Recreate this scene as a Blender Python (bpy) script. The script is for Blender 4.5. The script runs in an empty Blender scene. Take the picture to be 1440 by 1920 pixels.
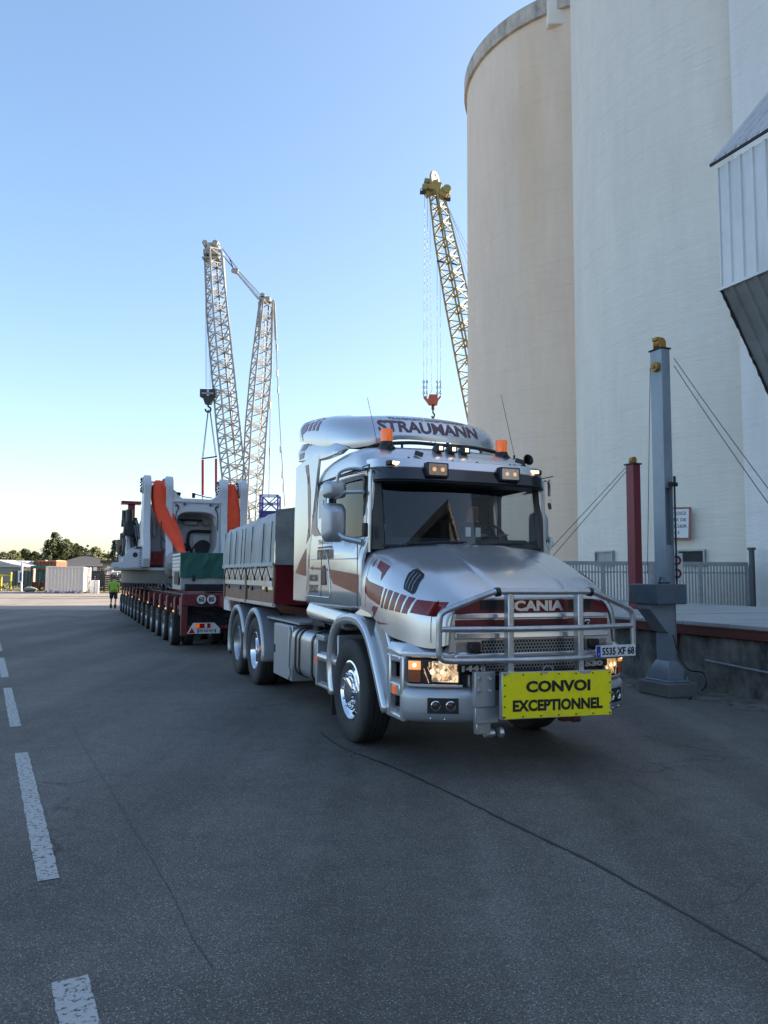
import bpy, bmesh, math, random
from mathutils import Vector, Matrix
from mathutils.bvhtree import BVHTree
R = math.radians; PI = math.pi
random.seed(7)
SC = bpy.context.scene; COL = SC.collection
# ------------------------------------------------------------------ camera, world, sun, exposure
FPX, CAMH, YH, ROLL = 1430., 1.705, 1080.5, R(.4)
PITCH = math.atan((YH-960)/FPX)
cam = bpy.data.cameras.new('camera'); camo = bpy.data.objects.new('camera', cam); COL.objects.link(camo)
cam.sensor_fit = 'VERTICAL'; cam.sensor_height = 36; cam.lens = FPX/1920*36; cam.clip_start = .05; cam.clip_end = 4000
camo.matrix_world = Matrix.Translation((0,0,CAMH)) @ Matrix.Rotation(PI/2+PITCH,4,'X') @ Matrix.Rotation(ROLL,4,'Z')
SC.camera = camo
SUN_AZ, SUN_EL = R(75), R(27)
W = bpy.data.worlds.new('World'); SC.world = W; W.use_nodes = True
nt = W.node_tree; nt.nodes.clear()
sk = nt.nodes.new('ShaderNodeTexSky'); sk.sky_type = 'NISHITA'; sk.sun_disc = False
sk.sun_elevation = SUN_EL; sk.sun_rotation = SUN_AZ; sk.altitude = 100; sk.air_density = 1.0; sk.dust_density = 1.8; sk.ozone_density = 3.0
bg = nt.nodes.new('ShaderNodeBackground'); bg.inputs[1].default_value = .148
wo = nt.nodes.new('ShaderNodeOutputWorld'); gm = nt.nodes.new('ShaderNodeGamma'); gm.inputs[1].default_value = .85; hs = nt.nodes.new('ShaderNodeHueSaturation'); hs.inputs['Saturation'].default_value = 1.14; nt.links.new(sk.outputs[0], gm.inputs[0]); nt.links.new(gm.outputs[0], hs.inputs['Color']); mm = nt.nodes.new('ShaderNodeMix'); mm.data_type = 'RGBA'; mm.blend_type = 'MULTIPLY'; mm.inputs['Factor'].default_value = 1; mm.inputs['B'].default_value = (1.05,.95,.88,1); nt.links.new(hs.outputs[0], mm.inputs['A']); nt.links.new(mm.outputs['Result'], bg.inputs[0]); nt.links.new(bg.outputs[0], wo.inputs[0])
sl = bpy.data.lights.new('sun','SUN'); sl.energy = 4.6; sl.angle = R(.5); sl.color = (1,.86,.68)
so = bpy.data.objects.new('sun', sl); COL.objects.link(so)
sd = Vector((math.sin(SUN_AZ)*math.cos(SUN_EL), math.cos(SUN_AZ)*math.cos(SUN_EL), math.sin(SUN_EL)))
so.rotation_euler = sd.to_track_quat('Z','Y').to_euler(); so.location = sd*50
SC.view_settings.view_transform = 'Standard'; SC.view_settings.look = 'None'; SC.view_settings.exposure = 1.66; SC.view_settings.gamma = 1
SC.view_settings.use_curve_mapping = False
SC.cycles.max_bounces = 6; SC.cycles.transparent_max_bounces = 12; SC.cycles.caustics_reflective = False; SC.cycles.caustics_refractive = False
# pixel of the photograph -> point of the place at a given distance / height
cr_, sr_, cp_, sp_ = math.cos(ROLL), math.sin(ROLL), math.cos(PITCH), math.sin(PITCH)
def ray(px,py):
    a,b = px-720, py-960; x = a*cr_+b*sr_; u = -(-a*sr_+b*cr_)
    return Vector((x, FPX*cp_-u*sp_, FPX*sp_+u*cp_))
def atY(px,py,Y):
    r = ray(px,py); return r*(Y/r.y)+Vector((0,0,CAMH))
def gnd(px,py,z=0):
    r = ray(px,py); return r*((z-CAMH)/r.z)+Vector((0,0,CAMH))
# ------------------------------------------------------------------ materials
MATS = {}
def mat(name, col, rough=.6, metal=0., var=.12, scale=6., bump=0., bscale=60., coat=0., spec=.5, dirt=None, dscale=2., damt=.5, emit=None, estr=0., streak=0., space='Object'):
    if name in MATS: return MATS[name]
    m = bpy.data.materials.new(name); m.use_nodes = True; n = m.node_tree; N = n.nodes; L = n.links
    p = N['Principled BSDF']; p.inputs['Roughness'].default_value = rough; p.inputs['Metallic'].default_value = metal
    p.inputs['Specular IOR Level'].default_value = spec; p.inputs['Coat Weight'].default_value = coat; p.inputs['Coat Roughness'].default_value = .08
    tc = N.new('ShaderNodeTexCoord'); src = tc.outputs[space]
    nz = N.new('ShaderNodeTexNoise'); nz.inputs['Scale'].default_value = scale; nz.inputs['Detail'].default_value = 6; nz.inputs['Roughness'].default_value = .6
    L.new(src, nz.inputs['Vector'])
    cr = N.new('ShaderNodeValToRGB'); c = Vector(col)
    cr.color_ramp.elements[0].position = .3; cr.color_ramp.elements[1].position = .7
    cr.color_ramp.elements[0].color = (*(c*(1-var)),1); cr.color_ramp.elements[1].color = (*[min(1,v) for v in c*(1+var)],1)
    L.new(nz.outputs[0], cr.inputs[0]); out = cr.outputs[0]
    if dirt is not None:
        n2 = N.new('ShaderNodeTexNoise'); n2.inputs['Scale'].default_value = dscale; n2.inputs['Detail'].default_value = 8; n2.inputs['Roughness'].default_value = .7
        if streak:
            mp = N.new('ShaderNodeMapping'); mp.inputs['Scale'].default_value = (1,1,streak); L.new(src, mp.inputs[0]); L.new(mp.outputs[0], n2.inputs['Vector'])
        else: L.new(src, n2.inputs['Vector'])
        r2 = N.new('ShaderNodeValToRGB'); r2.color_ramp.elements[0].position = .46; r2.color_ramp.elements[1].position = .72
        r2.color_ramp.elements[0].color = (0,0,0,1); r2.color_ramp.elements[1].color = (damt,damt,damt,1)
        L.new(n2.outputs[0], r2.inputs[0])
        mx = N.new('ShaderNodeMix'); mx.data_type = 'RGBA'; L.new(r2.outputs[0], mx.inputs['Factor']); L.new(out, mx.inputs['A']); mx.inputs['B'].default_value = (*dirt,1)
        out = mx.outputs['Result']
    L.new(out, p.inputs['Base Color'])
    rr = N.new('ShaderNodeMapRange'); rr.inputs['To Min'].default_value = max(.02,rough-.08); rr.inputs['To Max'].default_value = min(1,rough+.08); L.new(nz.outputs[0], rr.inputs[0]); L.new(rr.outputs[0], p.inputs['Roughness'])
    if bump:
        n3 = N.new('ShaderNodeTexNoise'); n3.inputs['Scale'].default_value = bscale; n3.inputs['Detail'].default_value = 4; L.new(src, n3.inputs['Vector'])
        b = N.new('ShaderNodeBump'); b.inputs['Strength'].default_value = bump; b.inputs['Distance'].default_value = .01; L.new(n3.outputs[0], b.inputs['Height']); L.new(b.outputs[0], p.inputs['Normal'])
    if emit: p.inputs['Emission Color'].default_value = (*emit,1); p.inputs['Emission Strength'].default_value = estr
    MATS[name] = m; return m
def glass(name, tint, rough=.02, ior=1.5, refl=(1,1,1)):
    m = bpy.data.materials.new(name); m.use_nodes = True; n = m.node_tree; N = n.nodes; L = n.links; N.clear()
    o = N.new('ShaderNodeOutputMaterial'); t = N.new('ShaderNodeBsdfTransparent'); t.inputs[0].default_value = (*tint,1)
    g = N.new('ShaderNodeBsdfGlossy'); g.inputs['Roughness'].default_value = rough; g.inputs[0].default_value = (*refl,1)
    f = N.new('ShaderNodeFresnel'); f.inputs[0].default_value = ior; mx = N.new('ShaderNodeMixShader')
    ge = N.new('ShaderNodeNewGeometry'); mr = N.new('ShaderNodeMapRange'); mr.inputs['To Min'].default_value = ior; mr.inputs['To Max'].default_value = 1/ior; L.new(ge.outputs['Backfacing'], mr.inputs[0]); L.new(mr.outputs[0], f.inputs[0])
    L.new(f.outputs[0], mx.inputs[0]); L.new(t.outputs[0], mx.inputs[1]); L.new(g.outputs[0], mx.inputs[2]); L.new(mx.outputs[0], o.inputs[0])
    MATS[name] = m; return m
SILVER = mat('silver_paint',(.64,.645,.655),.24,.66,.03,1.2,coat=.5,dirt=(.45,.46,.48),dscale=1.3,damt=.25)
SILVERM = mat('silver_matt',(.46,.48,.51),.40,.6,.05,3,dirt=(.30,.29,.28),dscale=3,damt=.35)
ALU = mat('aluminium',(.55,.57,.59),.35,.85,.1,14,dirt=(.3,.28,.25),dscale=5,damt=.4)
CHROME = mat('chrome',(.82,.83,.85),.07,1,.03,10)
RED = mat('red_paint',(.20,.012,.014),.28,0,.12,4,coat=.2)
REDG = mat('grille_red',(.16,.012,.018),.35,0,.1,6)
MAROON = mat('maroon_steel',(.16,.025,.03),.5,.1,.25,5,bump=.2,dirt=(.07,.035,.03),dscale=4,damt=.6)
BLACK = mat('black_plastic',(.012,.013,.015),.42,0,.2,20)
RUB = mat('tyre_rubber',(.026,.026,.027),.75,0,.25,12,bump=.25,bscale=90,dirt=(.06,.055,.05),dscale=5,damt=.35)
DARK = mat('dark_steel',(.03,.03,.033),.6,.3,.3,8,bump=.2)
INTER = mat('cab_interior',(.035,.036,.04),.85,0,.2,8)
YEL = mat('sign_yellow',(1.0,.84,.005),.5,0,.04,8,dirt=(.45,.45,.08),dscale=7,damt=.35)
WHITE = mat('white_paint',(.72,.73,.74),.4,0,.04,6,dirt=(.4,.38,.35),dscale=4,damt=.2)
MACH = mat('machine_white',(.60,.62,.64),.35,0,.04,3,dirt=(.40,.39,.37),dscale=2.5,damt=.25)
ORANGE = mat('orange_cloth',(1.0,.095,.035),.8,0,.12,7,bump=.4,bscale=25)
GREENT = mat('green_tarp',(.010,.10,.075),.55,0,.15,5,bump=.4,bscale=12,dirt=(.02,.07,.06),dscale=3,damt=.6)
TARP = mat('grey_tarp',(.45,.46,.45),.55,0,.1,4,bump=.6,bscale=9,dirt=(.2,.2,.19),dscale=3,damt=.5,streak=.3)
TARPD = mat('dark_tarp',(.34,.35,.34),.6,0,.15,4,bump=.6,bscale=8,dirt=(.08,.08,.08),dscale=3,damt=.5)
WOODR = mat('rusty_brown_side',(.20,.10,.06),.5,0,.25,5,dirt=(.32,.2,.13),dscale=3,damt=.5)
WOOD = mat('timber',(.28,.19,.11),.8,0,.2,6)
STEELG = mat('grey_painted_steel',(.27,.31,.35),.4,.2,.08,5,bump=.1,dirt=(.12,.14,.16),dscale=3,damt=.5,streak=.2)
RUST = mat('rusty_red_steel',(.14,.04,.03),.7,.1,.3,5,bump=.3,dirt=(.06,.03,.025),dscale=5,damt=.6)
REDP = mat('red_post_paint',(.20,.02,.03),.45,0,.15,4,dirt=(.09,.02,.025),dscale=3,damt=.5,streak=.2)
GALV = mat('galvanised',(.36,.38,.39),.5,.5,.15,9)
LAMPO = mat('orange_lens',(.75,.12,.01),.2,0,.1,20,coat=.6,emit=(1,.2,.02),estr=.12)
LAMPR = mat('red_lens',(.5,.01,.01),.2,0,.1,20,coat=.5)
LAMPW = mat('warm_lamp',(.9,.7,.4),.2,0,.1,20,emit=(1,.66,.32),estr=1.1)
LAMPD = mat('dim_lamp',(.6,.45,.3),.25,0,.1,20,emit=(1,.55,.25),estr=.22)
CRANEW = mat('crane_white',(.34,.335,.31),.5,.1,.15,1,dirt=(.25,.24,.22),dscale=.6,damt=.4)
CRANEY = mat('crane_yellow',(.27,.22,.06),.5,.1,.15,1,dirt=(.2,.17,.08),dscale=.7,damt=.5)
ROPE = mat('steel_rope',(.10,.10,.11),.6,.4,.2,20)
GLS = glass('window_glass',(.80,.84,.84),.02,1.55)
GLSD = glass('side_window_glass',(.85,.88,.88),.02,1.5)
LENS = glass('lamp_lens',(.93,.93,.93),.05,1.45)
# ------------------------------------------------------------------ mesh builder
class MB:
    def __init__(s): s.v=[]; s.f=[]
    def add(s, vs, fs, M=None):
        b=len(s.v); s.v += [tuple(M@Vector(v)) if M else tuple(v) for v in vs]; s.f += [tuple(i+b for i in f) for f in fs]; return s
    def box(s, c, d, M=None, rz=0, ry=0, rx=0):
        x,y,z=[k/2 for k in d]; q=Matrix.Translation(c)@Matrix.Rotation(rz,4,'Z')@Matrix.Rotation(ry,4,'Y')@Matrix.Rotation(rx,4,'X')
        if M: q=M@q
        return s.add([(-x,-y,-z),(x,-y,-z),(x,y,-z),(-x,y,-z),(-x,-y,z),(x,-y,z),(x,y,z),(-x,y,z)],[(0,3,2,1),(4,5,6,7),(0,1,5,4),(1,2,6,5),(2,3,7,6),(3,0,4,7)],q)
    def bb(s, x0,x1,y0,y1,z0,z1, M=None): return s.box(((x0+x1)/2,(y0+y1)/2,(z0+z1)/2),(abs(x1-x0),abs(y1-y0),abs(z1-z0)),M)
    def bar(s, a, b, w=.1, h=None, up=(0,0,1)):
        a=Vector(a); b=Vector(b); d=b-a; l=d.length
        if l<1e-6: return s
        d/=l; u=Vector(up)
        if abs(d.dot(u))>.98: u=Vector((1,0,0))
        x=d.cross(u).normalized(); y=x.cross(d); h=h or w
        M=Matrix((( x.x,d.x,y.x,(a.x+b.x)/2),(x.y,d.y,y.y,(a.y+b.y)/2),(x.z,d.z,y.z,(a.z+b.z)/2),(0,0,0,1)))
        return s.box((0,0,0),(w,l,h),M)
    def tube(s, pts, r=.03, n=10, cap=True, rs=None):
        pts=[Vector(p) for p in pts]; rings=[]; prev=None
        for i,p in enumerate(pts):
            t=((pts[min(i+1,len(pts)-1)]-p).normalized()+(p-pts[max(i-1,0)]).normalized())
            t=t.normalized() if t.length>1e-6 else Vector((0,0,1))
            if prev is None: u=t.cross(Vector((0,0,1))); u=u.normalized() if u.length>.05 else Vector((1,0,0))
            else: u=(prev-t*prev.dot(t)).normalized()
            prev=u; w=t.cross(u); rr=rs[i] if rs else r
            rings.append([p+(u*math.cos(2*PI*k/n)+w*math.sin(2*PI*k/n))*rr for k in range(n)])
        return s.loft(rings,True,cap)
    def loft(s, rings, closed=True, cap=False, M=None):
        n=len(rings[0]); vs=[tuple(p) for r in rings for p in r]; fs=[]
        for i in range(len(rings)-1):
            for k in range(n if closed else n-1):
                k2=(k+1)%n; fs.append((i*n+k,i*n+k2,(i+1)*n+k2,(i+1)*n+k))
        if cap: fs.append(tuple(range(n))[::-1]); fs.append(tuple(range((len(rings)-1)*n,len(rings)*n)))
        return s.add(vs,fs,M)
    def lathe(s, prof, n=32, M=None, cap=True):        # prof (r,h), axis z
        return s.loft([[(r*math.cos(2*PI*k/n),r*math.sin(2*PI*k/n),h) for k in range(n)] for r,h in prof],True,cap,M)
    def cyl(s, a, b, r, n=16, r2=None):
        return s.tube([a,b],r,n,rs=[r,r2 if r2 is not None else r])
    def prism(s, poly, t0, t1, plane='xz', M=None):     # extruded polygon
        f={'xz':lambda p,t:(p[0],t,p[1]),'xy':lambda p,t:(p[0],p[1],t),'yz':lambda p,t:(t,p[0],p[1])}[plane]
        n=len(poly); vs=[f(p,t0) for p in poly]+[f(p,t1) for p in poly]
        fs=[tuple(range(n)),tuple(range(2*n-1,n-1,-1))]+[(i,(i+1)%n+0,(i+1)%n+n,i+n)[::-1] for i in range(n)]
        return s.add(vs,fs,M)
    def ring_poly(s, outer, inner, t0, t1, plane='xz', M=None):  # panel with a hole, outer and inner of equal count
        f={'xz':lambda p,t:(p[0],t,p[1]),'xy':lambda p,t:(p[0],p[1],t),'yz':lambda p,t:(t,p[0],p[1])}[plane]
        n=len(outer); vs=[f(p,t) for t in (t0,t1) for p in outer]+[f(p,t) for t in (t0,t1) for p in inner]; fs=[]
        for i in range(n):
            j=(i+1)%n; fs+=[(i,j,2*n+j,2*n+i),(n+j,n+i,3*n+i,3*n+j),(j,i,n+i,n+j),(2*n+i,2*n+j,3*n+j,3*n+i)]
        return s.add(vs,fs,M)
    def sph(s, c, r, n=12, sq=(1,1,1)):
        c=Vector(c); m=n//2+1
        return s.loft([[(c.x+sq[0]*r*math.sin(PI*max(.02,min(m-.02,i))/m)*math.cos(2*PI*k/n),c.y+sq[1]*r*math.sin(PI*max(.02,min(m-.02,i))/m)*math.sin(2*PI*k/n),c.z-sq[2]*r*math.cos(PI*i/m)) for k in range(n)] for i in range(m+1)],True,True)
    def build(s, name, m, parent=None, M=None, bevel=0., seg=2, sub=0, ang=35, flat=False):
        me=bpy.data.meshes.new(name); me.from_pydata(s.v,[],s.f); me.validate()
        bm=bmesh.new(); bm.from_mesh(me); bmesh.ops.recalc_face_normals(bm,faces=bm.faces)
        if not flat:
            for f in bm.faces: f.smooth=True
            if not sub:
                for e in bm.edges:
                    if len(e.link_faces)==2 and e.calc_face_angle(0)>R(ang): e.smooth=False
        bm.to_mesh(me); bm.free(); me.materials.append(m)
        o=bpy.data.objects.new(name,me); COL.objects.link(o)
        if parent: o.parent=parent
        if M is not None: o.matrix_local=M
        if bevel:
            b=o.modifiers.new('bevel','BEVEL'); b.width=bevel; b.segments=seg; b.limit_method='ANGLE'; b.angle_limit=R(40); b.harden_normals=False
        if sub:
            b=o.modifiers.new('sub','SUBSURF'); b.levels=sub; b.render_levels=sub
        return o
def tag(o, label=None, cat=None, group=None, kind=None):
    if label: o['label']=label
    if cat: o['category']=cat
    if group: o['group']=group
    if kind: o['kind']=kind
    return o
def empty(name, loc=(0,0,0), rz=0, label=None, cat=None, group=None):
    o=bpy.data.objects.new(name,None); COL.objects.link(o); o.location=loc; o.rotation_euler=(0,0,rz); o.empty_display_size=.3
    o.matrix_world = Matrix.Translation(loc)@Matrix.Rotation(rz,4,'Z')
    return tag(o,label,cat,group)
def copy_tree(o, parent=None):
    c=o.copy(); COL.objects.link(c); c.parent=parent
    for ch in list(o.children): copy_tree(ch,c)
    return c
def dup_part(o, parent, M):
    c=copy_tree(o,parent); c.matrix_local=M; return c
def rrect(x0,x1,y0,y1,r,n=4):
    pts=[]
    for cx,cy,a in ((x1-r,y0+r,-90),(x1-r,y1-r,0),(x0+r,y1-r,90),(x0+r,y0+r,180)):
        for k in range(n+1): t=R(a+90*k/n); pts.append((cx+r*math.cos(t),cy+r*math.sin(t)))
    return pts
def arc(cx,cy,r,a0,a1,n):
    return [(cx+r*math.cos(R(a0+(a1-a0)*k/n)),cy+r*math.sin(R(a0+(a1-a0)*k/n))) for k in range(n+1)]
def smooth(pts,n=4):
    P=[Vector(p) for p in pts]; out=[]
    for i in range(len(P)-1):
        p0=P[max(i-1,0)];p1=P[i];p2=P[i+1];p3=P[min(i+2,len(P)-1)]
        for k in range(n):
            t=k/n; out.append(.5*((2*p1)+(p2-p0)*t+(2*p0-5*p1+4*p2-p3)*t*t+(3*p1-p0-3*p2+p3)*t**3))
    out.append(P[-1]); return out
def text_bm(body, size, bold=0., sx=1., extrude=0.):
    cu=bpy.data.curves.new('t','FONT'); cu.body=body; cu.size=size; cu.offset=bold; cu.extrude=extrude; cu.align_x='CENTER'; cu.align_y='CENTER'; cu.resolution_u=3
    to=bpy.data.objects.new('t',cu); me=bpy.data.meshes.new_from_object(to)
    vs=[(v.co.x*sx,v.co.y,v.co.z) for v in me.vertices]; fs=[tuple(p.vertices) for p in me.polygons]
    bpy.data.objects.remove(to); bpy.data.curves.remove(cu); bpy.data.meshes.remove(me); return vs,fs
def text_fit(body, w, h, bold=.02, extrude=.0):         # text mesh in the xy plane scaled to w x h, centred
    vs,fs=text_bm(body,1,bold,1,extrude)
    xs=[v[0] for v in vs]; ys=[v[1] for v in vs]; cx=(min(xs)+max(xs))/2; cy=(min(ys)+max(ys))/2
    kx=w/(max(xs)-min(xs)); ky=h/(max(ys)-min(ys))
    return [((v[0]-cx)*kx,(v[1]-cy)*ky,v[2]*ky) for v in vs],fs
def frameM(o,x,y):                                       # plane matrix from origin and two axes
    x=Vector(x).normalized(); y=Vector(y).normalized(); z=x.cross(y).normalized(); y=z.cross(x)
    return Matrix(((x.x,y.x,z.x,o[0]),(x.y,y.y,z.y,o[1]),(x.z,y.z,z.z,o[2]),(0,0,0,1)))
def decal(name, shapes, target, direction, place, m, parent, off=.003, step=.06):
    """2-D shapes (list of polygons or (verts,faces)) cut small and laid on the surface of target; place(u,v)->3-D start point"""
    tm=target.data; bvh=BVHTree.FromPolygons([v.co.copy() for v in tm.vertices],[tuple(p.vertices) for p in tm.polygons])
    bm=bmesh.new(); d=Vector(direction).normalized()
    for sh in shapes:
        if isinstance(sh,tuple): 
            vv=[bm.verts.new((v[0],v[1],0)) for v in sh[0]]
            for f in sh[1]:
                try: bm.faces.new([vv[i] for i in f])
                except ValueError: pass
        else:
            vv=[bm.verts.new((p[0],p[1],0)) for p in sh]; bm.faces.new(vv)
    bmesh.ops.triangulate(bm,faces=bm.faces)
    xs=[v.co.x for v in bm.verts]; ys=[v.co.y for v in bm.verts]
    for ax,lo,hi in ((0,min(xs),max(xs)),(1,min(ys),max(ys))):
        c=lo+step
        while c<hi:
            co=[0,0,0]; no=[0,0,0]; co[ax]=c; no[ax]=1
            bmesh.ops.bisect_plane(bm,geom=list(bm.verts)+list(bm.edges)+list(bm.faces),plane_co=co,plane_no=no); c+=step
    bad=[]
    for v in bm.verts:
        p=Vector(place(v.co.x,v.co.y)); h=bvh.ray_cast(p,d)
        if h[0] is None: bad.append(v); continue
        nn=h[1] if h[1].dot(d)<0 else -h[1]; v.co=h[0]+nn*off
    if bad: bmesh.ops.delete(bm,geom=bad,context='VERTS')
    for f in bm.faces: f.smooth=True
    me=bpy.data.meshes.new(name); bm.to_mesh(me); bm.free(); me.materials.append(m)
    o=bpy.data.objects.new(name,me); COL.objects.link(o); o.parent=parent; return o
# ------------------------------------------------------------------ ground and road
def asphalt():
    m=bpy.data.materials.new('asphalt'); m.use_nodes=True; n=m.node_tree; N=n.nodes; L=n.links; p=N['Principled BSDF']
    tc=N.new('ShaderNodeTexCoord')
    def noise(sc,det=5,ro=.6):
        k=N.new('ShaderNodeTexNoise'); k.inputs['Scale'].default_value=sc; k.inputs['Detail'].default_value=det; k.inputs['Roughness'].default_value=ro; L.new(tc.outputs['Object'],k.inputs['Vector']); return k.outputs[0]
    def ramp(src,a,b,c0,c1):
        k=N.new('ShaderNodeValToRGB'); k.color_ramp.elements[0].position=a; k.color_ramp.elements[1].position=b; k.color_ramp.elements[0].color=(*c0,1); k.color_ramp.elements[1].color=(*c1,1); L.new(src,k.inputs[0]); return k.outputs[0]
    def mix(a,b,f,mode='MIX'):
        k=N.new('ShaderNodeMix'); k.data_type='RGBA'; k.blend_type=mode
        if isinstance(f,float): k.inputs['Factor'].default_value=f
        else: L.new(f,k.inputs['Factor'])
        L.new(a,k.inputs['A']); L.new(b,k.inputs['B']) if not isinstance(b,tuple) else setattr(k.inputs['B'],'default_value',(*b,1)); return k.outputs['Result']
    base=ramp(noise(.35,7,.65),.32,.7,(.118,.106,.092),(.170,.154,.134)); base=mix(base,ramp(noise(.09,4,.6),.35,.65,(.80,.80,.80),(1.2,1.2,1.2)),1.,'MULTIPLY'); base=mix(base,ramp(noise(5,5,.7),.35,.65,(.88,.88,.88),(1.12,1.12,1.12)),1.,'MULTIPLY')
    grain=ramp(noise(95,4,.8),.38,.64,(.38,.38,.38),(1.62,1.62,1.62))
    c=mix(base,grain,1.,'MULTIPLY'); c=mix(c,ramp(noise(38,3,.7),.36,.66,(.82,.82,.82),(1.18,1.18,1.18)),1.,'MULTIPLY')
    v=N.new('ShaderNodeTexVoronoi'); v.inputs['Scale'].default_value=105; L.new(tc.outputs['Object'],v.inputs['Vector'])
    sp=N.new('ShaderNodeSeparateColor'); L.new(v.outputs['Color'],sp.inputs[0])
    m1=N.new('ShaderNodeMath'); m1.operation='GREATER_THAN'; m1.inputs[1].default_value=.80; L.new(sp.outputs[0],m1.inputs[0])
    m2=N.new('ShaderNodeMath'); m2.operation='LESS_THAN'; m2.inputs[1].default_value=.36; L.new(v.outputs['Distance'],m2.inputs[0])
    m3=N.new('ShaderNodeMath'); m3.operation='MULTIPLY'; L.new(m1.outputs[0],m3.inputs[0]); L.new(m2.outputs[0],m3.inputs[1])
    c=mix(c,(.36,.34,.30),m3.outputs[0])
    mpt=N.new('ShaderNodeMapping'); mpt.inputs['Rotation'].default_value=(0,0,R(-27)); mpt.inputs['Scale'].default_value=(1.1,.05,1); L.new(tc.outputs['Object'],mpt.inputs[0]); tn=N.new('ShaderNodeTexNoise'); tn.inputs['Scale'].default_value=1.0; tn.inputs['Detail'].default_value=4; L.new(mpt.outputs[0],tn.inputs['Vector'])
    c=mix(c,ramp(tn.outputs[0],.38,.62,(.80,.80,.80),(1.12,1.12,1.12)),1.,'MULTIPLY')
    sp2=ramp(noise(1.7,4,.55),.70,.76,(0,0,0),(.65,.65,.65)); c=mix(c,(.035,.034,.033),sp2)
    st=ramp(noise(.9,6,.7),.55,.8,(0,0,0),(.45,.45,.45)); c=mix(c,(.03,.03,.031),st)
    # fine cracks
    v2=N.new('ShaderNodeTexVoronoi'); v2.feature='DISTANCE_TO_EDGE'; v2.inputs['Scale'].default_value=.55
    wn=N.new('ShaderNodeTexNoise'); wn.inputs['Scale'].default_value=2.2; wn.inputs['Detail'].default_value=6; L.new(tc.outputs['Object'],wn.inputs['Vector'])
    mx=N.new('ShaderNodeMix'); mx.data_type='RGBA'; mx.inputs['Factor'].default_value=.35; L.new(tc.outputs['Object'],mx.inputs['A']); L.new(wn.outputs['Color'],mx.inputs['B']); L.new(mx.outputs['Result'],v2.inputs['Vector'])
    cr=ramp(v2.outputs['Distance'],.0015,.006,(1,1,1),(0,0,0)); gate=ramp(noise(.5,3),.5,.6,(0,0,0),(.6,.6,.6)); 
    k=N.new('ShaderNodeMath'); k.operation='MULTIPLY'; L.new(cr,k.inputs[0]); L.new(gate,k.inputs[1]); c=mix(c,(.015,.015,.016),k.outputs[0])
    L.new(c,p.inputs['Base Color']); p.inputs['Roughness'].default_value=.8; p.inputs['Specular IOR Level'].default_value=.35
    b=N.new('ShaderNodeBump'); b.inputs['Strength'].default_value=.7; b.inputs['Distance'].default_value=.006; L.new(noise(110,3,.7),b.inputs['Height']); L.new(b.outputs[0],p.inputs['Normal'])
    return m
ASPH=asphalt()
def sheet(name, pts, z, m, kind='structure', n=1):
    mb=MB(); mb.add([(x,y,z) for x,y in pts],[tuple(range(len(pts)))]); return tag(mb.build(name,m,flat=True),kind=kind)
sheet('ground',[(-1500,-1500),(1500,-1500),(1500,1500),(-1500,1500)],0,ASPH)
CONC=mat('yard_concrete',(.26,.225,.19),.85,0,.15,.4,bump=.2,dirt=(.10,.09,.08),dscale=.25,damt=.7,space='Object')
GRASS=mat('verge_grass',(.09,.10,.035),.9,0,.4,.5,bump=.6,bscale=4,dirt=(.2,.17,.1),dscale=.6,damt=.8)
def paint(name,c,lo,hi,sc):
    m=bpy.data.materials.new(name); m.use_nodes=True; n=m.node_tree; N=n.nodes; L=n.links; p=N['Principled BSDF']; p.inputs['Roughness'].default_value=.8
    tc=N.new('ShaderNodeTexCoord'); a=N.new('ShaderNodeTexNoise'); a.inputs['Scale'].default_value=sc; a.inputs['Detail'].default_value=5; a.inputs['Roughness'].default_value=.75; L.new(tc.outputs['Object'],a.inputs['Vector'])
    r=N.new('ShaderNodeValToRGB'); r.color_ramp.elements[0].position=lo; r.color_ramp.elements[1].position=hi; r.color_ramp.elements[0].color=(.085,.083,.08,1); r.color_ramp.elements[1].color=(*c,1); L.new(a.outputs[0],r.inputs[0]); L.new(r.outputs[0],p.inputs['Base Color'])
    b=N.new('ShaderNodeBump'); b.inputs['Strength'].default_value=.5; b.inputs['Distance'].default_value=.005; L.new(a.outputs[0],b.inputs['Height']); L.new(b.outputs[0],p.inputs['Normal']); return m
PAINT=paint('worn_road_paint',(.46,.45,.42),.40,.47,34)
dd=Vector((-.464,.886)).normalized(); nn=Vector((dd.y,-dd.x)); base=Vector((-1.86,4.42))
for s0,s1,w in ((-3.9,-1.18,.072),(0,3.42,.06),(4.82,8.1,.058),(9.4,12.7,.06),(14.2,17.5,.06),(19,22.2,.06)):
    mb=MB(); k=60; L0=[];R0=[]
    for i in range(k+1):
        s=s0+(s1-s0)*i/k; e=random.uniform(-.005,.003)
        a=base+dd*s-nn*(w+e); b=base+dd*s+nn*(w+random.uniform(-.005,.003)); L0.append((a.x,a.y,.004)); R0.append((b.x,b.y,.004))
    mb.add(L0+R0,[(i,i+1,k+2+i,k+1+i) for i in range(k)]); tag(mb.build('road_dash',PAINT,flat=True),kind='structure')
SEAL=mat('crack_sealant',(.026,.026,.027),.55,0,.2,30,bump=.2)
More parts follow.
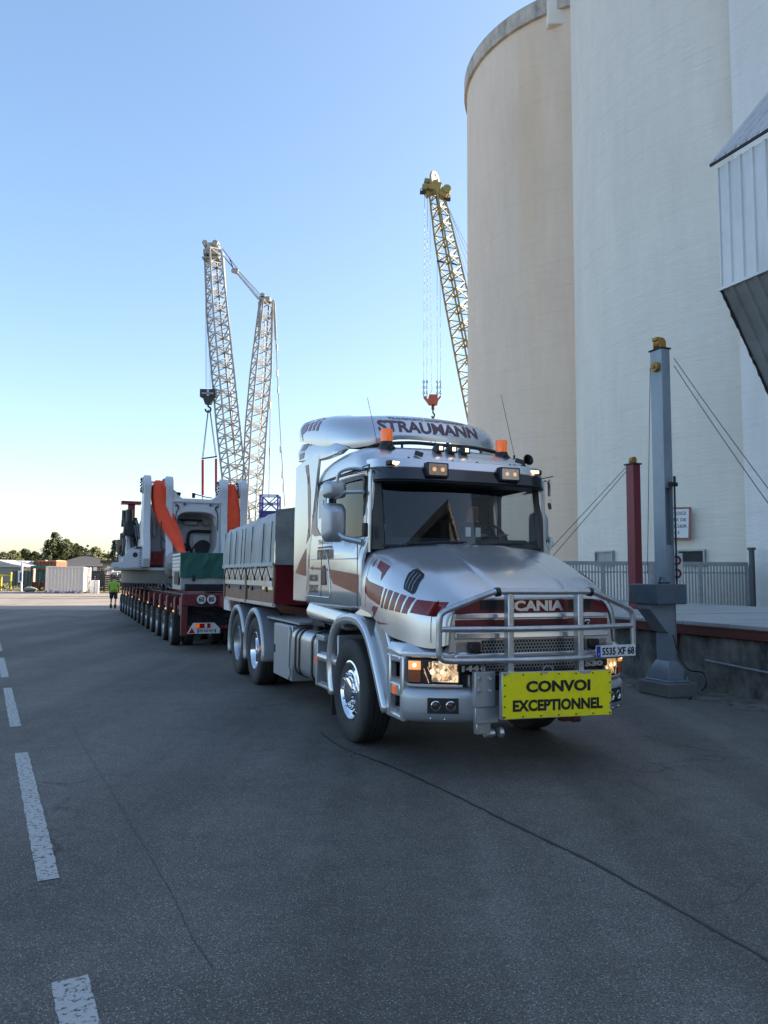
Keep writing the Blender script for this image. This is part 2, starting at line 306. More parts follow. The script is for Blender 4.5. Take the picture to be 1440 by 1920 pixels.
def crack(pts,w,name='road_crack'):
    P=[gnd(*p) for p in pts]; S=[]
    for i in range(len(P)-1):
        n=max(2,int((P[i+1]-P[i]).length/.07))
        for k in range(n): S.append(P[i].lerp(P[i+1],k/n)+Vector((random.uniform(-1,1),random.uniform(-1,1),0))*w*.45)
    A=[];B=[]
    for i,p in enumerate(S):
        t=(S[min(i+1,len(S)-1)]-S[max(i-1,0)]).normalized(); q=Vector((t.y,-t.x,0))*w*random.uniform(.45,1.2); A.append((p.x-q.x,p.y-q.y,.004)); B.append((p.x+q.x,p.y+q.y,.004))
    k=len(S); mb=MB(); mb.add(A+B,[(i,i+1,k+i+1,k+i) for i in range(k-1)]); tag(mb.build(name,SEAL,flat=True),kind='structure')
crack([(600,1375),(640,1402),(740,1440),(870,1500),(960,1546),(1100,1612),(1270,1706),(1440,1800),(1500,1840)],.013)
crack([(100,1290),(150,1390),(200,1470),(290,1620),(330,1690),(360,1760),(410,1830)],.0022)
crack([(0,1572),(110,1568),(180,1558)],.003)
crack([(1330,1700),(1380,1690),(1420,1650),(1440,1645)],.002)
# yard concrete in the sun far down, grass verge
sheet('yard_slab',[(-80,39),(-6,36.5),(14,60),(-10,110),(-90,100)],.004,CONC)
sheet('path',[(-240,69),(-60,69),(-36,73.5),(-60,125),(-240,430)],.008,mat('side_road',(.12,.12,.125),.8,0,.1,.3))
vb=MB()
vp=[(-33,72),(-27.5,68.2),(-12,71),(-4,78),(-4,150),(-120,330),(-150,300),(-60,110)]
vb.add([(x,y,.012) for x,y in vp],[tuple(range(len(vp)))]); tag(vb.build('verge',GRASS,flat=True),kind='structure')
# ------------------------------------------------------------------ silos
def concrete_wall(name,col,warm,seam=None):
    m=bpy.data.materials.new(name); m.use_nodes=True; n=m.node_tree; N=n.nodes; L=n.links; p=N['Principled BSDF']; p.inputs['Roughness'].default_value=.85
    tc=N.new('ShaderNodeTexCoord')
    def noise(sc,st,det=6,ro=.6):
        mp=N.new('ShaderNodeMapping'); mp.inputs['Scale'].default_value=st; L.new(tc.outputs['Object'],mp.inputs[0])
        k=N.new('ShaderNodeTexNoise'); k.inputs['Scale'].default_value=sc; k.inputs['Detail'].default_value=det; k.inputs['Roughness'].default_value=ro; L.new(mp.outputs[0],k.inputs['Vector']); return k.outputs[0]
    def ramp(src,a,b,c0,c1):
        k=N.new('ShaderNodeValToRGB'); k.color_ramp.elements[0].position=a; k.color_ramp.elements[1].position=b; k.color_ramp.elements[0].color=(*c0,1); k.color_ramp.elements[1].color=(*c1,1); L.new(src,k.inputs[0]); return k.outputs[0]
    def mix(a,b,f,mode='MIX'):
        k=N.new('ShaderNodeMix'); k.data_type='RGBA'; k.blend_type=mode
        if isinstance(f,float): k.inputs['Factor'].default_value=f
        else: L.new(f,k.inputs['Factor'])
        L.new(a,k.inputs['A'])
        if isinstance(b,tuple): k.inputs['B'].default_value=(*b,1)
        else: L.new(b,k.inputs['B'])
        return k.outputs['Result']
    c=Vector(col)
    x=ramp(noise(.25,(1,1,.35)),.3,.7,tuple(c*.90),tuple(c*1.07))
    wv=N.new('ShaderNodeTexWave'); wv.wave_type='BANDS'; wv.bands_direction='Z'; wv.inputs['Scale'].default_value=.26; wv.inputs['Distortion'].default_value=1.2; wv.inputs['Detail'].default_value=3; wv.inputs['Detail Scale'].default_value=.6; L.new(tc.outputs['Object'],wv.inputs['Vector'])
    x=mix(x,ramp(wv.outputs[0],.0,.03,(.975,.97,.97),(1,1,1)),1.,'MULTIPLY')
    x=mix(x,ramp(noise(3,(1,1,.12),5),.3,.7,(.965,.965,.965),(1.03,1.03,1.03)),1.,'MULTIPLY')      # vertical streaks
    x=mix(x,ramp(noise(1.6,(.30,.30,3.2),8,.75),.58,.76,(1,1,1),(.88,.87,.86)),1.,'MULTIPLY')    # lift lines
    if warm: x=mix(x,warm[0],ramp(noise(warm[1],(1,1,.10),4),warm[2],warm[2]+.22,(0,0,0),(warm[3],)*3))
    L.new(x,p.inputs['Base Color'])
    b=N.new('ShaderNodeBump'); b.inputs['Strength'].default_value=.6; b.inputs['Distance'].default_value=.07; L.new(noise(2.2,(.4,.4,2.2),8,.75),b.inputs['Height'])
    b2=N.new('ShaderNodeBump'); b2.inputs['Strength'].default_value=.25; b2.inputs['Distance'].default_value=.01; L.new(noise(14,(1,1,1),4),b2.inputs['Height']); L.new(b.outputs[0],b2.inputs['Normal']); L.new(b2.outputs[0],p.inputs['Normal'])
    return m
SILO_A=concrete_wall('silo_beige',(.86,.68,.53),((.76,.50,.25),.16,.50,.6))
SILO_B=concrete_wall('silo_cream',(.85,.79,.69),((.76,.67,.54),.2,.5,.45))
SILO_C=concrete_wall('tower_white',(.85,.82,.78),None)
RIM=mat('silo_rim',(.58,.50,.42),.9,0,.15,2,bump=.3,dirt=(.12,.11,.10),dscale=1.4,damt=.7,streak=.3)
RS=7.2; C1=Vector((1.65*RS,5.83*RS,0)); C2=Vector((2.02*RS,3.88*RS,0)); H1=(atY(870,160,math.sqrt(C1.length_squared-RS*RS)*math.cos(R(6.2)))).z
s1=empty('grain_silo',C1,0,'beige round concrete silo with a grey rim, its rounded top in view','silo','round concrete silos')
mb=MB(); mb.lathe([(RS,-.2),(RS,H1-.92)],128,cap=False); mb.build('wall',SILO_A,s1)
mb=MB(); mb.lathe([(RS,H1-.92),(RS+.16,H1-.90),(RS+.16,H1),(RS-.1,H1),(RS-.1,H1-.05),(.01,H1-.05)],128,cap=False); mb.build('rim',RIM,s1)
mb=MB(); q=atY(1000,8,33)-C1; 
mb.bar((-4.2,-3.2,H1),(-4.2,-3.2,H1+1.6),.07); mb.bar((-4.2,-3.2,H1+.8),(-1.6,-5.2,H1+.8),.06); mb.bar((-4.2,-3.2,H1+1.5),(-1.6,-5.2,H1+1.5),.06); mb.bar((-1.6,-5.2,H1),(-1.6,-5.2,H1+1.6),.07); mb.box((-2.4,-3.4,H1+.7),(2.2,2.2,1.4)); mb.build('roof_hut',RIM,s1)
s2=empty('grain_silo',C2,0,'cream round concrete silo behind the fence and the two hoist posts','silo','round concrete silos')
mb=MB(); mb.lathe([(RS,-.2),(RS,H1+.2),(.01,H1+.2)],160,cap=False); mb.build('wall',SILO_B,s2)
def on_silo(px,py):
    r=ray(px,py); o=Vector((0,0,CAMH)); a=r.x**2+r.y**2; b=-2*(r.x*C2.x+r.y*C2.y); c=C2.length_squared-RS*RS
    t=(-b-math.sqrt(max(0,b*b-4*a*c)))/(2*a); return o+r*t
for (x0,y0,x1,y1,m) in ((1120,1034,1153,1062,STEELG),(1272,1031,1324,1062,DARK)):
    a=on_silo(x0,y0); b=on_silo(x1,y0); zb=on_silo((x0+x1)/2,y1).z; d=(b-a).normalized(); M=Matrix.Translation(-C2)@Matrix.Translation(Vector(((a.x+b.x)/2,(a.y+b.y)/2,(a.z+zb)/2)))@Matrix.Rotation(math.atan2(d.y,d.x),4,'Z')
    w=(b-a).length; h=a.z-zb
    fr=MB(); fr.ring_poly([(-w/2,-h/2),(w/2,-h/2),(w/2,h/2),(-w/2,h/2)],[(-w/2+.05,-h/2+.05),(w/2-.05,-h/2+.05),(w/2-.05,h/2-.05),(-w/2+.05,h/2-.05)],-.12,.1); f=fr.build('hatch_frame',GALV,s2,M)
    pn=MB(); pn.box((0,-.02,0),(w-.1,.08,h-.1)); pn.build('hatch',m,f)
br=MB(); a=atY(1028,44,35.5); 
br.bb(a.x,a.x+9,35.5,39.5,a.z,a.z+3); tag(br.build('silo_bridge',SILO_B,bevel=.03),'pale concrete bridge joining the tops of the two round silos','bridge')
# flat tower at the right, out to behind the camera's right; off-frame bulk throws the shade
c0=atY(1389,700,21.7); 
TB=[(c0.x,c0.y),(c0.x+5.2,c0.y-11.5),(c0.x+9.0,c0.y-26.5),(c0.x+24,c0.y-22),(c0.x+22,c0.y+4)]
tw=empty('elevator_tower',(0,0,0),0,'flat pale wall of the grain elevator tower at the right edge of the view','tower')
mb=MB(); mb.prism(TB,-.2,23.5,'xy'); mb.build('wall',SILO_C,tw)
pl=MB(); ox=.12; z1=atY(1425,1046,21).z
pl.prism([(c0.x+.30,c0.y-.75),(c0.x+5.2-.11,c0.y-11.5),(c0.x+5.2+1,c0.y-11.5),(c0.x+1.3,c0.y-.75)],0,z1,'xy'); pl.build('plinth',mat('grey_plinth',(.27,.28,.28),.8,0,.1,2),tw,bevel=.02)
# ------------------------------------------------------------------ corrugated hopper house
hd=Vector((.40,-.917,0)); hv=Vector((.917,.40,0)); hc=atY(1347,305,15.0); hb=atY(1354,541,15.0)
SHEETM=mat('corrugated_white',(.66,.65,.62),.45,.3,.06,2,dirt=(.25,.25,.25),dscale=1.2,damt=.45,streak=.15)
SHEETD=mat('corrugated_grey',(.25,.26,.26),.6,.2,.1,2,dirt=(.13,.13,.12),dscale=1.2,damt=.5)
SHEETR=mat('corrugated_roof',(.56,.55,.53),.4,.4,.1,2,dirt=(.25,.2,.17),dscale=1.5,damt=.4)
hh=empty('corrugated_hopper_house',(hc.x,hc.y,0),0,'corrugated metal hopper house jutting out high at the right edge','hopper')
O0=Vector((hc.x,hc.y,0))
def corr(name,o,u,v,lu,lv,m,per=.25,dep=.035,parent=None,rib=.055):   # trapezoid-profile sheet; ribs run along v
    mb=MB(); u=u.normalized(); v=v.normalized(); nn_=u.cross(v).normalized(); pr=[]; s=0
    while s<lu:
        for ds,h in ((0,0),(per-rib*2,0),(per-rib*1.6,dep),(per-rib*.4,dep)):
            if s+ds<=lu: pr.append((s+ds,h))
        s+=per
    pr.append((lu,0)); vs=[o+u*a+nn_*h for a,h in pr]+[o+u*a+nn_*h+v*lv for a,h in pr]; k=len(pr)
    mb.add(vs,[(i,i+1,k+i+1,k+i) for i in range(k-1)]); ob=mb.build(name,m,parent,flat=True); 
    sol=ob.modifiers.new('thick','SOLIDIFY'); sol.thickness=.004; return ob
zt,zb_=hc.z-.12,hb.z; hgt=zt-zb_
Z=Vector((0,0,1))
corr('wall_sheet',Vector((0,0,zb_)),hd,Z,7,hgt,SHEETM,parent=hh,per=.29)
corr('wall_sheet',Vector((0,0,zb_))+hv*3.2,-hv,Z,3.2,hgt,SHEETM,parent=hh,per=.29)
mb=MB(); mb.bar(Vector((0,0,zb_-.02))-hv*.02-hd*.05,Vector((0,0,zb_-.02))+hd*7-hv*.02,.08,.06); mb.bar(Vector((0,0,zb_-.03)),Vector((0,0,zt)),.05,.05); mb.build('trim',SHEETM,hh,bevel=.005)
corr('roof_sheet',Vector((0,0,hc.z))-hv*.12-hd*.14,hd,(hv+Z*1.15),7.6,3.4,SHEETR,parent=hh,per=.26)
fb=Vector((0,0,zb_-.03)); fv=(hv*.62-Z).normalized()
corr('funnel_sheet',fb+fv*2.7,hd,-fv,7,2.7,SHEETD,parent=hh,per=.29)
mb=MB(); mb.add([fb,fb+hv*2.2,fb+fv*2.7],[(0,1,2)]); mb.build('funnel_end',SHEETD,hh,flat=True)
mb=MB()
rs_=random.Random(5); mb.tube([fb+fv*(.09*i)+Vector((-.02,0,-.01+rs_.uniform(-.02,.02))) for i in range(31)],.03,6,rs=[rs_.uniform(.018,.038) for i in range(31)])
mb.build('edge_strip',DARK,hh)
mb=MB(); mb.bar(Vector((0,0,hc.z-.03))-hv*.10-hd*.12,Vector((0,0,hc.z-.03))-hv*.10+hd*7,.04,.05); mb.build('gutter',DARK,hh)
# ------------------------------------------------------------------ fence
fz=atY(1230,1053,21.5).z; FX0,FX1=atY(1040,1060,21.5).x,atY(1402,1060,21.5).x
fe=empty('metal_fence',((FX0+FX1)/2,21.5,0),0,'galvanised fence of close upright slats in front of the cream silo','fence')
Lh=(FX1-FX0)/2
mb=MB(); mb.bb(-Lh,Lh,-.04,.04,fz-.1,fz); mb.bb(-Lh,Lh,-.025,.025,fz-.32,fz-.28) ; mb.bb(-Lh,Lh,-.03,.03,.12,.2); mb.build('rail',GALV,fe,bevel=.005)
x=-Lh; i=0
while x<=Lh+.01:
    pb=MB(); pb.bb(x-.05,x+.05,-.05,.05,0,fz-.1); pb.build('post',GALV,fe,bevel=.006); x+=Lh*2/4
mb=MB(); x=-Lh+.08
while x<Lh:
    mb.box((x,0.0,(fz-.12+.2)/2+.04),(.045,.018,fz-.32)); x+=.088
mb.build('slat_panel',GALV,fe)
mb=MB(); p=atY(1409,1030,21.1); mb.cyl((p.x,21.1,0),(p.x,21.1,p.z),.075); mb.cyl((p.x,21.1,p.z-.02),(p.x,21.1,p.z+.05),.11)
tag(mb.build('drain_pipe',mat('dark_pipe',(.08,.08,.09),.5),bevel=.005),'dark upright drain pipe at the corner between cream silo and white tower','pipe')
# ------------------------------------------------------------------ weighing platform, retaining wall
u=Vector((-.375,.927,0)); v=Vector((.927,.375,0)); w0=Vector((4.74,11.62,0)); angu=math.atan2(u.y,u.x)
DZ=(atY(1296,1165,11.8)).z
PM=Matrix.Translation(w0)@Matrix.Rotation(angu,4,'Z')        # local x = along u (away), local y = left of u = -v
pf=empty('loading_platform',w0,angu,'raised steel loading platform with a pale plank deck and rusty edge beams','platform')
DECK=mat('pale_deck',(.42,.43,.42),.55,.2,.15,3,dirt=(.25,.22,.19),dscale=1.5,damt=.6,bump=.2)
mb=MB(); k=-6.
while k<10.4:
    mb.bb(k,k+.88,-6.4,.02,DZ-.05,DZ+random.uniform(-.006,.008)); k+=.9
mb.build('deck',DECK,pf,bevel=.006)
mb=MB(); mb.bb(-6,10.4,-.06,.06,DZ-.19,DZ-.055); mb.bb(-6,10.4,-.10,.075,DZ-.062,DZ-.052); mb.build('edge_beam',RUST,pf,bevel=.006)
mb=MB(); mb.bb(10.42,10.55,-6.4,0,DZ-.1,DZ+.12); mb.box((10.5,-3.4,DZ+.2),(.1,.35,.14)); mb.box((10.5,-5.6,DZ+.2),(.1,.35,.14)); mb.build('edge_beam',RUST,pf,bevel=.01)
mb=MB(); mb.prism([(.35,DZ-.19),(.6,DZ-.19),(.5,DZ-.5),(.42,DZ-.52)],.0,.09,'xz'); mb.build('bracket',RUST,pf)
WALLC=mat('stained_concrete',(.19,.18,.16),.9,0,.7,1.6,bump=.7,bscale=14,dirt=(.012,.012,.012),dscale=2.3,damt=1.0,streak=.45)
mb=MB(); mb.bb(-6,10.4,-.35,-.02,-.1,DZ-.2); o=mb.build('retaining_wall',WALLC,None,PM,bevel=.015); tag(o,'black stained concrete wall under the edge of the loading platform','wall')
mb=MB(); a=gnd(1318,1236); 
mb.tube([(-3.6,.05,.40),(-1.5,.05,.44),(-.2,.05,.50),(-.2,-.02,.50)],.016,8); tag(mb.build('wall_pipe',GALV,None,PM),'thin pale pipe running along the stained concrete wall','pipe')
KB=mat('kerb_dirt',(.17,.15,.12),.95,0,.5,5,bump=.8,bscale=30,dirt=(.05,.045,.04),dscale=6,damt=.8)
mb=MB(); P0=[];P1=[]
for i in range(60):
    s=-7+i*.3; P0.append((s,.50+random.uniform(-.14,.16),.004)); P1.append((s,-.03,.05+random.uniform(0,.03)))
mb.add(P0+P1,[(i,i+1,61+i,60+i) for i in range(59)]); tag(mb.build('dirt_strip',KB,None,PM),kind='stuff')
mb=MB(); 
for i in range(420):
    s=random.uniform(-6,7); t=abs(random.gauss(0,.24)); r=random.uniform(.010,.034); mb.sph((s,.02+t,.02),r,5,(1,random.uniform(.6,1.4),.6))
tag(mb.build('rubble',mat('rubble_stone',(.14,.13,.115),.9,0,.4,9),None,PM,flat=True),kind='stuff')
# ------------------------------------------------------------------ hoist posts
g=Vector((4.20,11.42,0)); gp=empty('hoist_post',g,angu,'tall grey steel hoist post on a concrete block beside the truck','hoist post','steel hoist posts with guy ropes')
PT=atY(1240,657,11.4).z
CON2=mat('plinth_concrete',(.17,.165,.155),.9,0,.2,3,bump=.5,bscale=20,dirt=(.08,.08,.075),dscale=3,damt=.6)
mb=MB(); mb.box((0,0,.10),(.66,.54,.20)); mb.build('plinth',CON2,gp,bevel=.02)
mb=MB(); mb.box((0,0,.215),(.50,.40,.03)); mb.loft([[(x*a,y*b,z) for x,y in ((-1,-1),(1,-1),(1,1),(-1,1))] for a,b,z in ((.185,.15,.23),(.185,.15,.38),(.13,.09,.50))],True,True)
for xx,yy in ((-.22,-.17),(.22,-.17),(-.22,.17),(.22,.17)): mb.cyl((xx,yy,.22),(xx,yy,.27),.016,6)
mb.build('base',STEELG,gp,bevel=.012)
mb=MB()
mb.bb(-.125,.125,.065,.08,.4,PT); mb.bb(-.125,.125,-.08,-.065,.4,PT); mb.bb(-.03,.03,-.065,.065,.4,PT); mb.bb(-.115,-.105,-.065,.065,.4,2.2)
mb.bb(-.125,-.105,-.065,.065,3.05,PT)
mb.build('column',STEELG,gp,bevel=.006)
mb=MB(); mb.box((0,0,PT+.01),(.28,.20,.02)); mb.build('cap',DARK,gp,bevel=.004)
mb=MB(); mb.bb(-.34,.26,-.085,.46,1.33,1.62); o=mb.build('motor_box',mat('box_paint',(.10,.13,.16),.45,.2,.1,4,dirt=(.06,.07,.08),dscale=3,damt=.5),gp,bevel=.012)
mb=MB(); mb.prism([(.081,1.33),(.42,1.33),(.42,1.26),(.12,.92),(.081,.92)],-.14,.14,'yz',Matrix.Translation((0,0,0))); mb.build('gusset',STEELG,gp,bevel=.006)
mb=MB(); mb.tube([(-.1,.2,1.64),(-.08,.16,1.70),(0,.1,1.72),(.06,.05,1.66),(.02,-.02,1.64)],.012,6); mb.tube([(-.2,.3,1.635),(-.1,.0,1.64),(-.02,-.12,1.68)],.012,6); mb.build('cable_loop',BLACK,gp)
PUL=mat('yellow_pulley',(.45,.23,.03),.5,.2,.3,9,dirt=(.05,.04,.03),dscale=9,damt=.8)
mb=MB(); mb.cyl((-.02,.085,PT-.27),(-.02,.14,PT-.27),.075,20); mb.cyl((-.02,.14,PT-.27),(-.02,.16,PT-.27),.03,12); mb.build('pulley',PUL,gp,bevel=.004)
mb=MB(); mb.cyl((-.06,0,PT+.12),(.06,0,PT+.12),.075,18); mb.box((-.07,0,PT+.07),(.015,.12,.14)); mb.box((.07,0,PT+.07),(.015,.12,.14)); mb.box((.0,.06,PT+.17),(.1,.08,.05)); mb.build('pulley',PUL,gp,bevel=.004)
mb=MB(); mb.box((-.16,-.05,3.1),(.05,.14,.06)); mb.cyl((-.19,-.05,3.1),(-.19,-.05,3.22),.02,8); mb.cyl((-.165,-.07,1.6),(-.165,-.07,3.1),.015,8); mb.build('catch',DARK,gp,bevel=.004)
iw=gp.matrix_world.inverted()
def rope(name,a,b,r,par,m=ROPE,sag=0):
    a=Vector(a); b=Vector(b); pts=[a.lerp(b,t/12)-Vector((0,0,sag*4*(t/12)*(1-t/12))) for t in range(13)] if sag else [a,b]
    q=MB(); q.tube(pts,r,6); return q.build(name,m,par)
tp=g+Vector((0,0,PT))
for a,b in (((1264,672),(1470,955)),((1264,686),(1470,985))): rope('guy_rope',iw@atY(*a,11.45),iw@atY(*b,9.5),.006,gp,sag=.03)
rope('hoist_rope',iw@atY(1219,690,11.35),iw@atY(1214,1075,11.35),.005,gp)
wp=MB(); 
pa=atY(1263,1038,11.62); pb_=atY(1279,1088,11.62)
M=frameM((atY(1268,1063,11.62)),(1,0.05,0),(0,0,1)); M=iw@M
wp.box((0,0,0),(.20,.42,.012),M); o=wp.build('warning_plate',WHITE,gp,bevel=.003)
for yy in (.1,-.1):
    q=MB(); q.lathe([(.045,.009),(.075,.009),(.075,.013),(.045,.013),(.045,.009)],24,M@Matrix.Translation((-.0,yy,0)),cap=False); q.build('red_ring',RED,o)
# black loose cable down the post foot
mb=MB(); P=[gnd(1273,1255,.9),]
pts=[atY(1262,1190,11.25),atY(1272,1225,11.2),atY(1290,1255,11.1),atY(1318,1262,11.2),atY(1324,1285,11.1),gnd(1310,1298,.02),gnd(1292,1310,.02)]
mb.tube(smooth(pts,5),.010,8); tag(mb.build('loose_cable',BLACK),'black loose cable hanging from the grey hoist post to the stained wall','cable')
mb=MB(); mb.tube(smooth([gnd(1365,1306,.02),gnd(1372,1300,.02),gnd(1390,1303,.02),gnd(1402,1304,.02)],4),.010,6); tag(mb.build('cable_scrap',BLACK),'short scrap of black cable lying at the foot of the stained wall','cable')
rpz=atY(1185,872,16.5); rp=empty('hoist_post',(rpz.x+.02,16.5,DZ),angu,'shorter dark red steel hoist post standing on the loading platform','hoist post','steel hoist posts with guy ropes')
h=rpz.z-DZ
mb=MB(); mb.bb(-.12,.12,.08,.095,0,h); mb.bb(-.12,.12,-.095,-.08,0,h); mb.bb(-.02,.02,-.08,.08,0,h); mb.bb(-.12,-.10,-.08,.08,.0,h); mb.build('column',REDP,rp,bevel=.005)
mb=MB(); mb.box((0,0,h+.015),(.30,.24,.03)); mb.build('cap',DARK,rp)
mb=MB(); mb.cyl((-.05,0,h+.11),(.05,0,h+.11),.07,16); mb.box((-.06,0,h+.07),(.015,.1,.1)); mb.box((.06,0,h+.07),(.015,.1,.1)); mb.build('pulley',PUL,rp,bevel=.004)
iw2=rp.matrix_world.inverted()
for a,b in (((1174,876),(1015,1048)),((1174,884),(1020,1062))): rope('guy_rope',iw2@atY(*a,16.5),iw2@atY(*b,15.2),.007,rp)
rope('hoist_rope',iw2@atY(1195,880,16.5),iw2@atY(1203,1070,16.5),.006,rp)
# sign on the silo
sc_=on_silo(1262,982); dsg=(on_silo(1290,982)-on_silo(1240,982)).normalized(); wS=(on_silo(1294,982)-on_silo(1230,982)).length; hS=(on_silo(1262,953).z-on_silo(1262,1012).z)
M=frameM(sc_+Vector((-.35,-.9,0))*.22,dsg,(0,0,1))
sg=empty('notice_sign',M.translation,0,'white notice board with a red frame and black capitals on the cream silo','sign'); sg.matrix_world=M
mb=MB(); mb.box((0,0,0),(wS,hS,.03)); mb.build('board',WHITE,sg)
mb=MB(); mb.ring_poly([(-wS/2,-hS/2),(wS/2,-hS/2),(wS/2,hS/2),(-wS/2,hS/2)],[(-wS/2+.05,-hS/2+.05),(wS/2-.05,-hS/2+.05),(wS/2-.05,hS/2-.05),(-wS/2+.05,hS/2-.05)],-.02,.03,'xy'); mb.build('frame',RED,sg)
for i,(t,w) in enumerate((('ATTENDEZ',.86),('L ORDRE DE',.86),('CHARGER',.92),('MERCI',.5))):
    mb=MB(); vs,fs=text_fit(t,w*wS*.9,hS*.1,.01); mb.add([(a-(.0 if i<3 else .04),b+hS*(.31-.2*i),.02+c) for a,b,c in vs],fs); mb.build('lettering',BLACK,sg,flat=True)
mb=MB()
for xx in (-.3,.3): mb.box((xx,0,-.12),(.05,.05,.24))
mb.box((0,0,-.04),(.65,.05,.03))
mb.build('bracket',GALV,sg)

dk=empty('clad_warehouse',(22,-26,0),R(-28),'dark clad warehouse behind the viewer, mirrored in the windscreen','warehouse')
mb=MB(); mb.bb(-10,14,-12,12,0,12.5); mb.build('wall',mat('dark_cladding',(.05,.045,.04),.7,0,.2,1),dk)
mb=MB()
for i in range(24): mb.bb(-10.06,-10.0,-12+i,-11.86+i,0,12.5)
mb.build('cladding_rib',BLACK,dk)
mb=MB(); mb.bb(-10.4,14.4,-12.4,12.4,12.5,13); mb.build('roof',RIM,dk)

mb=MB(); mb.lathe([(.001,0),(.36,0),(.40,-.004),(.40,-.006)],28,Matrix.Translation(gnd(137,1157)+Vector((0,0,.012)))); tag(mb.build('manhole_cover',DARK),'dark round manhole cover in the shaded road left of the trailer','manhole')
# ------------------------------------------------------------------ the truck (x forward, y to its left, z up)
TX,TY,TR=.716,8.475,math.atan2(-math.cos(R(22.1)),math.sin(R(22.1)))
tk=empty('heavy_haul_truck',(TX,TY,0),TR,'silver bonneted heavy haulage truck with dark red stripes, bull bar and yellow sign','truck')
SY=1.13
def both(f):
    for s in (-1,1): f(s)
# side wall line of the cab, leaning rear edge
def wx(z): return -1.66+.36*max(0,(z-1.3)/1.5)**1.3       # rear edge of the cab side
cab=empty('cab',label=None); cab.parent=tk; cab.matrix_world=tk.matrix_world
bpy.data.objects.remove(cab)
# --- cab body: side walls with openings, rear wall, floor
WIN=rrect(-.22,.27,2.10,2.74,.05,3); WIN=[(x+ (0.0),z) for x,z in WIN]
RW=rrect(-1.22,-.92,2.24,2.76,.08,3)
def yS(z): return SY-.0-.05*max(0,(z-2.0)/.8)**1.5        # slight tumblehome
def tap(x,z): return .085*min(1,max(0,(x+.35)/.65))**1.5*min(1,max(0,(z-1.9)/.15))
def side_wall(s):
    bm=bmesh.new()
    X=[-1.7,-1.45,-1.22,-1.0,-.78,-.5,-.22,.05,.19,.31]; Zs=[1.36,1.42,1.55,1.72,1.86,1.93,2.10,2.24,2.42,2.60,2.74,2.80,2.84]
    mb=MB(); idx={}
    def vid(i,j):
        z=Zs[j]; x=X[i] if i else wx(z); 
        if i==1: x=max(x,wx(z)+.08)
        y=yS(z)-(.05 if j==0 else 0)-( .02 if z<1.93 and z>1.86 else 0)
        y-=tap(x,z)
        if (i,j) not in idx: idx[(i,j)]=len(mb.v); mb.v.append((x,s*y,z))
        return idx[(i,j)]
    for i in range(len(X)-1):
        for j in range(len(Zs)-1):
            if i in(4,5,6,7) and 6<=j<=9: continue
            mb.f.append((vid(i,j),vid(i+1,j),vid(i+1,j+1),vid(i,j+1)))
    o=mb.build('side_wall',SILVER,tk,ang=50); so=o.modifiers.new('t','SOLIDIFY'); so.thickness=.05; so.offset=0
    return o
sw={s:side_wall(s) for s in (-1,1)}
mb=MB(); mb.prism([(-1.64,1.36),(-1.5,1.36),(-1.3,2.84),(-1.33,2.84)],-SY+.03,SY-.03,'xz'); mb.bb(-1.6,.45,-SY+.05,SY-.05,1.36,1.42); mb.build('rear_wall',INTER,tk)
# door: seams and details on the near/far side
def seamline(pts,s,w=.006,m=BLACK,name='door_seam'):
    q=MB(); q.tube([(x,s*(yS(z)+.026),z) for x,z in pts],w,6); return q.build(name,m,tk)
doors={}
for s in (-1,1):
    doors[s]=seamline(smooth([(.235,1.40),(.23,1.8),(.225,2.06)],4),s,.005)
    seamline([(-1.00,1.45),(-1.00,1.9),(-.95,2.2)],s,.004)
    seamline(smooth([(-1.45,2.42),(-1.38,2.72),(-1.30,2.80),(-.95,2.815),(-.3,2.815),(.28,2.80)],5),s,.008)
    seamline([(-1.60,2.84),(-.4,2.85),(.42,2.84)] if False else [(wx(2.82)+.02,2.835),(.42,2.835)],s,.006)
    # window frame + glass
    q=MB(); q.ring_poly([(x,z) for x,z in rrect(-.80,.205,2.085,2.755,.05,3)],[(x,z) for x,z in rrect(-.765,.175,2.12,2.72,.05,3)],s*(SY-.04),s*(SY+.012)); q.v=[(x,y-s*tap(x,z)*(1 if True else 0),z) for x,y,z in q.v]; fr=q.build('window_frame',BLACK,tk,bevel=.004)
    q=MB(); q.add([(x,s*(SY-.03-tap(x,z)),z) for x in (-.78,-.5,-.22,.05,.19) for z in (2.10,2.73)],[(2*i,2*i+1,2*i+3,2*i+2) for i in range(4)]); q.build('window_glass',GLSD,fr)
    # rear quarter panel window (blanked, light) with dark red surround
    q=MB(); q.prism([(x,z) for x,z in rrect(-1.20,-.93,2.26,2.72,.10,5)],s*(SY-.03),s*(SY+.008)); q.build('quarter_panel',SILVERM,tk,bevel=.006)
    q=MB(); q.box((-1.02,s*(SY+.012),2.50),(.06,.012,.20)); q.build('vent',WHITE,tk,bevel=.004)
    # door handle recess
    q=MB(); q.prism([(-.97,1.60),(-.79,1.60),(-.83,1.80),(-.88,1.83),(-.95,1.82),(-.97,1.78)],s*(SY+.015),s*(SY+.035)); h=q.build('door_handle',BLACK,tk,bevel=.012)
    q=MB(); q.tube(smooth([(-.97,s*(SY+.03),1.46),(-.70,s*(SY+.03),1.46),(-.64,s*(SY+.03),1.50),(-.68,s*(SY+.03),1.72),(-.76,s*(SY+.03),1.92),(-.84,s*(SY+.03),1.96)],4),.006,6); q.tube([(-1.62,s*(SY+.026),1.46),(-.97,s*(SY+.026),1.46)],.006,6); q.build('swage',SILVER,tk)
    q=MB(); q.tube([(wx(1.9)+.03,s*(SY+.02),1.905),(.22,s*(SY+.02),1.885)],.008,8); q.build('swage',SILVER,tk)
    q=MB(); q.tube([(-1.35,s*(SY+.015),1.80),(-1.35,s*(SY+.03),1.80)],.028,14); q.build('lock',CHROME,tk)
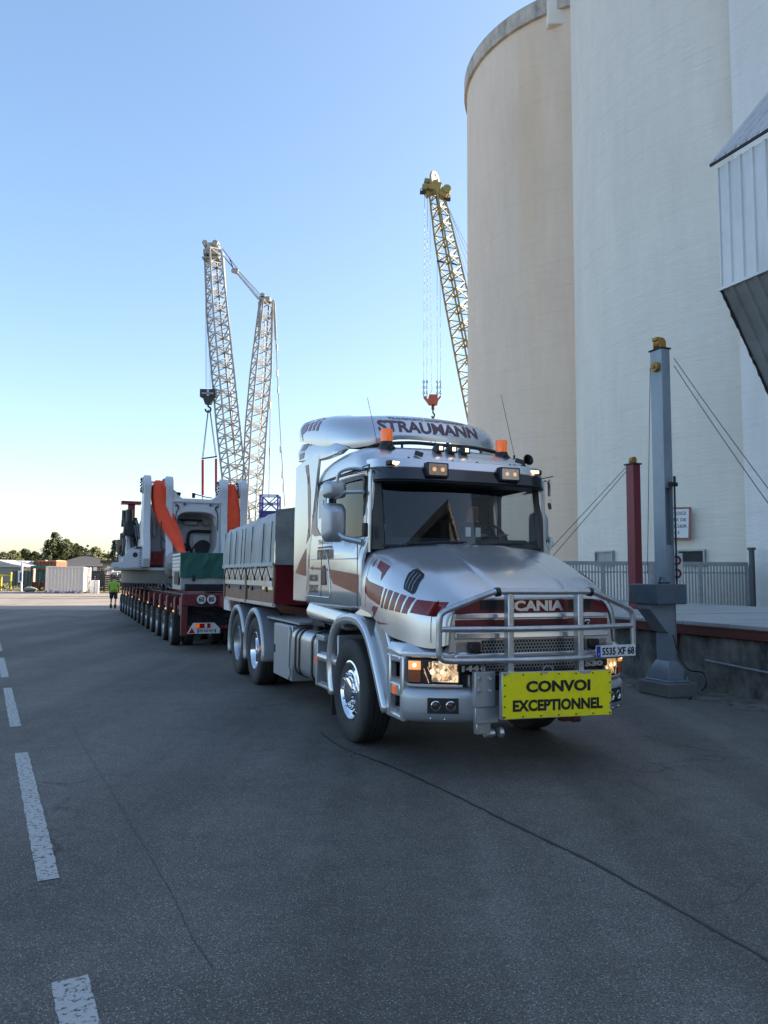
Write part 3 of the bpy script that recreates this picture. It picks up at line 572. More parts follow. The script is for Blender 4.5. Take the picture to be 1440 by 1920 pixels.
# A pillar, black
for s in (-1,1):
    q=MB(); q.loft([[(.27,s*1.05,z0),(.31,s*1.04,z0),(xf,s*.935,z0),(xf-.03,s*.91,z0),(.24,s*.99,z0)] for z0,xf in ((1.98,.42),(2.35,.37),(2.76,.30))],True,True); q.build('pillar',BLACK,tk,ang=60)
    q=MB(); q.tube([(.30,s*1.055,1.95),(.295,s*1.045,2.8)],.022,8); q.build('pillar_strip',SILVER,tk)
# windscreen (curved, raked)
def wsx(y,z): return .50-.16*(z-2.0)-.13*(y/1.0)**2
mb=MB(); ny,nz=16,5
mb.v=[(wsx(-.95+1.9*i/ny,2.0+.76*j/nz),-.95+1.9*i/ny,2.0+.76*j/nz) for j in range(nz+1) for i in range(ny+1)]
mb.f=[(j*(ny+1)+i,j*(ny+1)+i+1,(j+1)*(ny+1)+i+1,(j+1)*(ny+1)+i) for j in range(nz) for i in range(ny)]
ws=mb.build('windscreen',GLS,tk,ang=180)
q=MB(); q.tube([(wsx(y,2.02)+.01,y,2.015) for y in [-.95+.095*i for i in range(21)]],.02,6); q.build('screen_seal',BLACK,ws)
for y0,y1 in ((-.75,-.05),(.0,.72)):
    q=MB(); q.tube([(wsx(y0,2.03)+.04,y0,2.03),(wsx((y0+y1)/2,2.05)+.035,(y0+y1)/2,2.06),(wsx(y1,2.05)+.03,y1,2.07)],.009,6); q.tube([(wsx(y0,2.02)+.05,y0,2.01),(wsx(y0,2.04)+.04,y0+.1,2.06)],.016,6); q.build('wiper',BLACK,tk)
q=MB(); q.bb(.505,.51,-.97,-.89,2.17,2.24); q.box((.508,-.95,2.2),(.002,.07,.07)); 
q=MB(); q.box((wsx(-.95,2.2)-.02,-.93,2.2),(.004,.07,.08)); q.build('sticker',WHITE,ws)
# interior
q=MB(); q.prism([(-.08,1.75),(.0,2.08),(.18,2.12),(.34,2.05),(.36,1.9),(.36,1.6),(-.05,1.6)],-.92,.92); q.build('dashboard',INTER,tk,bevel=.03)
for y in (-.55,.55):
    q=MB(); q.bb(-.75,-.3,y-.24,y+.24,1.5,1.78); q.prism([(-.78,1.7),(-.62,1.7),(-.80,2.42),(-.94,2.42)],y-.22,y+.22); q.bb(-.97,-.83,y-.13,y+.13,2.4,2.62); q.build('seat',INTER,tk,bevel=.04)
q=MB(); q.bb(-1.45,-1.32,-1.0,1.0,1.5,2.8); q.bb(-1.3,.24,-1.0,1.0,2.80,2.85); q.bb(-1.3,-.85,-1.02,-.9,2.05,2.8); q.bb(-1.3,-.85,.9,1.02,2.05,2.8); q.build('headlining',INTER,tk)
q=MB(); M=Matrix.Translation((-.02,.55,2.12))@Matrix.Rotation(R(62),4,'Y')
q.lathe([(.22+.016*math.cos(a),.016*math.sin(a)) for a in [2*PI*k/8 for k in range(9)]],28,M,cap=False)
for a in (90,210,330): q.tube([M@Vector((0,0,0)),M@Vector((.21*math.cos(R(a)),.21*math.sin(R(a)),0))],.014,6)
q.sph(M@Vector((0,0,0)),.05,8,(1,1,.6)); q.build('steering_wheel',BLACK,tk)
for y in (.10,.22):
    q=MB(); q.box((.28,y,2.19),(.02,.055,.10)); q.build('gauge_card',WHITE,tk)
# roof
def sec(x,zc,hw,zs=2.83,yw=1.085):
    p=[(0,zc),(hw*.5,zc-.010),(hw*.85,zc-.03),(hw*1.03,zc-.06),(yw-.035,max(zs+.06,zc-.115)),(yw+.005,max(zs+.03,zc-.20)),(yw+.015,zs)]
    r=[(x,-a,b) for a,b in p[::-1]]+[(x,a,b) for a,b in p[1:]]; return r
rings=[sec(-1.34,3.08,.92),sec(-1.2,3.12,.93),sec(-.9,3.155,.93),sec(-.5,3.17,.93),sec(-.15,3.15,.93),sec(.05,3.10,.92),sec(.17,3.03,.92,2.83,1.06),sec(.25,2.96,.94,2.83,1.04)]
def surf(rings,a=4,b_=4):
    R1=[smooth([Vector(p) for p in r],a) for r in rings]; cols=[smooth([r[k] for r in R1],b_) for k in range(len(R1[0]))]
    return [[tuple(cols[k][i]) for k in range(len(cols))] for i in range(len(cols[0]))]
rr_=surf(rings); mb=MB(); mb.loft(rr_,False); n=len(rr_[0]); mb.add(rr_[0],[tuple(range(n))]); roof=mb.build('roof',SILVER,tk,ang=50)
# silver peak band over the screen, curved in plan
def band(name,m,z0,z1,out0,out1,th=.05,parent=tk,n=24,hw=1.045,xb=.19,bev=.01):
    P=[]
    for k in range(n+1):
        t=-1+2*k/n; y=hw*math.sin(t*PI/2)*1.0; e=(1-abs(t)**3.2); P.append((y,e))
    mb=MB(); rr=[]
    for y,e in P:
        a=xb+out0*e; b=xb+out1*e; rr.append([(a-th,y*.985,z0),(a,y,z0),(b,y,z1),(b-th,y*.985,z1)])
    mb.loft(rr,True,True); return mb.build(name,m,parent,bevel=bev,ang=40)
pk=band('roof_peak',SILVER,2.82,2.925,.34,.27,.24)
vz=band('sun_visor',mat('visor_black',(.012,.014,.018),.18,0,.1,10,coat=.5),2.69,2.825,.40,.34,.03)
band('visor_underside',BLACK,2.672,2.688,.39,.39,.30,vz)
# things on the roof
def place_lamp(y,z,w,h,m,x,housing=True,emis=None,dep=.09,par=tk,nm='spot_lamp'):
    q=MB(); q.bb(x-dep,x,y-w/2,y+w/2,z-h/2,z+h/2); o=q.build(nm,BLACK,par,bevel=.012)
    q=MB(); q.bb(x-.01,x+.004,y-w/2+.02,y+w/2-.02,z-h/2+.015,z+h/2-.015); q.build('lens',m,o,bevel=.004); return o
for y in (-.42,.44):
    o=place_lamp(y,2.80,.25,.15,mat('spot_lens',(.35,.27,.22),.12,.3,.3,25,coat=.8),.60)
    for dy in (-.045,.05):
        q=MB(); q.cyl((.602,y+dy,2.80),(.610,y+dy,2.80),.022,12); q.build('bulb',LAMPD,o)
for y in (-.83,.83):
    s=1 if y>0 else -1; q=MB(); q.box((.42,y,2.86),(.07,.20,.05),rz=-s*.5 if False else s*-.42); o=q.build('marker_lamp',BLACK,tk,bevel=.01)
    q=MB(); q.box((.437,y,2.862),(.06,.12,.034),rz=s*-.42); q.build('lens',LAMPW,o,bevel=.006)
for y in (-.18,-.02,.14):
    q=MB(); q.loft([[(x,y-w,z0),(x,y+w,z0),(x,y+w,z1),(x,y-w,z1)] for x,w,z0,z1 in ((.02,.03,3.09,3.13),(.11,.042,3.07,3.15),(.18,.042,3.06,3.145))],True,True); o=q.build('roof_lamp',BLACK,tk,bevel=.006)
    q=MB(); q.box((.183,y,3.103),(.008,.038,.04)); q.build('lens',LAMPW,o)
for y,zz in ((-.74,3.11),(.70,3.09)):
    o=MB().lathe([(.10,-.02),(.10,.02),(.075,.05),(.07,.085),(.01,.085)],24,Matrix.Translation((-.02,y,zz-.03))).build('beacon_base',BLACK,tk)
    q=MB(); q.lathe([(.066,.085),(.068,.20),(.062,.225),(.01,.235)],24,Matrix.Translation((-.02,y,zz-.03))); q.build('beacon',LAMPO,o)
    q=MB(); q.box((-.02,y,zz+.09),(.03,.07,.09),rz=.6); q.build('reflector',CHROME,o)
    q=MB(); q.box((.08,y,zz-.02),(.05,.035,.07)); q.build('bracket',BLACK,tk)
for y,dx in ((-.80,-.05),(.86,-.05)):
    q=MB(); b=Vector((-.12 if y<0 else .0,y,3.02)); q.tube([b,b+Vector((0,0,.10))],.012,6); q.tube([b+Vector((0,0,.10)),b+Vector((-.02,-.20,.9))*(.62 if y<0 else .8)+Vector((0,0,.08))],.003,5); q.build('aerial',BLACK,tk)
q=MB(); q.lathe([(.015,0),(.02,.06),(.06,.12),(.065,.13),(.055,.12),(.01,.03)],18,Matrix.Translation((.08,.92,3.02))@Matrix.Rotation(R(80),4,'Y'),cap=False); q.build('horn',BLACK,tk)
for y in (-.62,.80,-.1,.2,.62): q=MB(); q.sph((.30,y,2.95),.014,8,(.5,1,1)); q.build('rivet',BLACK,tk)
for y in (-.5,.75): q=MB(); q.bar((.20,y,3.03),(.25,y+.07,3.0),.02,.05); q.build('washer_jet',BLACK,tk)
# black rail behind the beacons
q=MB(); q.tube(smooth([(-.30,-.95,3.06),(-.2,-.8,3.15),(-.15,-.4,3.20),(-.15,0,3.20),(-.15,.4,3.20),(-.2,.85,3.15),(-.25,.98,3.06)],5),.022,8); q.tube([(-.15,-.5,3.12),(-.15,-.5,3.2)],.015,6); q.tube([(-.15,.5,3.12),(-.15,.5,3.2)],.015,6); q.build('roof_rail',BLACK,tk)
# side air deflector (collar) behind the cab
for s in (-1,1):
    q=MB(); zz=[1.38,1.5,2.0,2.5,2.95,3.14]
    rr=[]
    for z in zz:
        xr=-2.20 if z<2.9 else -2.17; xf=wx(z)-.015; rr.append([(xr,s*(SY-.02),z),(xr,s*(SY+.03),z),((xr+xf)/2,s*(SY+.035-.02*(z-1.4)*.2),z),(xf,s*(SY+.01),z),(xf,s*(SY-.03),z),((xr+xf)/2,s*(SY-.01),z)])
    # slope its top with the roof line
    top=[(p[0],p[1],3.13+ (p[0]+2.2)*.10) for p in rr[-1]]; rr[-1]=top
    q.loft(rr,True,True); c1_=q.build('side_deflector',SILVER,tk,bevel=.012,ang=45)
    if s==-1: coll=c1_
    top=smooth([Vector(p) for p in ((-2.09,3.44,0),(-1.6,3.39,0),(-1.1,3.32,0),(-.72,3.23,0),(-.52,3.15,0))],3); bot=smooth([Vector(p) for p in ((-2.12,3.20,0),(-1.75,3.17,0),(-1.35,3.115,0),(-1.0,3.10,0),(-.62,3.10,0))],3)
    q=MB(); rr=[]
    for t_,b_ in zip(top,bot):
        ins=.03+.10*max(0,(t_.x+1.2)); rr.append([(b_.x,s*(1.16-ins*.6),b_.y),(t_.x*.5+b_.x*.5,s*(1.175-ins*.8),(t_.y+b_.y)/2),(t_.x,s*(1.13-ins),t_.y),(t_.x,s*(1.08-ins),t_.y),(b_.x,s*(1.08-ins*.6),b_.y)])
    q.loft(rr,True,True); o=q.build('upper_deflector',SILVER,tk,bevel=.01,ang=45)
    if s==-1: upd=o
# roof spoiler: wing wrapped round three sides
def plan(k,n=28):   # half outline from near rear round to far rear
    pass
def spo(row):
    zr,zc,zm,ins,dx=row; Y=1.12-ins
    pts=[(-2.12,-Y,zr),(-1.7,-Y-.01,zr*.72+zc*.28),(-1.25,-Y,zr*.38+zc*.62),(-.92+dx*.4,-Y+.04,zr*.12+zc*.88),(-.66+dx*.8,-Y+.15,zc),(-.50+dx,-Y+.36,zc*.75+zm*.25),(-.43+dx,-Y*.38,zm),(-.41+dx,0,zm+.005)]
    return pts+[(x,-y,z) for x,y,z in pts[-2::-1]]
rows=[(3.47,3.17,3.28,0,0),(3.54,3.27,3.35,-.012,.0),(3.63,3.39,3.43,-.005,-.03),(3.70,3.48,3.50,.025,-.075),(3.75,3.56,3.57,.085,-.15),(3.77,3.61,3.62,.18,-.27),(3.78,3.64,3.645,.34,-.45)]
rr_=surf([spo(r) for r in rows],3,3); mb=MB(); mb.loft(rr_,False); mb.add(rr_[-1],[tuple(range(len(rr_[-1])))]); spoiler=mb.build('roof_spoiler',SILVER,tk,ang=60)
q=MB(); q.box((-1.5,0,3.35),(.06,1.6,.05)); q.tube([(-1.2,-.6,3.1),(-1.2,-.6,3.5)],.02,6); q.tube([(-1.2,.6,3.1),(-1.2,.6,3.5)],.02,6); q.build('spoiler_stay',BLACK,tk)
# hood shell
H=[(.27,[(0,2.035),(.34,2.035),(.41,2.02),(.5,2.02),(.82,2.0),(1.0,1.96),(1.09,1.86),(1.14,1.66),(1.145,1.38)]),
   (.42,[(0,2.042),(.34,2.042),(.41,2.028),(.5,2.025),(.82,2.0),(1.0,1.95),(1.09,1.84),(1.14,1.65),(1.145,1.36)]),
   (.60,[(0,2.032),(.34,2.032),(.41,2.018),(.5,2.01),(.82,1.98),(1.0,1.91),(1.09,1.78),(1.14,1.60),(1.145,1.33)]),
   (.85,[(0,1.952),(.34,1.952),(.41,1.938),(.5,1.935),(.82,1.90),(1.0,1.82),(1.08,1.70),(1.125,1.52),(1.135,1.22)]),
   (1.02,[(0,1.898),(.34,1.898),(.41,1.884),(.5,1.88),(.80,1.845),(.97,1.765),(1.06,1.64),(1.11,1.48),(1.125,1.16)]),
   (1.28,[(0,1.798),(.34,1.798),(.41,1.785),(.5,1.78),(.78,1.75),(.94,1.675),(1.03,1.57),(1.085,1.42),(1.10,1.13)]),
   (1.48,[(0,1.702),(.33,1.702),(.40,1.69),(.48,1.685),(.74,1.66),(.89,1.595),(.97,1.50),(1.03,1.37),(1.05,1.10)]),
   (1.62,[(0,1.612),(.32,1.612),(.39,1.603),(.46,1.60),(.70,1.575),(.81,1.54),(.90,1.455),(.95,1.33),(.965,1.09)]),
   (1.70,[(0,1.548),(.31,1.548),(.38,1.546),(.45,1.545),(.65,1.53),(.76,1.50),(.83,1.43),(.87,1.31),(.89,1.12)]),
   (1.715,[(0,1.515),(.30,1.515),(.38,1.515),(.45,1.515),(.64,1.51),(.74,1.49),(.80,1.42),(.835,1.31),(.85,1.13)])]
rings=[[(x,-a,b) for a,b in p[::-1]]+[(x,a,b) for a,b in p[1:]] for x,p in H]
mb=MB(); mb.loft(surf(rings,5,5),False); hood=mb.build('hood',SILVER,tk,ang=60)
# crease highlights on the hood
for s in (-1,1):
    pass
NEAR=lambda u,v:(u,-3,v)
# stripes near side: cab band, hood band with slashes
band_cab=[(-1.45,1.81),(-1.0,1.80),(.27,1.72),(.27,1.52),(-.55,1.62),(-.72,1.76),(-1.45,1.79)]
def near_decal(nm,shapes,tgt,m=RED,off=.004): return decal(nm,shapes,tgt,(0,1,0),NEAR,m,tk,off)
def far_decal(nm,shapes,tgt,m=RED,off=.004): return decal(nm,shapes,tgt,(0,-1,0),lambda u,v:(u,3,v),m,tk,off)
for fn in (near_decal,far_decal):
    s=-1 if fn is near_decal else 1
    fn('stripe',[band_cab],sw[s],off=.030)
    fn('stripe',[[(.30,1.72),(.46,1.70),(.52,1.60),(.82,1.56),(.76,1.40),(.50,1.44),(.42,1.50),(.30,1.53)],
        [(.66,1.41),(.76,1.41),(.64,1.29),(.78,1.255),(1.0,1.262),(.56,1.31),(.55,1.335)] ],hood) if False else fn('stripe',[[(.43,1.70),(.50,1.66),(.84,1.60),(.79,1.43),(.52,1.50),(.43,1.55)]],hood)
    fn('stripe',[[(.65,1.42),(.76,1.41),(.66,1.30),(.57,1.315)],[(.57,1.315),(.66,1.30),(.80,1.27),(1.02,1.265),(.80,1.25),(.58,1.275)]],hood)
    fn('stripe',[[(x+.03,1.60-.16*(x-.8)),(x+w+.03,1.60-.16*(x+w-.8)),(x+w-.03,1.41-.07*(x+w-.8)),(x-.03,1.41-.07*(x-.8))] for x,w in ((.855,.03),(.92,.07),(1.025,.08),(1.14,.09),(1.265,.08))],hood)
    fn('stripe',[[(1.40,1.50),(1.60,1.485),(1.9,1.485),(1.9,1.38),(1.60,1.36),(1.36,1.385)]],hood)
    fn('stripe',[[(.60,1.86),(.82,1.80),(.80,1.74),(.76,1.66),(.73,1.74),(.60,1.79)],[(.52,1.87),(.535,1.87),(.515,1.80),(.50,1.80)]],hood)
    # panel with lettering on the side
    fn('door_stripe',[[(-1.60,1.80),(-1.50,1.81),(-1.50,1.98),(-1.55,1.9)],],sw[s],off=.028)
# collar graphics
near_decal('stripe',[[(-2.10,1.74),(-1.66,1.70),(-1.66,2.05)],[(-1.66,2.10),(-1.58,2.3),(-1.62,2.9),(-1.72,3.1),(-1.60,3.1),(-1.50,2.75),(-1.52,2.2)]],coll)
near_decal('stripe',[[(-2.05,3.22),(-1.95,3.42),(-1.35,3.42),(-1.30,3.36),(-1.75,3.35),(-1.85,3.22)]],upd)
near_decal('stripe',[[(-1.50,2.25),(-1.30,2.18),(-1.05,2.18),(-1.22,2.28),(-1.27,2.45),(-1.29,2.75),(-1.40,2.72)]],sw[-1],off=.030)
near_decal('stripe',[[(-2.05,3.62),(-1.93,3.74),(-1.75,3.74),(-1.75,3.56),(-1.95,3.54),(-1.90,3.40)],[(-1.69,3.72),(-1.58,3.71),(-1.58,3.53),(-1.69,3.54)],[(-1.52,3.69),(-1.43,3.68),(-1.43,3.51),(-1.52,3.52)],[(-1.37,3.66),(-1.29,3.65),(-1.29,3.48),(-1.37,3.49)]],spoiler,off=.004)
INK=mat('lettering_dark',(.05,.015,.02),.4,0,.1,20)
GREY=mat('lettering_grey',(.12,.12,.13),.4,0,.1,20)
def txt(t,w,h,cx,cy,bold=.02,shear=0.):
    vs,fs=text_fit(t,w,h,bold); return ([(a+cx+shear*b,b+cy,0) for a,b,c in vs],fs)
def near_text(nm,L,tgt,m,off): return decal(nm,[txt(*l) for l in L],tgt,(0,1,0),NEAR,m,tk,off,.2)
near_text('door_lettering',[('TRANSPORTS',.52,.055,-.88,2.10,.01)],sw[-1],GREY,.029)
near_text('door_lettering',[('STRAUMANN',.60,.12,-.86,1.955,.06)],sw[-1],INK,.030)
near_text('door_lettering',[('68000 COLMAR',.34,.085,-1.30,1.68,.05),('03.89.23.45.75' ,.34,.10,-1.30,1.55,.04)],sw[-1],BLACK,.031)
near_decal('name_line',[[(-1.14,2.045),(-.60,2.045),(-.60,2.025),(-1.14,2.025)]],sw[-1],INK,.029)
# name across the spoiler front
FR=lambda u,v:(3,u,v)
decal('spoiler_lettering',[([(a,b,0) for a,b,c in [(vx,vy,0) for vx,vy,_ in txt('STRAUMANN',1.30,.15,0,3.445,.035)[0]]],txt('STRAUMANN',1.30,.15,0,3.445,.035)[1])],spoiler,(-1,0,0),FR,mat('faded_ink',(.13,.07,.08),.5,0,.2,9),tk,.004,.05)
decal('spoiler_lettering',[([(a,b,0) for a,b,c in txt('TRANSPORTS EXCEPTIONNELS',1.0,.03,0,3.555,.03)[0]],txt('TRANSPORTS EXCEPTIONNELS',1.0,.03,0,3.555,.03)[1])],spoiler,(-1,0,0),FR,GREY,tk,.004,.05)
# side hood vents
for s in (-1,1):
    vo=[(1.155,1.62),(1.175,1.59),(1.32,1.545),(1.34,1.56),(1.335,1.60),(1.285,1.70),(1.255,1.725),(1.125,1.775),(1.10,1.765),(1.10,1.73)]
    o=(near_decal if s<0 else far_decal)('hood_vent',[vo],hood,BLACK,.006)
    (near_decal if s<0 else far_decal)('vent_rib',[[(x+.05,1.60-(x-1.14)*.3),(x+.057,1.60-(x-1.14)*.3),(x+.002,1.745-(x-1.14)*.3),(x-.006,1.745-(x-1.14)*.3)] for x in (1.15,1.20,1.245)],hood,STEELG,.014)
    (near_decal if s<0 else far_decal)('panel_gap',[[(.44,1.34),(.446,1.34),(.446,1.93),(.44,1.93)]],hood,BLACK,.0025)
    (near_decal if s<0 else far_decal)('panel_gap',[[(1.60,1.08),(1.605,1.08),(1.585,1.50),(1.58,1.50)]],hood,BLACK,.0025)
# front grille
GX=1.70
HEXM=bpy.data.materials.new('hex_mesh'); HEXM.use_nodes=True; HEXM.node_tree.nodes['Principled BSDF'].inputs['Base Color'].default_value=(.35,.36,.37,1); HEXM.node_tree.nodes['Principled BSDF'].inputs['Metallic'].default_value=.7; HEXM.node_tree.nodes['Principled BSDF'].inputs['Roughness'].default_value=.4
def hexgrid(y0,y1,z0,z1,r,x,name,m,parent):
    q=MB(); dy=r*1.9; dz=r*1.65; j=0; z=z0
    while z<z1+.001:
        y=y0+(dy/2 if j%2 else 0)
        while y<y1+.001:
            ri=r*.78; ro=r*1.10
            o=[(x,y+ro*math.cos(R(30+60*k)),z+ro*math.sin(R(30+60*k))) for k in range(6)]; i=[(x,y+ri*math.cos(R(30+60*k)),z+ri*math.sin(R(30+60*k))) for k in range(6)]
            q.add(o+i,[(k,(k+1)%6,6+(k+1)%6,6+k) for k in range(6)]); y+=dy
        z+=dz; j+=1
    return q.build(name,m,parent,flat=True)
q=MB(); q.bb(1.60,1.66,-.80,.80,.86,1.40); q.build('radiator',BLACK,tk)
q=MB(); q.prism([(-.855,1.06),(-.84,1.31),(-.805,1.42),(-.745,1.49),(-.64,1.512),(.64,1.512),(.745,1.49),(.805,1.42),(.84,1.31),(.855,1.06)],1.62,1.668,'yz',None) if False else q.add([(xx,y,z) for xx in (1.62,1.70) for y,z in ((-.855,1.06),(-.845,1.31),(-.81,1.42),(-.75,1.49),(-.64,1.513),(.64,1.513),(.75,1.49),(.81,1.42),(.845,1.31),(.855,1.06))],[tuple(range(10)),tuple(range(19,9,-1))]+[(i,(i+1)%10,(i+1)%10+10,i+10) for i in range(10)]); q.build('nose_plate',SILVER,tk)
q=MB(); q.add([(xx,y,z) for xx in (1.665,GX+.012) for y,z in ((-.835,1.385),(-.80,1.425),(-.74,1.487),(-.62,1.508),(.62,1.508),(.74,1.487),(.80,1.425),(.835,1.385))],[tuple(range(8)),tuple(range(15,7,-1))]+[(i,(i+1)%8,(i+1)%8+8,i+8) for i in range(8)]); g1=q.build('grille_panel',REDG,tk,bevel=.006)
q=MB(); q.bb(1.665,GX+.008,-.80,-.42,1.235,1.335); q.bb(1.665,GX+.008,.36,.80,1.235,1.335); q.bb(1.66,GX+.002,-.45,.40,1.235,1.335); q.build('grille_panel',REDG,tk,bevel=.008)
for z0,z1,o_ in ((1.34,1.39,.03),(1.165,1.225,.045)):
    q=MB(); q.loft([[(GX-.03,y,z0),(GX+o_-.03*abs(y/.82)**4,y,z0+.005),(GX+o_-.005-.03*abs(y/.82)**4,y,z1),(GX-.03,y,z1)] for y in [-.80+.08*k for k in range(21)]],True,True); q.build('grille_bar',SILVER,tk,bevel=.008,ang=50)
for a,b in ((-.56,-.30),(.36,.60)):
    q=MB(); q.bb(GX+.0115,GX+.013,a,b,1.42,1.50)
    for k in range(5): q.box((GX+.014,(a+b)/2,1.425+k*.017),(.006,b-a,.008))
    q.build('grille_slots',BLACK,tk)
hexgrid(-.46,.40,1.245,1.325,.017,GX+.006,'mesh_panel',mat('mesh_dark',(.05,.03,.035),.5,.2),tk)
q=MB(); q.bb(1.66,GX+.003,-.54,.54,1.046,1.155); q.build('mesh_backing',BLACK,tk)
hexgrid(-.52,.52,1.055,1.14,.017,GX+.006,'mesh_panel',HEXM,tk)
hexgrid(-.50,.50,.90,.985,.017,GX+.012,'mesh_panel',HEXM,tk)
q=MB(); q.bb(1.60,GX+.02,-.80,.80,.995,1.045); q.bb(1.6,GX+.0,-.80,-.56,1.045,1.155); q.bb(1.6,GX+.0,.56,.80,1.045,1.155); q.build('bonnet_lip',SILVER,tk,bevel=.012)
for y in (-.62,.62): q=MB(); q.box((GX+.02,y,1.10),(.05,.11,.09)); q.build('latch',BLACK,tk,bevel=.015)
q=MB(); q.bb(1.68,GX+.018,-.78,-.50,.895,.985); q.bb(1.68,GX+.018,.50,.78,.895,.985); q.build('badge_panel',BLACK,tk,bevel=.006)
def front_text(nm,t,w,h,y,z,x,m,bold=.06,par=tk,ext=.006):
    vs,fs=text_fit(t,w,h,bold,.02); q=MB(); q.add([(x+c*.25,y+a,z+b) for a,b,c in vs],fs); return q.build(nm,m,par,flat=True)
front_text('nameplate','SCANIA',.60,.095,.0,1.452,GX+.022,mat('badge_silver',(.60,.62,.64),.3,.8,.04),.05)
front_text('badge','144',.17,.052,-.665,.922,GX+.03,ALU,.06)
front_text('badge','G',.05,.042,-.545,.917,GX+.03,ALU,.06)
front_text('badge','530',.20,.052,.62,.922,GX+.03,ALU,.06)
q=MB(); q.loft([[(GX+.012,.56+a*.036,1.285+b*.042) for a,b in ((0,-1),(.7,-.5),(.9,.2),(.8,.9),(0,1),(-.8,.9),(-.9,.2),(-.7,-.5))],[(GX+.022,.56+a*.033,1.285+b*.039) for a,b in ((0,-1),(.7,-.5),(.9,.2),(.8,.9),(0,1),(-.8,.9),(-.9,.2),(-.7,-.5))]],True,True); e=q.build('emblem',CHROME,tk)
q=MB(); q.lathe([(.026,0),(.026,.004),(.001,.004)],20,Matrix.Translation((GX+.026,.56,1.287))@Matrix.Rotation(PI/2,4,'Y')); q.build('emblem_disc',mat('emblem_blue',(.02,.03,.09),.3),e)
q=MB(); q.loft([[(GX+.030,.56+a*.7,1.287+b*.7) for a,b in ((-.008,-.018),(.012,-.012),(.014,.006),(.004,.018),(-.014,.012),(-.006,.0))],[(GX+.033,.56+a*.7,1.287+b*.7) for a,b in ((-.008,-.018),(.012,-.012),(.014,.006),(.004,.018),(-.014,.012),(-.006,.0))]],True,True); q.build('emblem_head',ALU,e)
def glow():
    m=bpy.data.materials.new('lit_lamp_reflector'); m.use_nodes=True; n=m.node_tree; N=n.nodes; L=n.links; p=N['Principled BSDF']; p.inputs['Metallic'].default_value=.8; p.inputs['Roughness'].default_value=.2; p.inputs['Base Color'].default_value=(.7,.65,.55,1)
    tc=N.new('ShaderNodeTexCoord'); v=N.new('ShaderNodeTexVoronoi'); v.inputs['Scale'].default_value=34; w=N.new('ShaderNodeTexNoise'); w.inputs['Scale'].default_value=11; w.inputs['Detail'].default_value=5; L.new(tc.outputs['Object'],v.inputs['Vector']); L.new(tc.outputs['Object'],w.inputs['Vector'])
    k=N.new('ShaderNodeMath'); k.operation='MULTIPLY'; s_=N.new('ShaderNodeSeparateColor'); L.new(v.outputs['Color'],s_.inputs[0]); L.new(s_.outputs[0],k.inputs[0]); L.new(w.outputs[0],k.inputs[1])
    r=N.new('ShaderNodeValToRGB'); r.color_ramp.elements[0].position=.12; r.color_ramp.elements[1].position=.42; r.color_ramp.elements[0].color=(.10,.05,.02,1); r.color_ramp.elements[1].color=(1,.72,.40,1); L.new(k.outputs[0],r.inputs[0]); L.new(r.outputs[0],p.inputs['Emission Color']); p.inputs['Emission Strength'].default_value=.42; return m
GLOW=glow()
# bumper corners (headlamp, fog lamps, steps)
def corner_plan(s,k=0.):
    return [(1.07,s*(1.17-k)),(1.36,s*(1.17-k)),(1.46,s*(1.15-k)),(1.54,s*(1.06-k)),(1.62,s*.92),(1.68,s*.76),(1.70,s*.66)]
def wall_from(plan,z0,z1,th,name,m,bev=.012,par=tk,zoff=None):
    q=MB(); pl=[Vector((a,b,0)) for a,b in plan]; rr=[]
    for i,p in enumerate(pl):
        t=(pl[min(i+1,len(pl)-1)]-pl[max(i-1,0)]).normalized(); nrm=Vector((-t.y,t.x,0)); 
        if nrm.dot(Vector((1.2,0,0))-p)<0: nrm=-nrm
        a=p; b=p+nrm*th; rr.append([(a.x,a.y,z0),(a.x,a.y,z1),(b.x,b.y,z1),(b.x,b.y,z0)])
    q.loft(rr,True,True); return q.build(name,m,par,bevel=bev,ang=40)
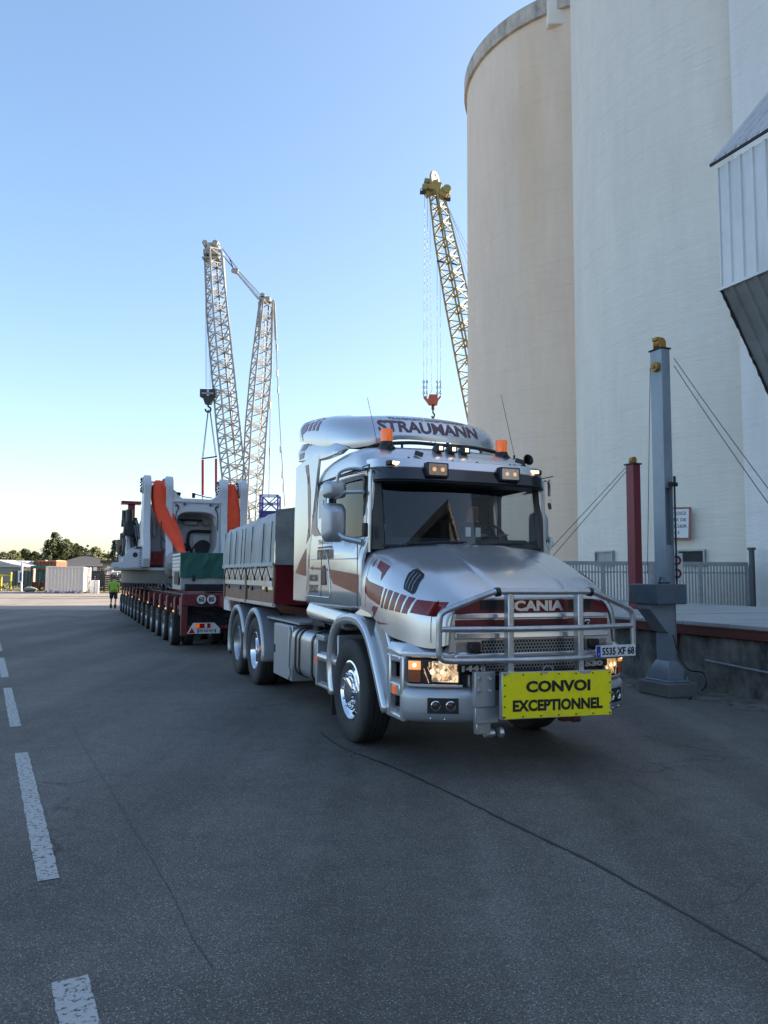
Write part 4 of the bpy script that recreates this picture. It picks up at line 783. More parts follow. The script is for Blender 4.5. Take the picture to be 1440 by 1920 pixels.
for s in (-1,1):
    cp=corner_plan(s)
    q=MB(); rr=[]
    for (px_,py_) in smooth([Vector((a_,s*b_,0)) for a_,b_ in ((1.38,1.15),(1.46,1.135),(1.55,1.05),(1.64,.90),(1.70,.76),(1.73,.62))],3) and [(v.x,v.y) for v in smooth([Vector((a_,s*b_,0)) for a_,b_ in ((1.38,1.15),(1.46,1.135),(1.55,1.05),(1.64,.90),(1.70,.76),(1.73,.62))],3)]:
        cx_,cy_=1.25,s*.62; dl=Vector((px_-cx_,(py_-cy_)*.6,0)).normalized(); rr.append([(px_+dl.x*o_,py_+dl.y*o_,z) for o_,z in ((-.08,.455),(-.02,.465),(.012,.50),(.02,.56),(.02,.66),(.012,.72),(-.02,.752),(-.08,.755))])
    q.loft(rr,True,True); q.build('bumper_corner',SILVERM,tk,ang=50)
    q=MB(); q.loft([[(a,s*b,z) for a,b in ((1.05,1.16),(1.38,1.165),(1.50,1.10),(1.62,.92),(1.71,.74),(1.71,.6),(1.4,.6),(1.05,1.0))] for z in (1.005,1.05)]+[[(a,s*b,1.12) for a,b in ((1.05,1.12),(1.36,1.10),(1.46,1.03),(1.57,.87),(1.64,.72),(1.64,.6),(1.4,.6),(1.05,1.0))]],True,True); q.build('bumper_top',SILVER,tk,bevel=.012)
    wall_from([(1.46,s*1.14),(1.54,s*1.06),(1.62,s*.94),(1.69,s*.78),(1.71,s*.73)],.76,.785,.07,'lamp_sill',SILVER,.006)
    # head lamp
    hp=[(1.47,s*1.135),(1.53,s*1.055),(1.70,s*.745)]
    wall_from(hp,.79,.995,.05,'lamp_housing',BLACK,.008)
    refl=mat('lamp_reflector',(.75,.72,.66),.15,1,.35,30)
    a=Vector((1.532,s*1.02,0)); b=Vector((1.695,s*.765,0)); d=(b-a); out=Vector((d.y,-d.x,0)).normalized(); 
    if out.x<0: out=-out
    def quad(p0,p1,z0,z1,o_,nm,m,par=None,th=.006):
        q=MB(); pts=[]
        for zz in (z0,z1):
            for p,oo in ((p0,o_),(p1,o_),(p1,o_+th),(p0,o_+th)): pts.append(tuple(p+out*oo+Vector((0,0,zz))))
        q.add(pts,[(0,1,2,3),(4,5,6,7),(0,1,5,4),(1,2,6,5),(2,3,7,6),(3,0,4,7)]); return q.build(nm,m,par or tk,bevel=.003)
    hl=quad(a,b,.805,.98,.004,'headlamp',GLOW)
    # facetted reflector with the lit bulb
    for t_,rr_,mm in ((.26,.018,LAMPW),(.55,.016,LAMPW),(.80,.012,LAMPD)):
        c=a.lerp(b,t_)+out*.012+Vector((0,0,.89)); q=MB(); q.sph(c,rr_,10,(1,1,1.35)); q.build('bulb',mm,hl)
    q=MB(); rs=random.Random(5)
    for k in range(26):
        c=a.lerp(b,rs.uniform(.06,.94))+out*.014+Vector((0,0,rs.uniform(.82,.965))); q.bar(c-Vector((0,0,rs.uniform(.01,.03))),c+d*rs.uniform(-.08,.08)+Vector((0,0,rs.uniform(.01,.03))),.012,.006)
    q.build('facets',LAMPD,hl)
    quad(a,b,.80,.985,.03,'lamp_glass',LENS,hl,.003)
    ip0=Vector((1.465,s*1.125,0)); ip1=Vector((1.528,s*1.038,0)); 
    d2=ip1-ip0; o2=Vector((d2.y,-d2.x,0)).normalized(); o2=-o2 if o2.x<0 else o2; out=o2
    quad(ip0,ip1,.905,.98,.006,'indicator',mat('amber_clear',(.75,.45,.25),.2,.3,.2,30,emit=(1,.4,.1),estr=.25),None,.02); quad(ip0,ip1,.80,.90,.006,'indicator',mat('amber_lens',(.35,.09,.03),.2,0,.2,30,coat=.5),None,.02)
    q=MB(); c=ip0.lerp(ip1,.5)+out*.027+Vector((0,0,.945)); q.sph(c,.018,8); q.build('bulb',LAMPW,tk)
    # fog lamps
    f0=Vector((1.585,s*1.005,0)); f1=Vector((1.70,s*.765,0)); d3=f1-f0; out=Vector((d3.y,-d3.x,0)).normalized(); out=-out if out.x<0 else out
    fg=quad(f0,f1,.545,.675,.004,'fog_lamp_housing',BLACK,None,.025)
    for t_ in (.27,.75):
        c=f0.lerp(f1,t_)+out*.032+Vector((0,0,.61)); M=Matrix.Translation(c)@out.to_track_quat('Z','Y').to_matrix().to_4x4()
        q=MB(); q.lathe([(.043,-.005),(.043,.006),(.037,.008),(.03,-.004),(.012,-.008),(.001,-.01)],20,M,cap=False); q.build('fog_lamp',refl,fg)
        q=MB(); q.lathe([(.040,.005),(.02,.012),(.001,.014)],20,M,cap=False); q.build('lens',LENS,fg)
    for t_,zz in ((.1,.50),(.55,.495)): q=MB(); q.sph(f0.lerp(f1,t_)+out*.012+Vector((0,0,zz)),.011,6); q.build('bolt',CHROME,tk)
    # step recess behind the lamp
    q=MB(); q.ring_poly([(1.06,.47),(1.41,.47),(1.41,1.01),(1.06,1.01)],[(1.12,.75),(1.36,.75),(1.36,.96),(1.12,.96)],s*1.10,s*1.17); 
    q=MB()
    for x0,x1,z0,z1 in ((1.05,1.13,.45,1.01),(1.35,1.42,.45,1.01),(1.13,1.35,.95,1.01),(1.13,1.35,.655,.765),(1.13,1.35,.45,.50)): q.bb(x0,x1,s*1.10,s*1.165,z0,z1)
    q.build('step_frame',SILVER,tk,bevel=.014)
    q=MB(); q.bb(1.06,1.42,s*.93,s*.95,.47,1.0); q.bb(1.1,1.38,s*.95,s*1.15,.765,.785); q.bb(1.1,1.38,s*.95,s*1.15,.50,.52); q.bb(1.22,1.235,s*.95,s*1.08,.5,.95); q.build('step_recess',SILVERM,tk)
    for zz in (.80,.535):
        q=MB(); q.bb(1.12,1.36,s*1.0,s*1.15,zz-.02,zz)
        for i in range(5):
            for j in range(3): q.box((1.15+i*.045,s*(1.02+j*.045),zz+.004),(.02,.02,.01))
        q.build('step_tread',ALU,tk)
    q=MB(); q.box((1.24,s*1.17,.705),(.065,.012,.075)); q.build('side_reflector',LAMPO,tk,bevel=.004)
# centre bumper, number brackets, tow eyes
q=MB(); q.bb(1.45,1.60,-.62,.62,.48,.88); q.build('bumper_beam',SILVERM,tk,bevel=.02)
# bull bar
def barx(y): return 1.90-.02*(abs(y)/.5)**2
q=MB()
bt=lambda y,z,x=None:(x if x is not None else barx(y),y,z)
for s in (-1,1):
    o=MB(); o.tube(smooth([bt(s*.43,1.58,1.88),(1.87,s*.52,1.575),(1.84,s*.86,1.455),(1.82,s*.965,1.41),(1.815,s*1.0,1.36),(1.81,s*1.005,1.2),(1.81,s*1.005,1.07),(1.81,s*.985,1.03),(1.82,s*.93,1.005),(1.85,s*.7,1.0),(1.86,s*.45,1.0)],4),.027,12); o.build('side_hoop',ALU,tk)
    o=MB(); o.cyl((1.87,s*.455,1.58),(1.865,s*.50,1.575),.040,14); o.build('clamp',BLACK,tk,bevel=.006)
    o=MB(); o.bb(1.82,1.90,s*.36-.028,s*.36+.028,.60,1.60); o.build('upright',ALU,tk,bevel=.01)
    o=MB(); o.bb(1.62,1.83,s*.36-.02,s*.36+.02,.72,.84); o.build('upright_mount',DARK,tk)
q.tube([(1.88,-.46,1.58),(1.90,0,1.58),(1.88,.46,1.58)],.027,12); q.build('top_bar',ALU,tk)
q=MB(); q.tube([(1.81,-1.0,1.265),(1.93,-.35,1.265),(1.93,.35,1.265),(1.81,1.0,1.265)],.024,12); q.build('cross_bar',ALU,tk)
q=MB(); q.tube([(1.86,-.5,1.0),(1.93,-.3,1.0),(1.93,.3,1.0),(1.86,.5,1.0)],.026,12); q.build('cross_bar',ALU,tk)
for s in (-1,1):
    o=MB(); o.bar((1.60,s*.50,.9),(1.83,s*.60,1.0),.04,.04); o.build('bar_stay',ALU,tk)
# number plate on the far end of the bar
pM=frameM((1.87,.78,1.055),(.06,1,0),(0,0,1))
pM=Matrix.Translation((1.885,.745,1.045))@Matrix.Rotation(R(3.0),4,'Z')@Matrix(((0,0,1,0),(1,0,0,0),(0,1,0,0),(0,0,0,1)))
q=MB(); q.box((0,0,0),(.46,.105,.008),pM); npl=q.build('number_plate',WHITE,tk,bevel=.006)
q=MB(); q.box((-.205,0,.0055),(.045,.097,.003),pM); q.build('plate_band',mat('plate_blue',(.01,.05,.35),.4),npl)
vs,fs=text_fit('5535 XF 68',.375,.068,.03); q=MB(); q.add([(a+.024,b,.0065+c) for a,b,c in vs],fs,pM); q.build('plate_digits',BLACK,npl,flat=True)
vs,fs=text_fit('F',.012,.02,.02); q=MB(); q.add([(a-.205,b-.025,.0085+c) for a,b,c in vs],fs,pM); q.build('plate_letter',WHITE,npl,flat=True)
# convoy board, hung a little askew
sM=Matrix.Translation((1.95,.075,.70))@Matrix.Rotation(R(-2.0),4,'Z')@Matrix(((0,0,1,0),(1,0,0,0),(0,1,0,0),(0,0,0,1)))@Matrix.Rotation(R(-.8),4,'Z')
bw,bh=1.09,.385
q=MB(); q.box((0,0,-.03),(bw+.01,bh+.01,.05),sM); bd=q.build('convoy_board',ALU,tk,bevel=.004)
rs=random.Random(3)
def ragged(w,h):
    P=[(-w/2+.02,-h/2),(-w/2+.05,-h/2+.004),(w/2-.02,-h/2),(w/2,-h/2+.015),(w/2,-h/2+.04),(w/2-.025,-h/2+.05),(w/2-.02,-h/2+.10),(w/2-.005,-h/2+.12),(w/2,h/2),(w/2-.20,h/2),(w/2-.22,h/2-.022),(w/2-.30,h/2-.028),(w/2-.36,h/2),(-w/2+.45,h/2),(-w/2+.43,h/2-.018),(-w/2+.38,h/2-.015),(-w/2+.36,h/2),(-w/2+.07,h/2),(-w/2+.055,h/2-.02),(-w/2+.02,h/2-.012),(-w/2,h/2-.03),(-w/2,-h/2+.03),(-w/2+.015,-h/2+.02)]
    return P
q=MB(); q.prism(ragged(bw,bh),-.004,.001,'xy',sM); q.build('board_face',YEL,bd,flat=True)
for t,w,h,cy in (('CONVOI',.645,.098,.072),('EXCEPTIONNEL',.90,.098,-.085)):
    vs,fs=text_fit(t,w,h,.045); q=MB(); q.add([(a+.0,b+cy,.0035+c) for a,b,c in vs],fs,sM); q.build('board_lettering',BLACK,bd,flat=True)
q=MB()
for i in range(7):
    for zz in (-1,1): q.cyl(sM@Vector((-bw/2+.02+i*(bw-.04)/6,zz*(bh/2-.018),0)),sM@Vector((-bw/2+.02+i*(bw-.04)/6,zz*(bh/2-.018),.006)),.007,8)
for j in (-.09,0,.09):
    for xx in (-1,1): q.cyl(sM@Vector((xx*(bw/2-.018),j,0)),sM@Vector((xx*(bw/2-.018),j,.006)),.007,8)
tag(q.build('rivet_row',DARK,bd))
q=MB(); q.bb(1.74,1.80,-.66,-.46,.60,.90); q.bb(1.74,1.785,-.65,-.42,.46,.60); q.build('front_bracket',SILVERM,tk,bevel=.008)
for y in (-.62,-.52):
    for z in (.84,.74): q=MB(); q.cyl((1.80,y,z),(1.815,y,z),.014,6); q.build('bolt',CHROME,tk)
q=MB(); q.box((1.74,-.56,.42),(.06,.14,.10)); q.cyl((1.70,-.52,.36),(1.70,-.42,.36),.035,10); q.cyl((1.74,-.40,.37),(1.74,-.36,.37),.045,10); q.build('tow_jaw',ALU,tk,bevel=.008)
q=MB(); q.box((1.60,.40,.43),(.08,.14,.07)); q.bb(1.52,1.60,.36,.46,.40,.50); q.cyl((1.62,.44,.41),(1.62,.53,.41),.03,10); q.build('tow_jaw',RUST,tk,bevel=.008)
q=MB(); q.tube(smooth([(1.88,-.03,.86),(1.90,-.04,.92),(1.90,.0,.94),(1.90,.05,.92),(1.89,.055,.86)],4),.008,6); q.build('shackle',GALV,tk)
# mirrors
def mirror(s):
    y0=s*(SY+.08); y1=s*(SY+.26)
    def pod(x0,x1,z0,z1,nm,d=.24):
        q=MB(); 
        cs=[(x0,.96,0),(x0+.04,1,0),(x0+(x1-x0)*.5,.98,0),(x1-.05,.90,.0),(x1-.015,.76,.0),(x1,.55,.01)]
        rr=[]
        for x,k,ins in cs:
            zc=(z0+z1)/2; hz=(z1-z0)/2*k; yc=s*(SY+(.20 if s<0 else .07)); hy=d/2*k*(1 if s<0 else .75)
            rr.append([(x,yc+hy*a,zc+hz*b) for a,b in rrect(-1,1,-1,1,.45,5)])
        q.loft(rr,True,True); return q.build(nm,SILVERM,tk,ang=50)
    pod(-.10,.09,2.06,2.47,'mirror_housing',.24)
    if s<0: pod(-.08,.09,2.52,2.70,'mirror_housing',.24)
    for z0,z1 in (((2.09,2.44),(2.54,2.68)) if s<0 else ((2.09,2.44),)): q=MB(); q.box((-.105,s*(SY+(.20 if s<0 else .07)),(z0+z1)/2),(.01,.20 if s<0 else .14,z1-z0)); q.build('mirror_glass',CHROME,tk)
    q=MB(); q.tube(smooth([(.30,s*(SY+.0),2.80),(.16,s*(SY+.08),2.82),(.05,s*(SY+.17),2.78),(.02,s*(SY+.19),2.66)],4),.018,8); q.tube([(.32,s*SY,2.565),(.12,s*(SY+.12),2.575),(.02,s*(SY+.2),2.52)],.022,8); q.tube(smooth([(.30,s*SY,2.05),(.22,s*(SY+.06),2.07),(.12,s*(SY+.14),2.10),(.04,s*(SY+.18),2.16)],4),.032,8); q.build('mirror_arm',ALU,tk)
mirror(-1); mirror(1)
q=MB(); q.box((.40,-SY-.01,2.17),(.06,.05,.14)); q.build('hinge_cover',BLACK,tk,bevel=.01)
# front arch, rear fenders
def ribbon(path,y0,y1,th,nm,m,par=tk,bev=.02):
    P=[Vector((a,0,b)) for a,b in path]; c=sum(P,Vector())/len(P); rr=[]
    for i,p in enumerate(P):
        t=(P[min(i+1,len(P)-1)]-P[max(i-1,0)]).normalized(); nrm=Vector((-t.z,0,t.x)); 
        if nrm.dot(p-Vector((c.x,0,.4)))<0: nrm=-nrm
        rr.append([(p.x,y0,p.z),(p.x,y1,p.z),(p.x+nrm.x*th,y1,p.z+nrm.z*th),(p.x+nrm.x*th,y0,p.z+nrm.z*th)])
    q=MB(); q.loft(rr,True,True); return q.build(nm,m,par,bevel=bev,ang=45)
fa=[(v_.x,v_.y) for v_ in smooth([Vector((a,b,0)) for a,b in ((-.47,.42),(-.55,.70),(-.50,.98),(-.34,1.14),(-.1,1.20),(.15,1.21),(.36,1.18),(.55,1.06),(.72,.84),(.88,.60),(.99,.44))],3)]
for s in (-1,1):
    ribbon(fa,s*1.20,s*.80,.11,'front_arch',SILVER,bev=.035)
    ribbon([(a,b) for a,b in fa],s*1.12,s*.55,.03,'arch_liner',BLACK,bev=0)
    q=MB(); q.loft([[(.02,s*1.13,1.30),(.55,s*1.13,1.30),(.70,s*1.12,1.38),(.30,s*1.12,1.40)],[(.02,s*.9,1.32),(.55,s*.9,1.32),(.70,s*.9,1.38),(.30,s*.9,1.40)]],True,True); q.build('arch_bridge',SILVER,tk,bevel=.01)
    q=MB(); q.prism([(.62,1.17),(.72,1.38),(.93,1.22),(1.05,1.05),(1.05,.45),(1.0,.45),(.86,.80)],s*1.05,s*1.13); q.build('arch_front',SILVER,tk,bevel=.02)
    for hx in (-4.48,-5.84):
        ar=arc(hx,.50,.60,-8 if hx>-5 else 20,196,22); ar=[(a,b) for a,b in ar]
        ribbon(ar,s*1.19,s*.80,.10,'rear_fender',SILVERM,bev=.035)
    q=MB(); q.bb(-6.52,-6.50,s*.80,s*1.15,.28,.75); q.bb(-5.17,-5.15,s*.80,s*1.15,.28,.55); q.bb(-.56,-.54,s*.82,s*1.16,.18,.50); q.build('mud_flap',RUB,tk)
    q=MB(); q.box((-3.87,s*1.195,.62),(.05,.012,.07)); q.build('side_reflector',LAMPO,tk)
# wheels
tyre_prof=lambda w,r,ri:[(ri,w*.40),(ri+.02,w*.46),(r*.80,w*.50),(r*.93,w*.48),(r*.985,w*.42),(r,w*.36),(r,w*.20),(r-.012,w*.19),(r-.012,w*.17),(r,w*.16),(r,w*.02),(r-.012,w*.01),(r-.012,-w*.01),(r,-w*.02),(r,-w*.16),(r-.012,-w*.17),(r-.012,-w*.19),(r,-w*.20),(r,-w*.36),(r*.985,-w*.42),(r*.93,-w*.48),(r*.80,-w*.50),(ri+.02,-w*.46),(ri,-w*.40)]
def wheelM(x,s,r,w,yo): return Matrix.Translation((x,s*(yo-w/2),r))@Matrix.Rotation(-s*PI/2,4,'X')
def wheel(x,s,kind,parent,r=.525,w=.30,ri=.30,yo=1.16,hubm=None,z=None,nn=48):
    M=Matrix.Translation((x,s*(yo-w/2),r if z is None else z))@Matrix.Rotation(-s*PI/2,4,'X')     # local +z points outwards
    q=MB(); q.lathe(tyre_prof(w,r,ri),nn,cap=False); o=q.build('wheel',RUB,parent,M,ang=50)
    if kind=='front':
        q=MB(); q.lathe([(ri,w*.30),(ri+.005,w*.43),(ri-.012,w*.45),(ri-.03,w*.38),(ri-.05,w*.30),(.22,w*.26),(.205,w*.40),(.195,w*.42),(.14,w*.43),(.13,w*.45),(.125,w*.52),(.10,w*.55),(.04,w*.56),(.001,w*.56)],40,cap=False); q.build('rim',CHROME,o)
        q=MB()
        for k in range(10):
            a=2*PI*k/10; q.lathe([(.019,w*.42),(.017,w*.50),(.010,w*.53),(.001,w*.535)],8,Matrix.Translation((.168*math.cos(a),.168*math.sin(a),0)))
        q.lathe([(.150,w*.43),(.185,w*.43),(.185,w*.45),(.150,w*.45),(.150,w*.43)],40,cap=False); q.build('wheel_nut_ring',CHROME,o)
        q=MB()
        for k in range(10):
            a=2*PI*(k+.5)/10; q.lathe([(.016,w*.28),(.016,w*.40),(.001,w*.405)],8,Matrix.Translation((.235*math.cos(a),.235*math.sin(a),-.02)))
        q.build('hand_holes',BLACK,o)
    elif kind=='rear':
        q=MB(); q.lathe([(ri,-w*.3),(ri,w*.40),(ri-.012,w*.45),(ri-.022,w*.40),(ri-.035,w*.2),(ri-.05,-w*.1),(.20,-w*.25),(.17,-w*.25),(.001,-w*.25)],40,cap=False); q.build('rim',CHROME if x>-5 else ALU,o)
        q=MB(); q.lathe([(.165,-w*.25),(.16,-w*.05),(.12,-.0),(.11,w*.15),(.07,w*.2),(.001,w*.2)],24,cap=False); q.build('hub',RED,o)
        q=MB()
        for k in range(10):
            a=2*PI*k/10; q.lathe([(.016,-w*.25),(.016,-w*.08),(.001,-w*.07)],6,Matrix.Translation((.19*math.cos(a),.19*math.sin(a),0)))
        q.build('wheel_nut_ring',CHROME,o)
    else:
        q=MB(); q.lathe([(ri,-w*.3),(ri,w*.42),(ri-.015,w*.44),(ri-.03,w*.1),(.10,0),(.08,w*.25),(.001,w*.28)],24,cap=False); q.build('rim',ALU if kind=='t' else DARK,o)
    return o
for s in (-1,1):
    wheel(0,s,'front',tk); wheel(-4.48,s,'rear',tk); wheel(-5.84,s,'rear',tk)
    for hx in (-4.48,-5.84): wheel(hx,s,'plain',tk,yo=.83)
q=MB(); q.cyl((0,-.9,.5),(0,.9,.5),.06); q.build('axle',DARK,tk)
for hx in (-4.48,-5.84): q=MB(); q.cyl((hx,-.9,.525),(hx,.9,.525),.08); q.sph((hx,0,.525),.22,10); q.build('axle',DARK,tk)
# chassis
for s in (-1,1): q=MB(); q.bb(-6.6,1.5,s*.40-.04,s*.40+.04,.78,1.04); q.build('chassis_rail',DARK,tk)
q=MB(); q.bb(-.9,1.55,-.35,.35,.62,1.25); q.bb(.2,1.5,-.8,.8,1.3,1.5); q.bb(-1.5,.3,-.8,.8,1.0,1.36); q.build('engine',DARK,tk)
q=MB(); q.bb(-2.2,-1.65,-.9,.9,1.05,2.9) ; q.build('exhaust_stack',DARK,tk)
q=MB(); q.lathe([(.45,0),(.45,.06),(.1,.08),(.001,.08)],24,Matrix.Translation((-5.1,0,1.08))); q.build('fifth_wheel',DARK,tk)
# below the cab: chromed side band, tank, step box, locker, deck plate
q=MB(); q.loft([[(x,-1.10,1.14+dz),(x,-1.15,1.17+dz),(x,-1.155,1.24+dz),(x,-1.11,1.34+dz),(x,-.8,1.36+dz),(x,-.8,1.14+dz)] for x,dz in ((-1.60,.05),(-1.5,.04),(-.32,-.02),(-.25,-.02))],True,True); q.build('side_band',CHROME if False else SILVER,tk,bevel=.02,ang=50)
q=MB(); q.bb(-1.05,-.42,-1.17,-1.12,1.17,1.22); q.build('band_slot',BLACK,tk,bevel=.02)
q=MB(); q.prism(rrect(-2.28,-1.22,0,1,.12,5) if False else [(a,b) for a,b in rrect(-1.14,-.55,.42,1.02,.13,6)],-2.30,-1.22,'yz'); ft=q.build('fuel_tank',ALU,tk,bevel=.01,ang=50)
for x in (-2.10,-1.92,-1.36):
    q=MB(); q.prism([(a,b) for a,b in rrect(-1.152,-.54,.41,1.032,.135,6)],x-.028,x+.028,'yz'); q.build('tank_strap',BLACK,ft,ang=50)
q=MB(); q.cyl((-1.75,-.95,1.0),(-1.75,-.95,1.07),.06); q.build('filler_cap',BLACK,ft)
q=MB()
for b in ((-1.20,-1.14,-1.15,-.7,.42,1.02),(-.42,-.38,-1.15,-.7,.42,1.06),(-1.14,-.42,-.74,-.70,.42,1.02),(-1.14,-.42,-1.14,-.7,.42,.46),(-1.2,-.9,-1.15,-.9,.95,1.02)): q.bb(*b)
q.build('step_box',SILVERM,tk,bevel=.012)
q=MB(); q.cyl((-1.12,-1.11,.76),(-.42,-1.11,.76),.05,14); q.bb(-1.12,-.42,-1.11,-.74,.76,.80); q.build('step',SILVER,tk)
for zz in (.81,.465):
    q=MB(); q.bb(-1.1,-.44,-1.12,-.76,zz,zz+.012)
    for i in range(12):
        for j in range(6): q.box((-1.07+i*.055,-1.10+j*.06,zz+.015),(.025,.02,.008))
    q.build('step_tread',ALU,tk)
q=MB(); q.box((-1.16,-1.158,.72),(.03,.012,.06)); q.build('side_reflector',LAMPO,tk)
q=MB(); q.bb(-3.34,-2.42,-1.10,-.5,.30,1.03); lk=q.build('locker',SILVERM,tk,bevel=.008)
q=MB(); q.bb(-3.32,-2.52,-1.125,-1.10,.31,1.02); q.build('locker_door',SILVERM,lk,bevel=.008)
for z in (.93,.42): q=MB(); q.cyl((-2.48,-1.12,z-.05),(-2.48,-1.12,z+.05),.018,8); q.build('hinge',ALU,lk)
q=MB(); q.box((-3.27,-1.128,.67),(.07,.012,.11)); q.build('latch',BLACK,lk)
q=MB(); q.bb(-4.05,-2.25,-1.06,1.06,1.055,1.085)
for i in range(9): q.box((-3.15,-1.0+i*.10,1.09),(1.78,.02,.006))
q.build('catwalk',GALV,tk,bevel=.004)
mb=MB(); mb.bb(-2.45,-2.3,-1.05,1.05,.5,1.0); mb.build('frame_box',DARK,tk)
# ------------------------------------------------------------------ gooseneck trailer
TRZ=math.atan2(-math.cos(R(22.6)),math.sin(R(22.6)))
tr=empty('heavy_trailer',(-5.05,18.43,0),TRZ,'dark red many-axled heavy haulage trailer behind the silver truck','trailer')
TM=tr.matrix_world.copy(); TKM=tk.matrix_world.copy(); REL=TM.inverted()@TKM       # truck frame -> trailer frame
LAMPS=mat('side_marker_lens',(.8,.25,.05),.3,0,.1,20,emit=(1,.4,.1),estr=.5)
NAX=13; SP=1.53
proto=wheel(-.40,-1,'t',tr,r=.40,w=.235,ri=.215,yo=.0,nn=28); 
for c in [proto]:
    pass
pm=wheelM(-.40,-1,.40,.235,0)
for i in range(NAX):
    for j,y in enumerate((0,.30,.95,1.25,1.9,2.2,2.65,2.95)):
        if i==0 and j==0: continue
        if j in(2,4,5,7) and i>2: continue
        dup_part(proto,tr,Matrix.Translation((-SP*i,y,0))@pm)
    x=-.40-SP*i
    if i<NAX:
        q=MB(); q.bb(x-.07,x+.07,.15,3.0,.33,.47); q.prism([(x-.35,.98),(x+.1,.98),(x+.18,.45),(x-.05,.4),(x-.2,.7)],.40,.75); q.build('bogie_arm',MAROON,tr,bevel=.01)
        q=MB(); q.bb(x-.10+.35,x+.10+.35,.05,3.0,.98,1.18); q.bb(x+.22,x+.48,.03,.09,.78,1.16); q.build('cross_member',MAROON,tr,bevel=.012)
        if i%2==0 or i<3: q=MB(); q.box((x+.36,.015,.84),(.045,.03,.04)); q.build('side_marker',LAMPS,tr,bevel=.006)
q=MB(); q.bb(-NAX*SP,1.6,.75,2.25,.98,1.30); q.bb(-NAX*SP,1.55,.35,.47,1.08,1.24); q.build('spine',MAROON,tr,bevel=.015)
q=MB(); 
for yy in (.1,2.9): q.tube([(1.4,yy,1.26),(-4,yy,1.24),(-NAX*SP,yy,1.24)],.035,8)
q.build('hose_pipe',DARK,tr)
q=MB(); q.tube(smooth([(-1.8,.10,1.35),(-2.1,.05,1.50),(-2.45,.05,1.45),(-2.55,.05,1.28)],4),.05,8); q.tube(smooth([(-.2,.3,1.42),(-.9,.1,1.36),(-1.8,.10,1.40)],4),.03,8); q.build('pipe_bend',DARK,tr)
# front cross frame with cables and lights
q=MB(); q.bb(1.45,1.62,-.02,3.0,1.02,1.28); q.bb(1.48,1.60,-.02,.12,.36,1.02); q.bb(1.48,1.60,2.88,3.0,.36,1.02); q.bb(1.50,1.58,.12,2.9,.50,.58); q.bb(1.2,1.5,-.02,.10,.80,1.2); q.build('front_frame',MAROON,tr,bevel=.012)
q=MB(); q.bb(1.20,1.24,.12,2.9,.42,1.05); q.build('back_plate',DARK,tr)
rs=random.Random(11)
for k in range(9):
    y0=rs.uniform(.15,.8); y1=y0+rs.uniform(.7,1.5); zc=rs.uniform(.62,.98)
    q=MB(); q.tube(smooth([(1.40+rs.uniform(-.08,.12),y0,zc),(1.5,(2*y0+y1)/3,zc-rs.uniform(.05,.28)),(1.5,(y0+2*y1)/3,zc-rs.uniform(.0,.28)),(1.42,y1,zc+rs.uniform(-.1,.15))],5),rs.uniform(.012,.022),6); q.build('air_hose',BLACK,tr)
q=MB(); q.tube(smooth([(1.66,.2,1.03),(1.7,.4,1.00),(1.72,.7,1.02),(1.72,1.1,1.0),(1.7,1.5,1.05)],4),.012,6); q.build('air_hose',BLACK,tr)
DX=Matrix(((0,0,1,0),(1,0,0,0),(0,1,0,0),(0,0,0,1)))
dM=lambda x,y,z: Matrix.Translation((x,y,z))@DX
for i,(t,y) in enumerate((('60',.40),('80',.62))):
    q=MB(); q.lathe([(.001,0),(.108,0),(.108,.008),(.001,.009)],32,dM(1.66+.005*i,y,1.165)); d_=q.build('speed_disc',WHITE,tr)
    q=MB(); q.lathe([(.100,.0085),(.108,.0085),(.108,.011),(.100,.011),(.100,.0085)],32,dM(1.66+.005*i,y,1.165),cap=False); q.build('disc_rim',BLACK,d_)
    vs,fs=text_fit(t,.125,.115,.035); q=MB(); q.add([(a,b,.012+c) for a,b,c in vs],fs,dM(1.66+.005*i,y,1.165)); q.build('disc_digits',BLACK,d_,flat=True)
# rear-style light board with plate and red triangle
B=Matrix.Translation((1.70,.36,.52))@DX@Matrix.Scale(.82,4)
q=MB(); q.prism([(-.32,-.13),(-.16,.16),(.40,.16),(.56,.0),(.56,-.13)],-.008,.008,'xy',B); lb=q.build('light_board',WHITE,tr,bevel=.004)
q=MB(); q.prism([(-.28,-.115),(-.11,-.115),(-.195,.03)],.009,.014,'xy',B); q.build('red_triangle',LAMPR,lb)
q=MB(); q.bb(-.10,.28,.02,.14,.008,.05,B) if False else q.box((.10,.085,.03),(.38,.12,.045),B); tl=q.build('tail_lamp',LAMPR,lb,bevel=.008)
q=MB(); q.box((-.05,.085,.055),(.10,.11,.01),B); q.build('lens',LAMPO,tl); q=MB(); q.box((.17,.085,.055),(.06,.11,.01),B); q.build('lens',WHITE,tl)
q=MB(); q.box((.20,-.055,.012),(.50,.10,.006),B); np2=q.build('number_plate',WHITE,lb)
for xx in (-.03,.43): q=MB(); q.box((xx,-.055,.017),(.035,.095,.003),B); q.build('plate_band',mat('plate_blue',(.01,.05,.35),.4),np2)
vs,fs=text_fit('EW 520 WW',.38,.065,.03); q=MB(); q.add([(a+.20,b-.055,.018+c) for a,b,c in vs],fs,B); q.build('plate_digits',BLACK,np2,flat=True)
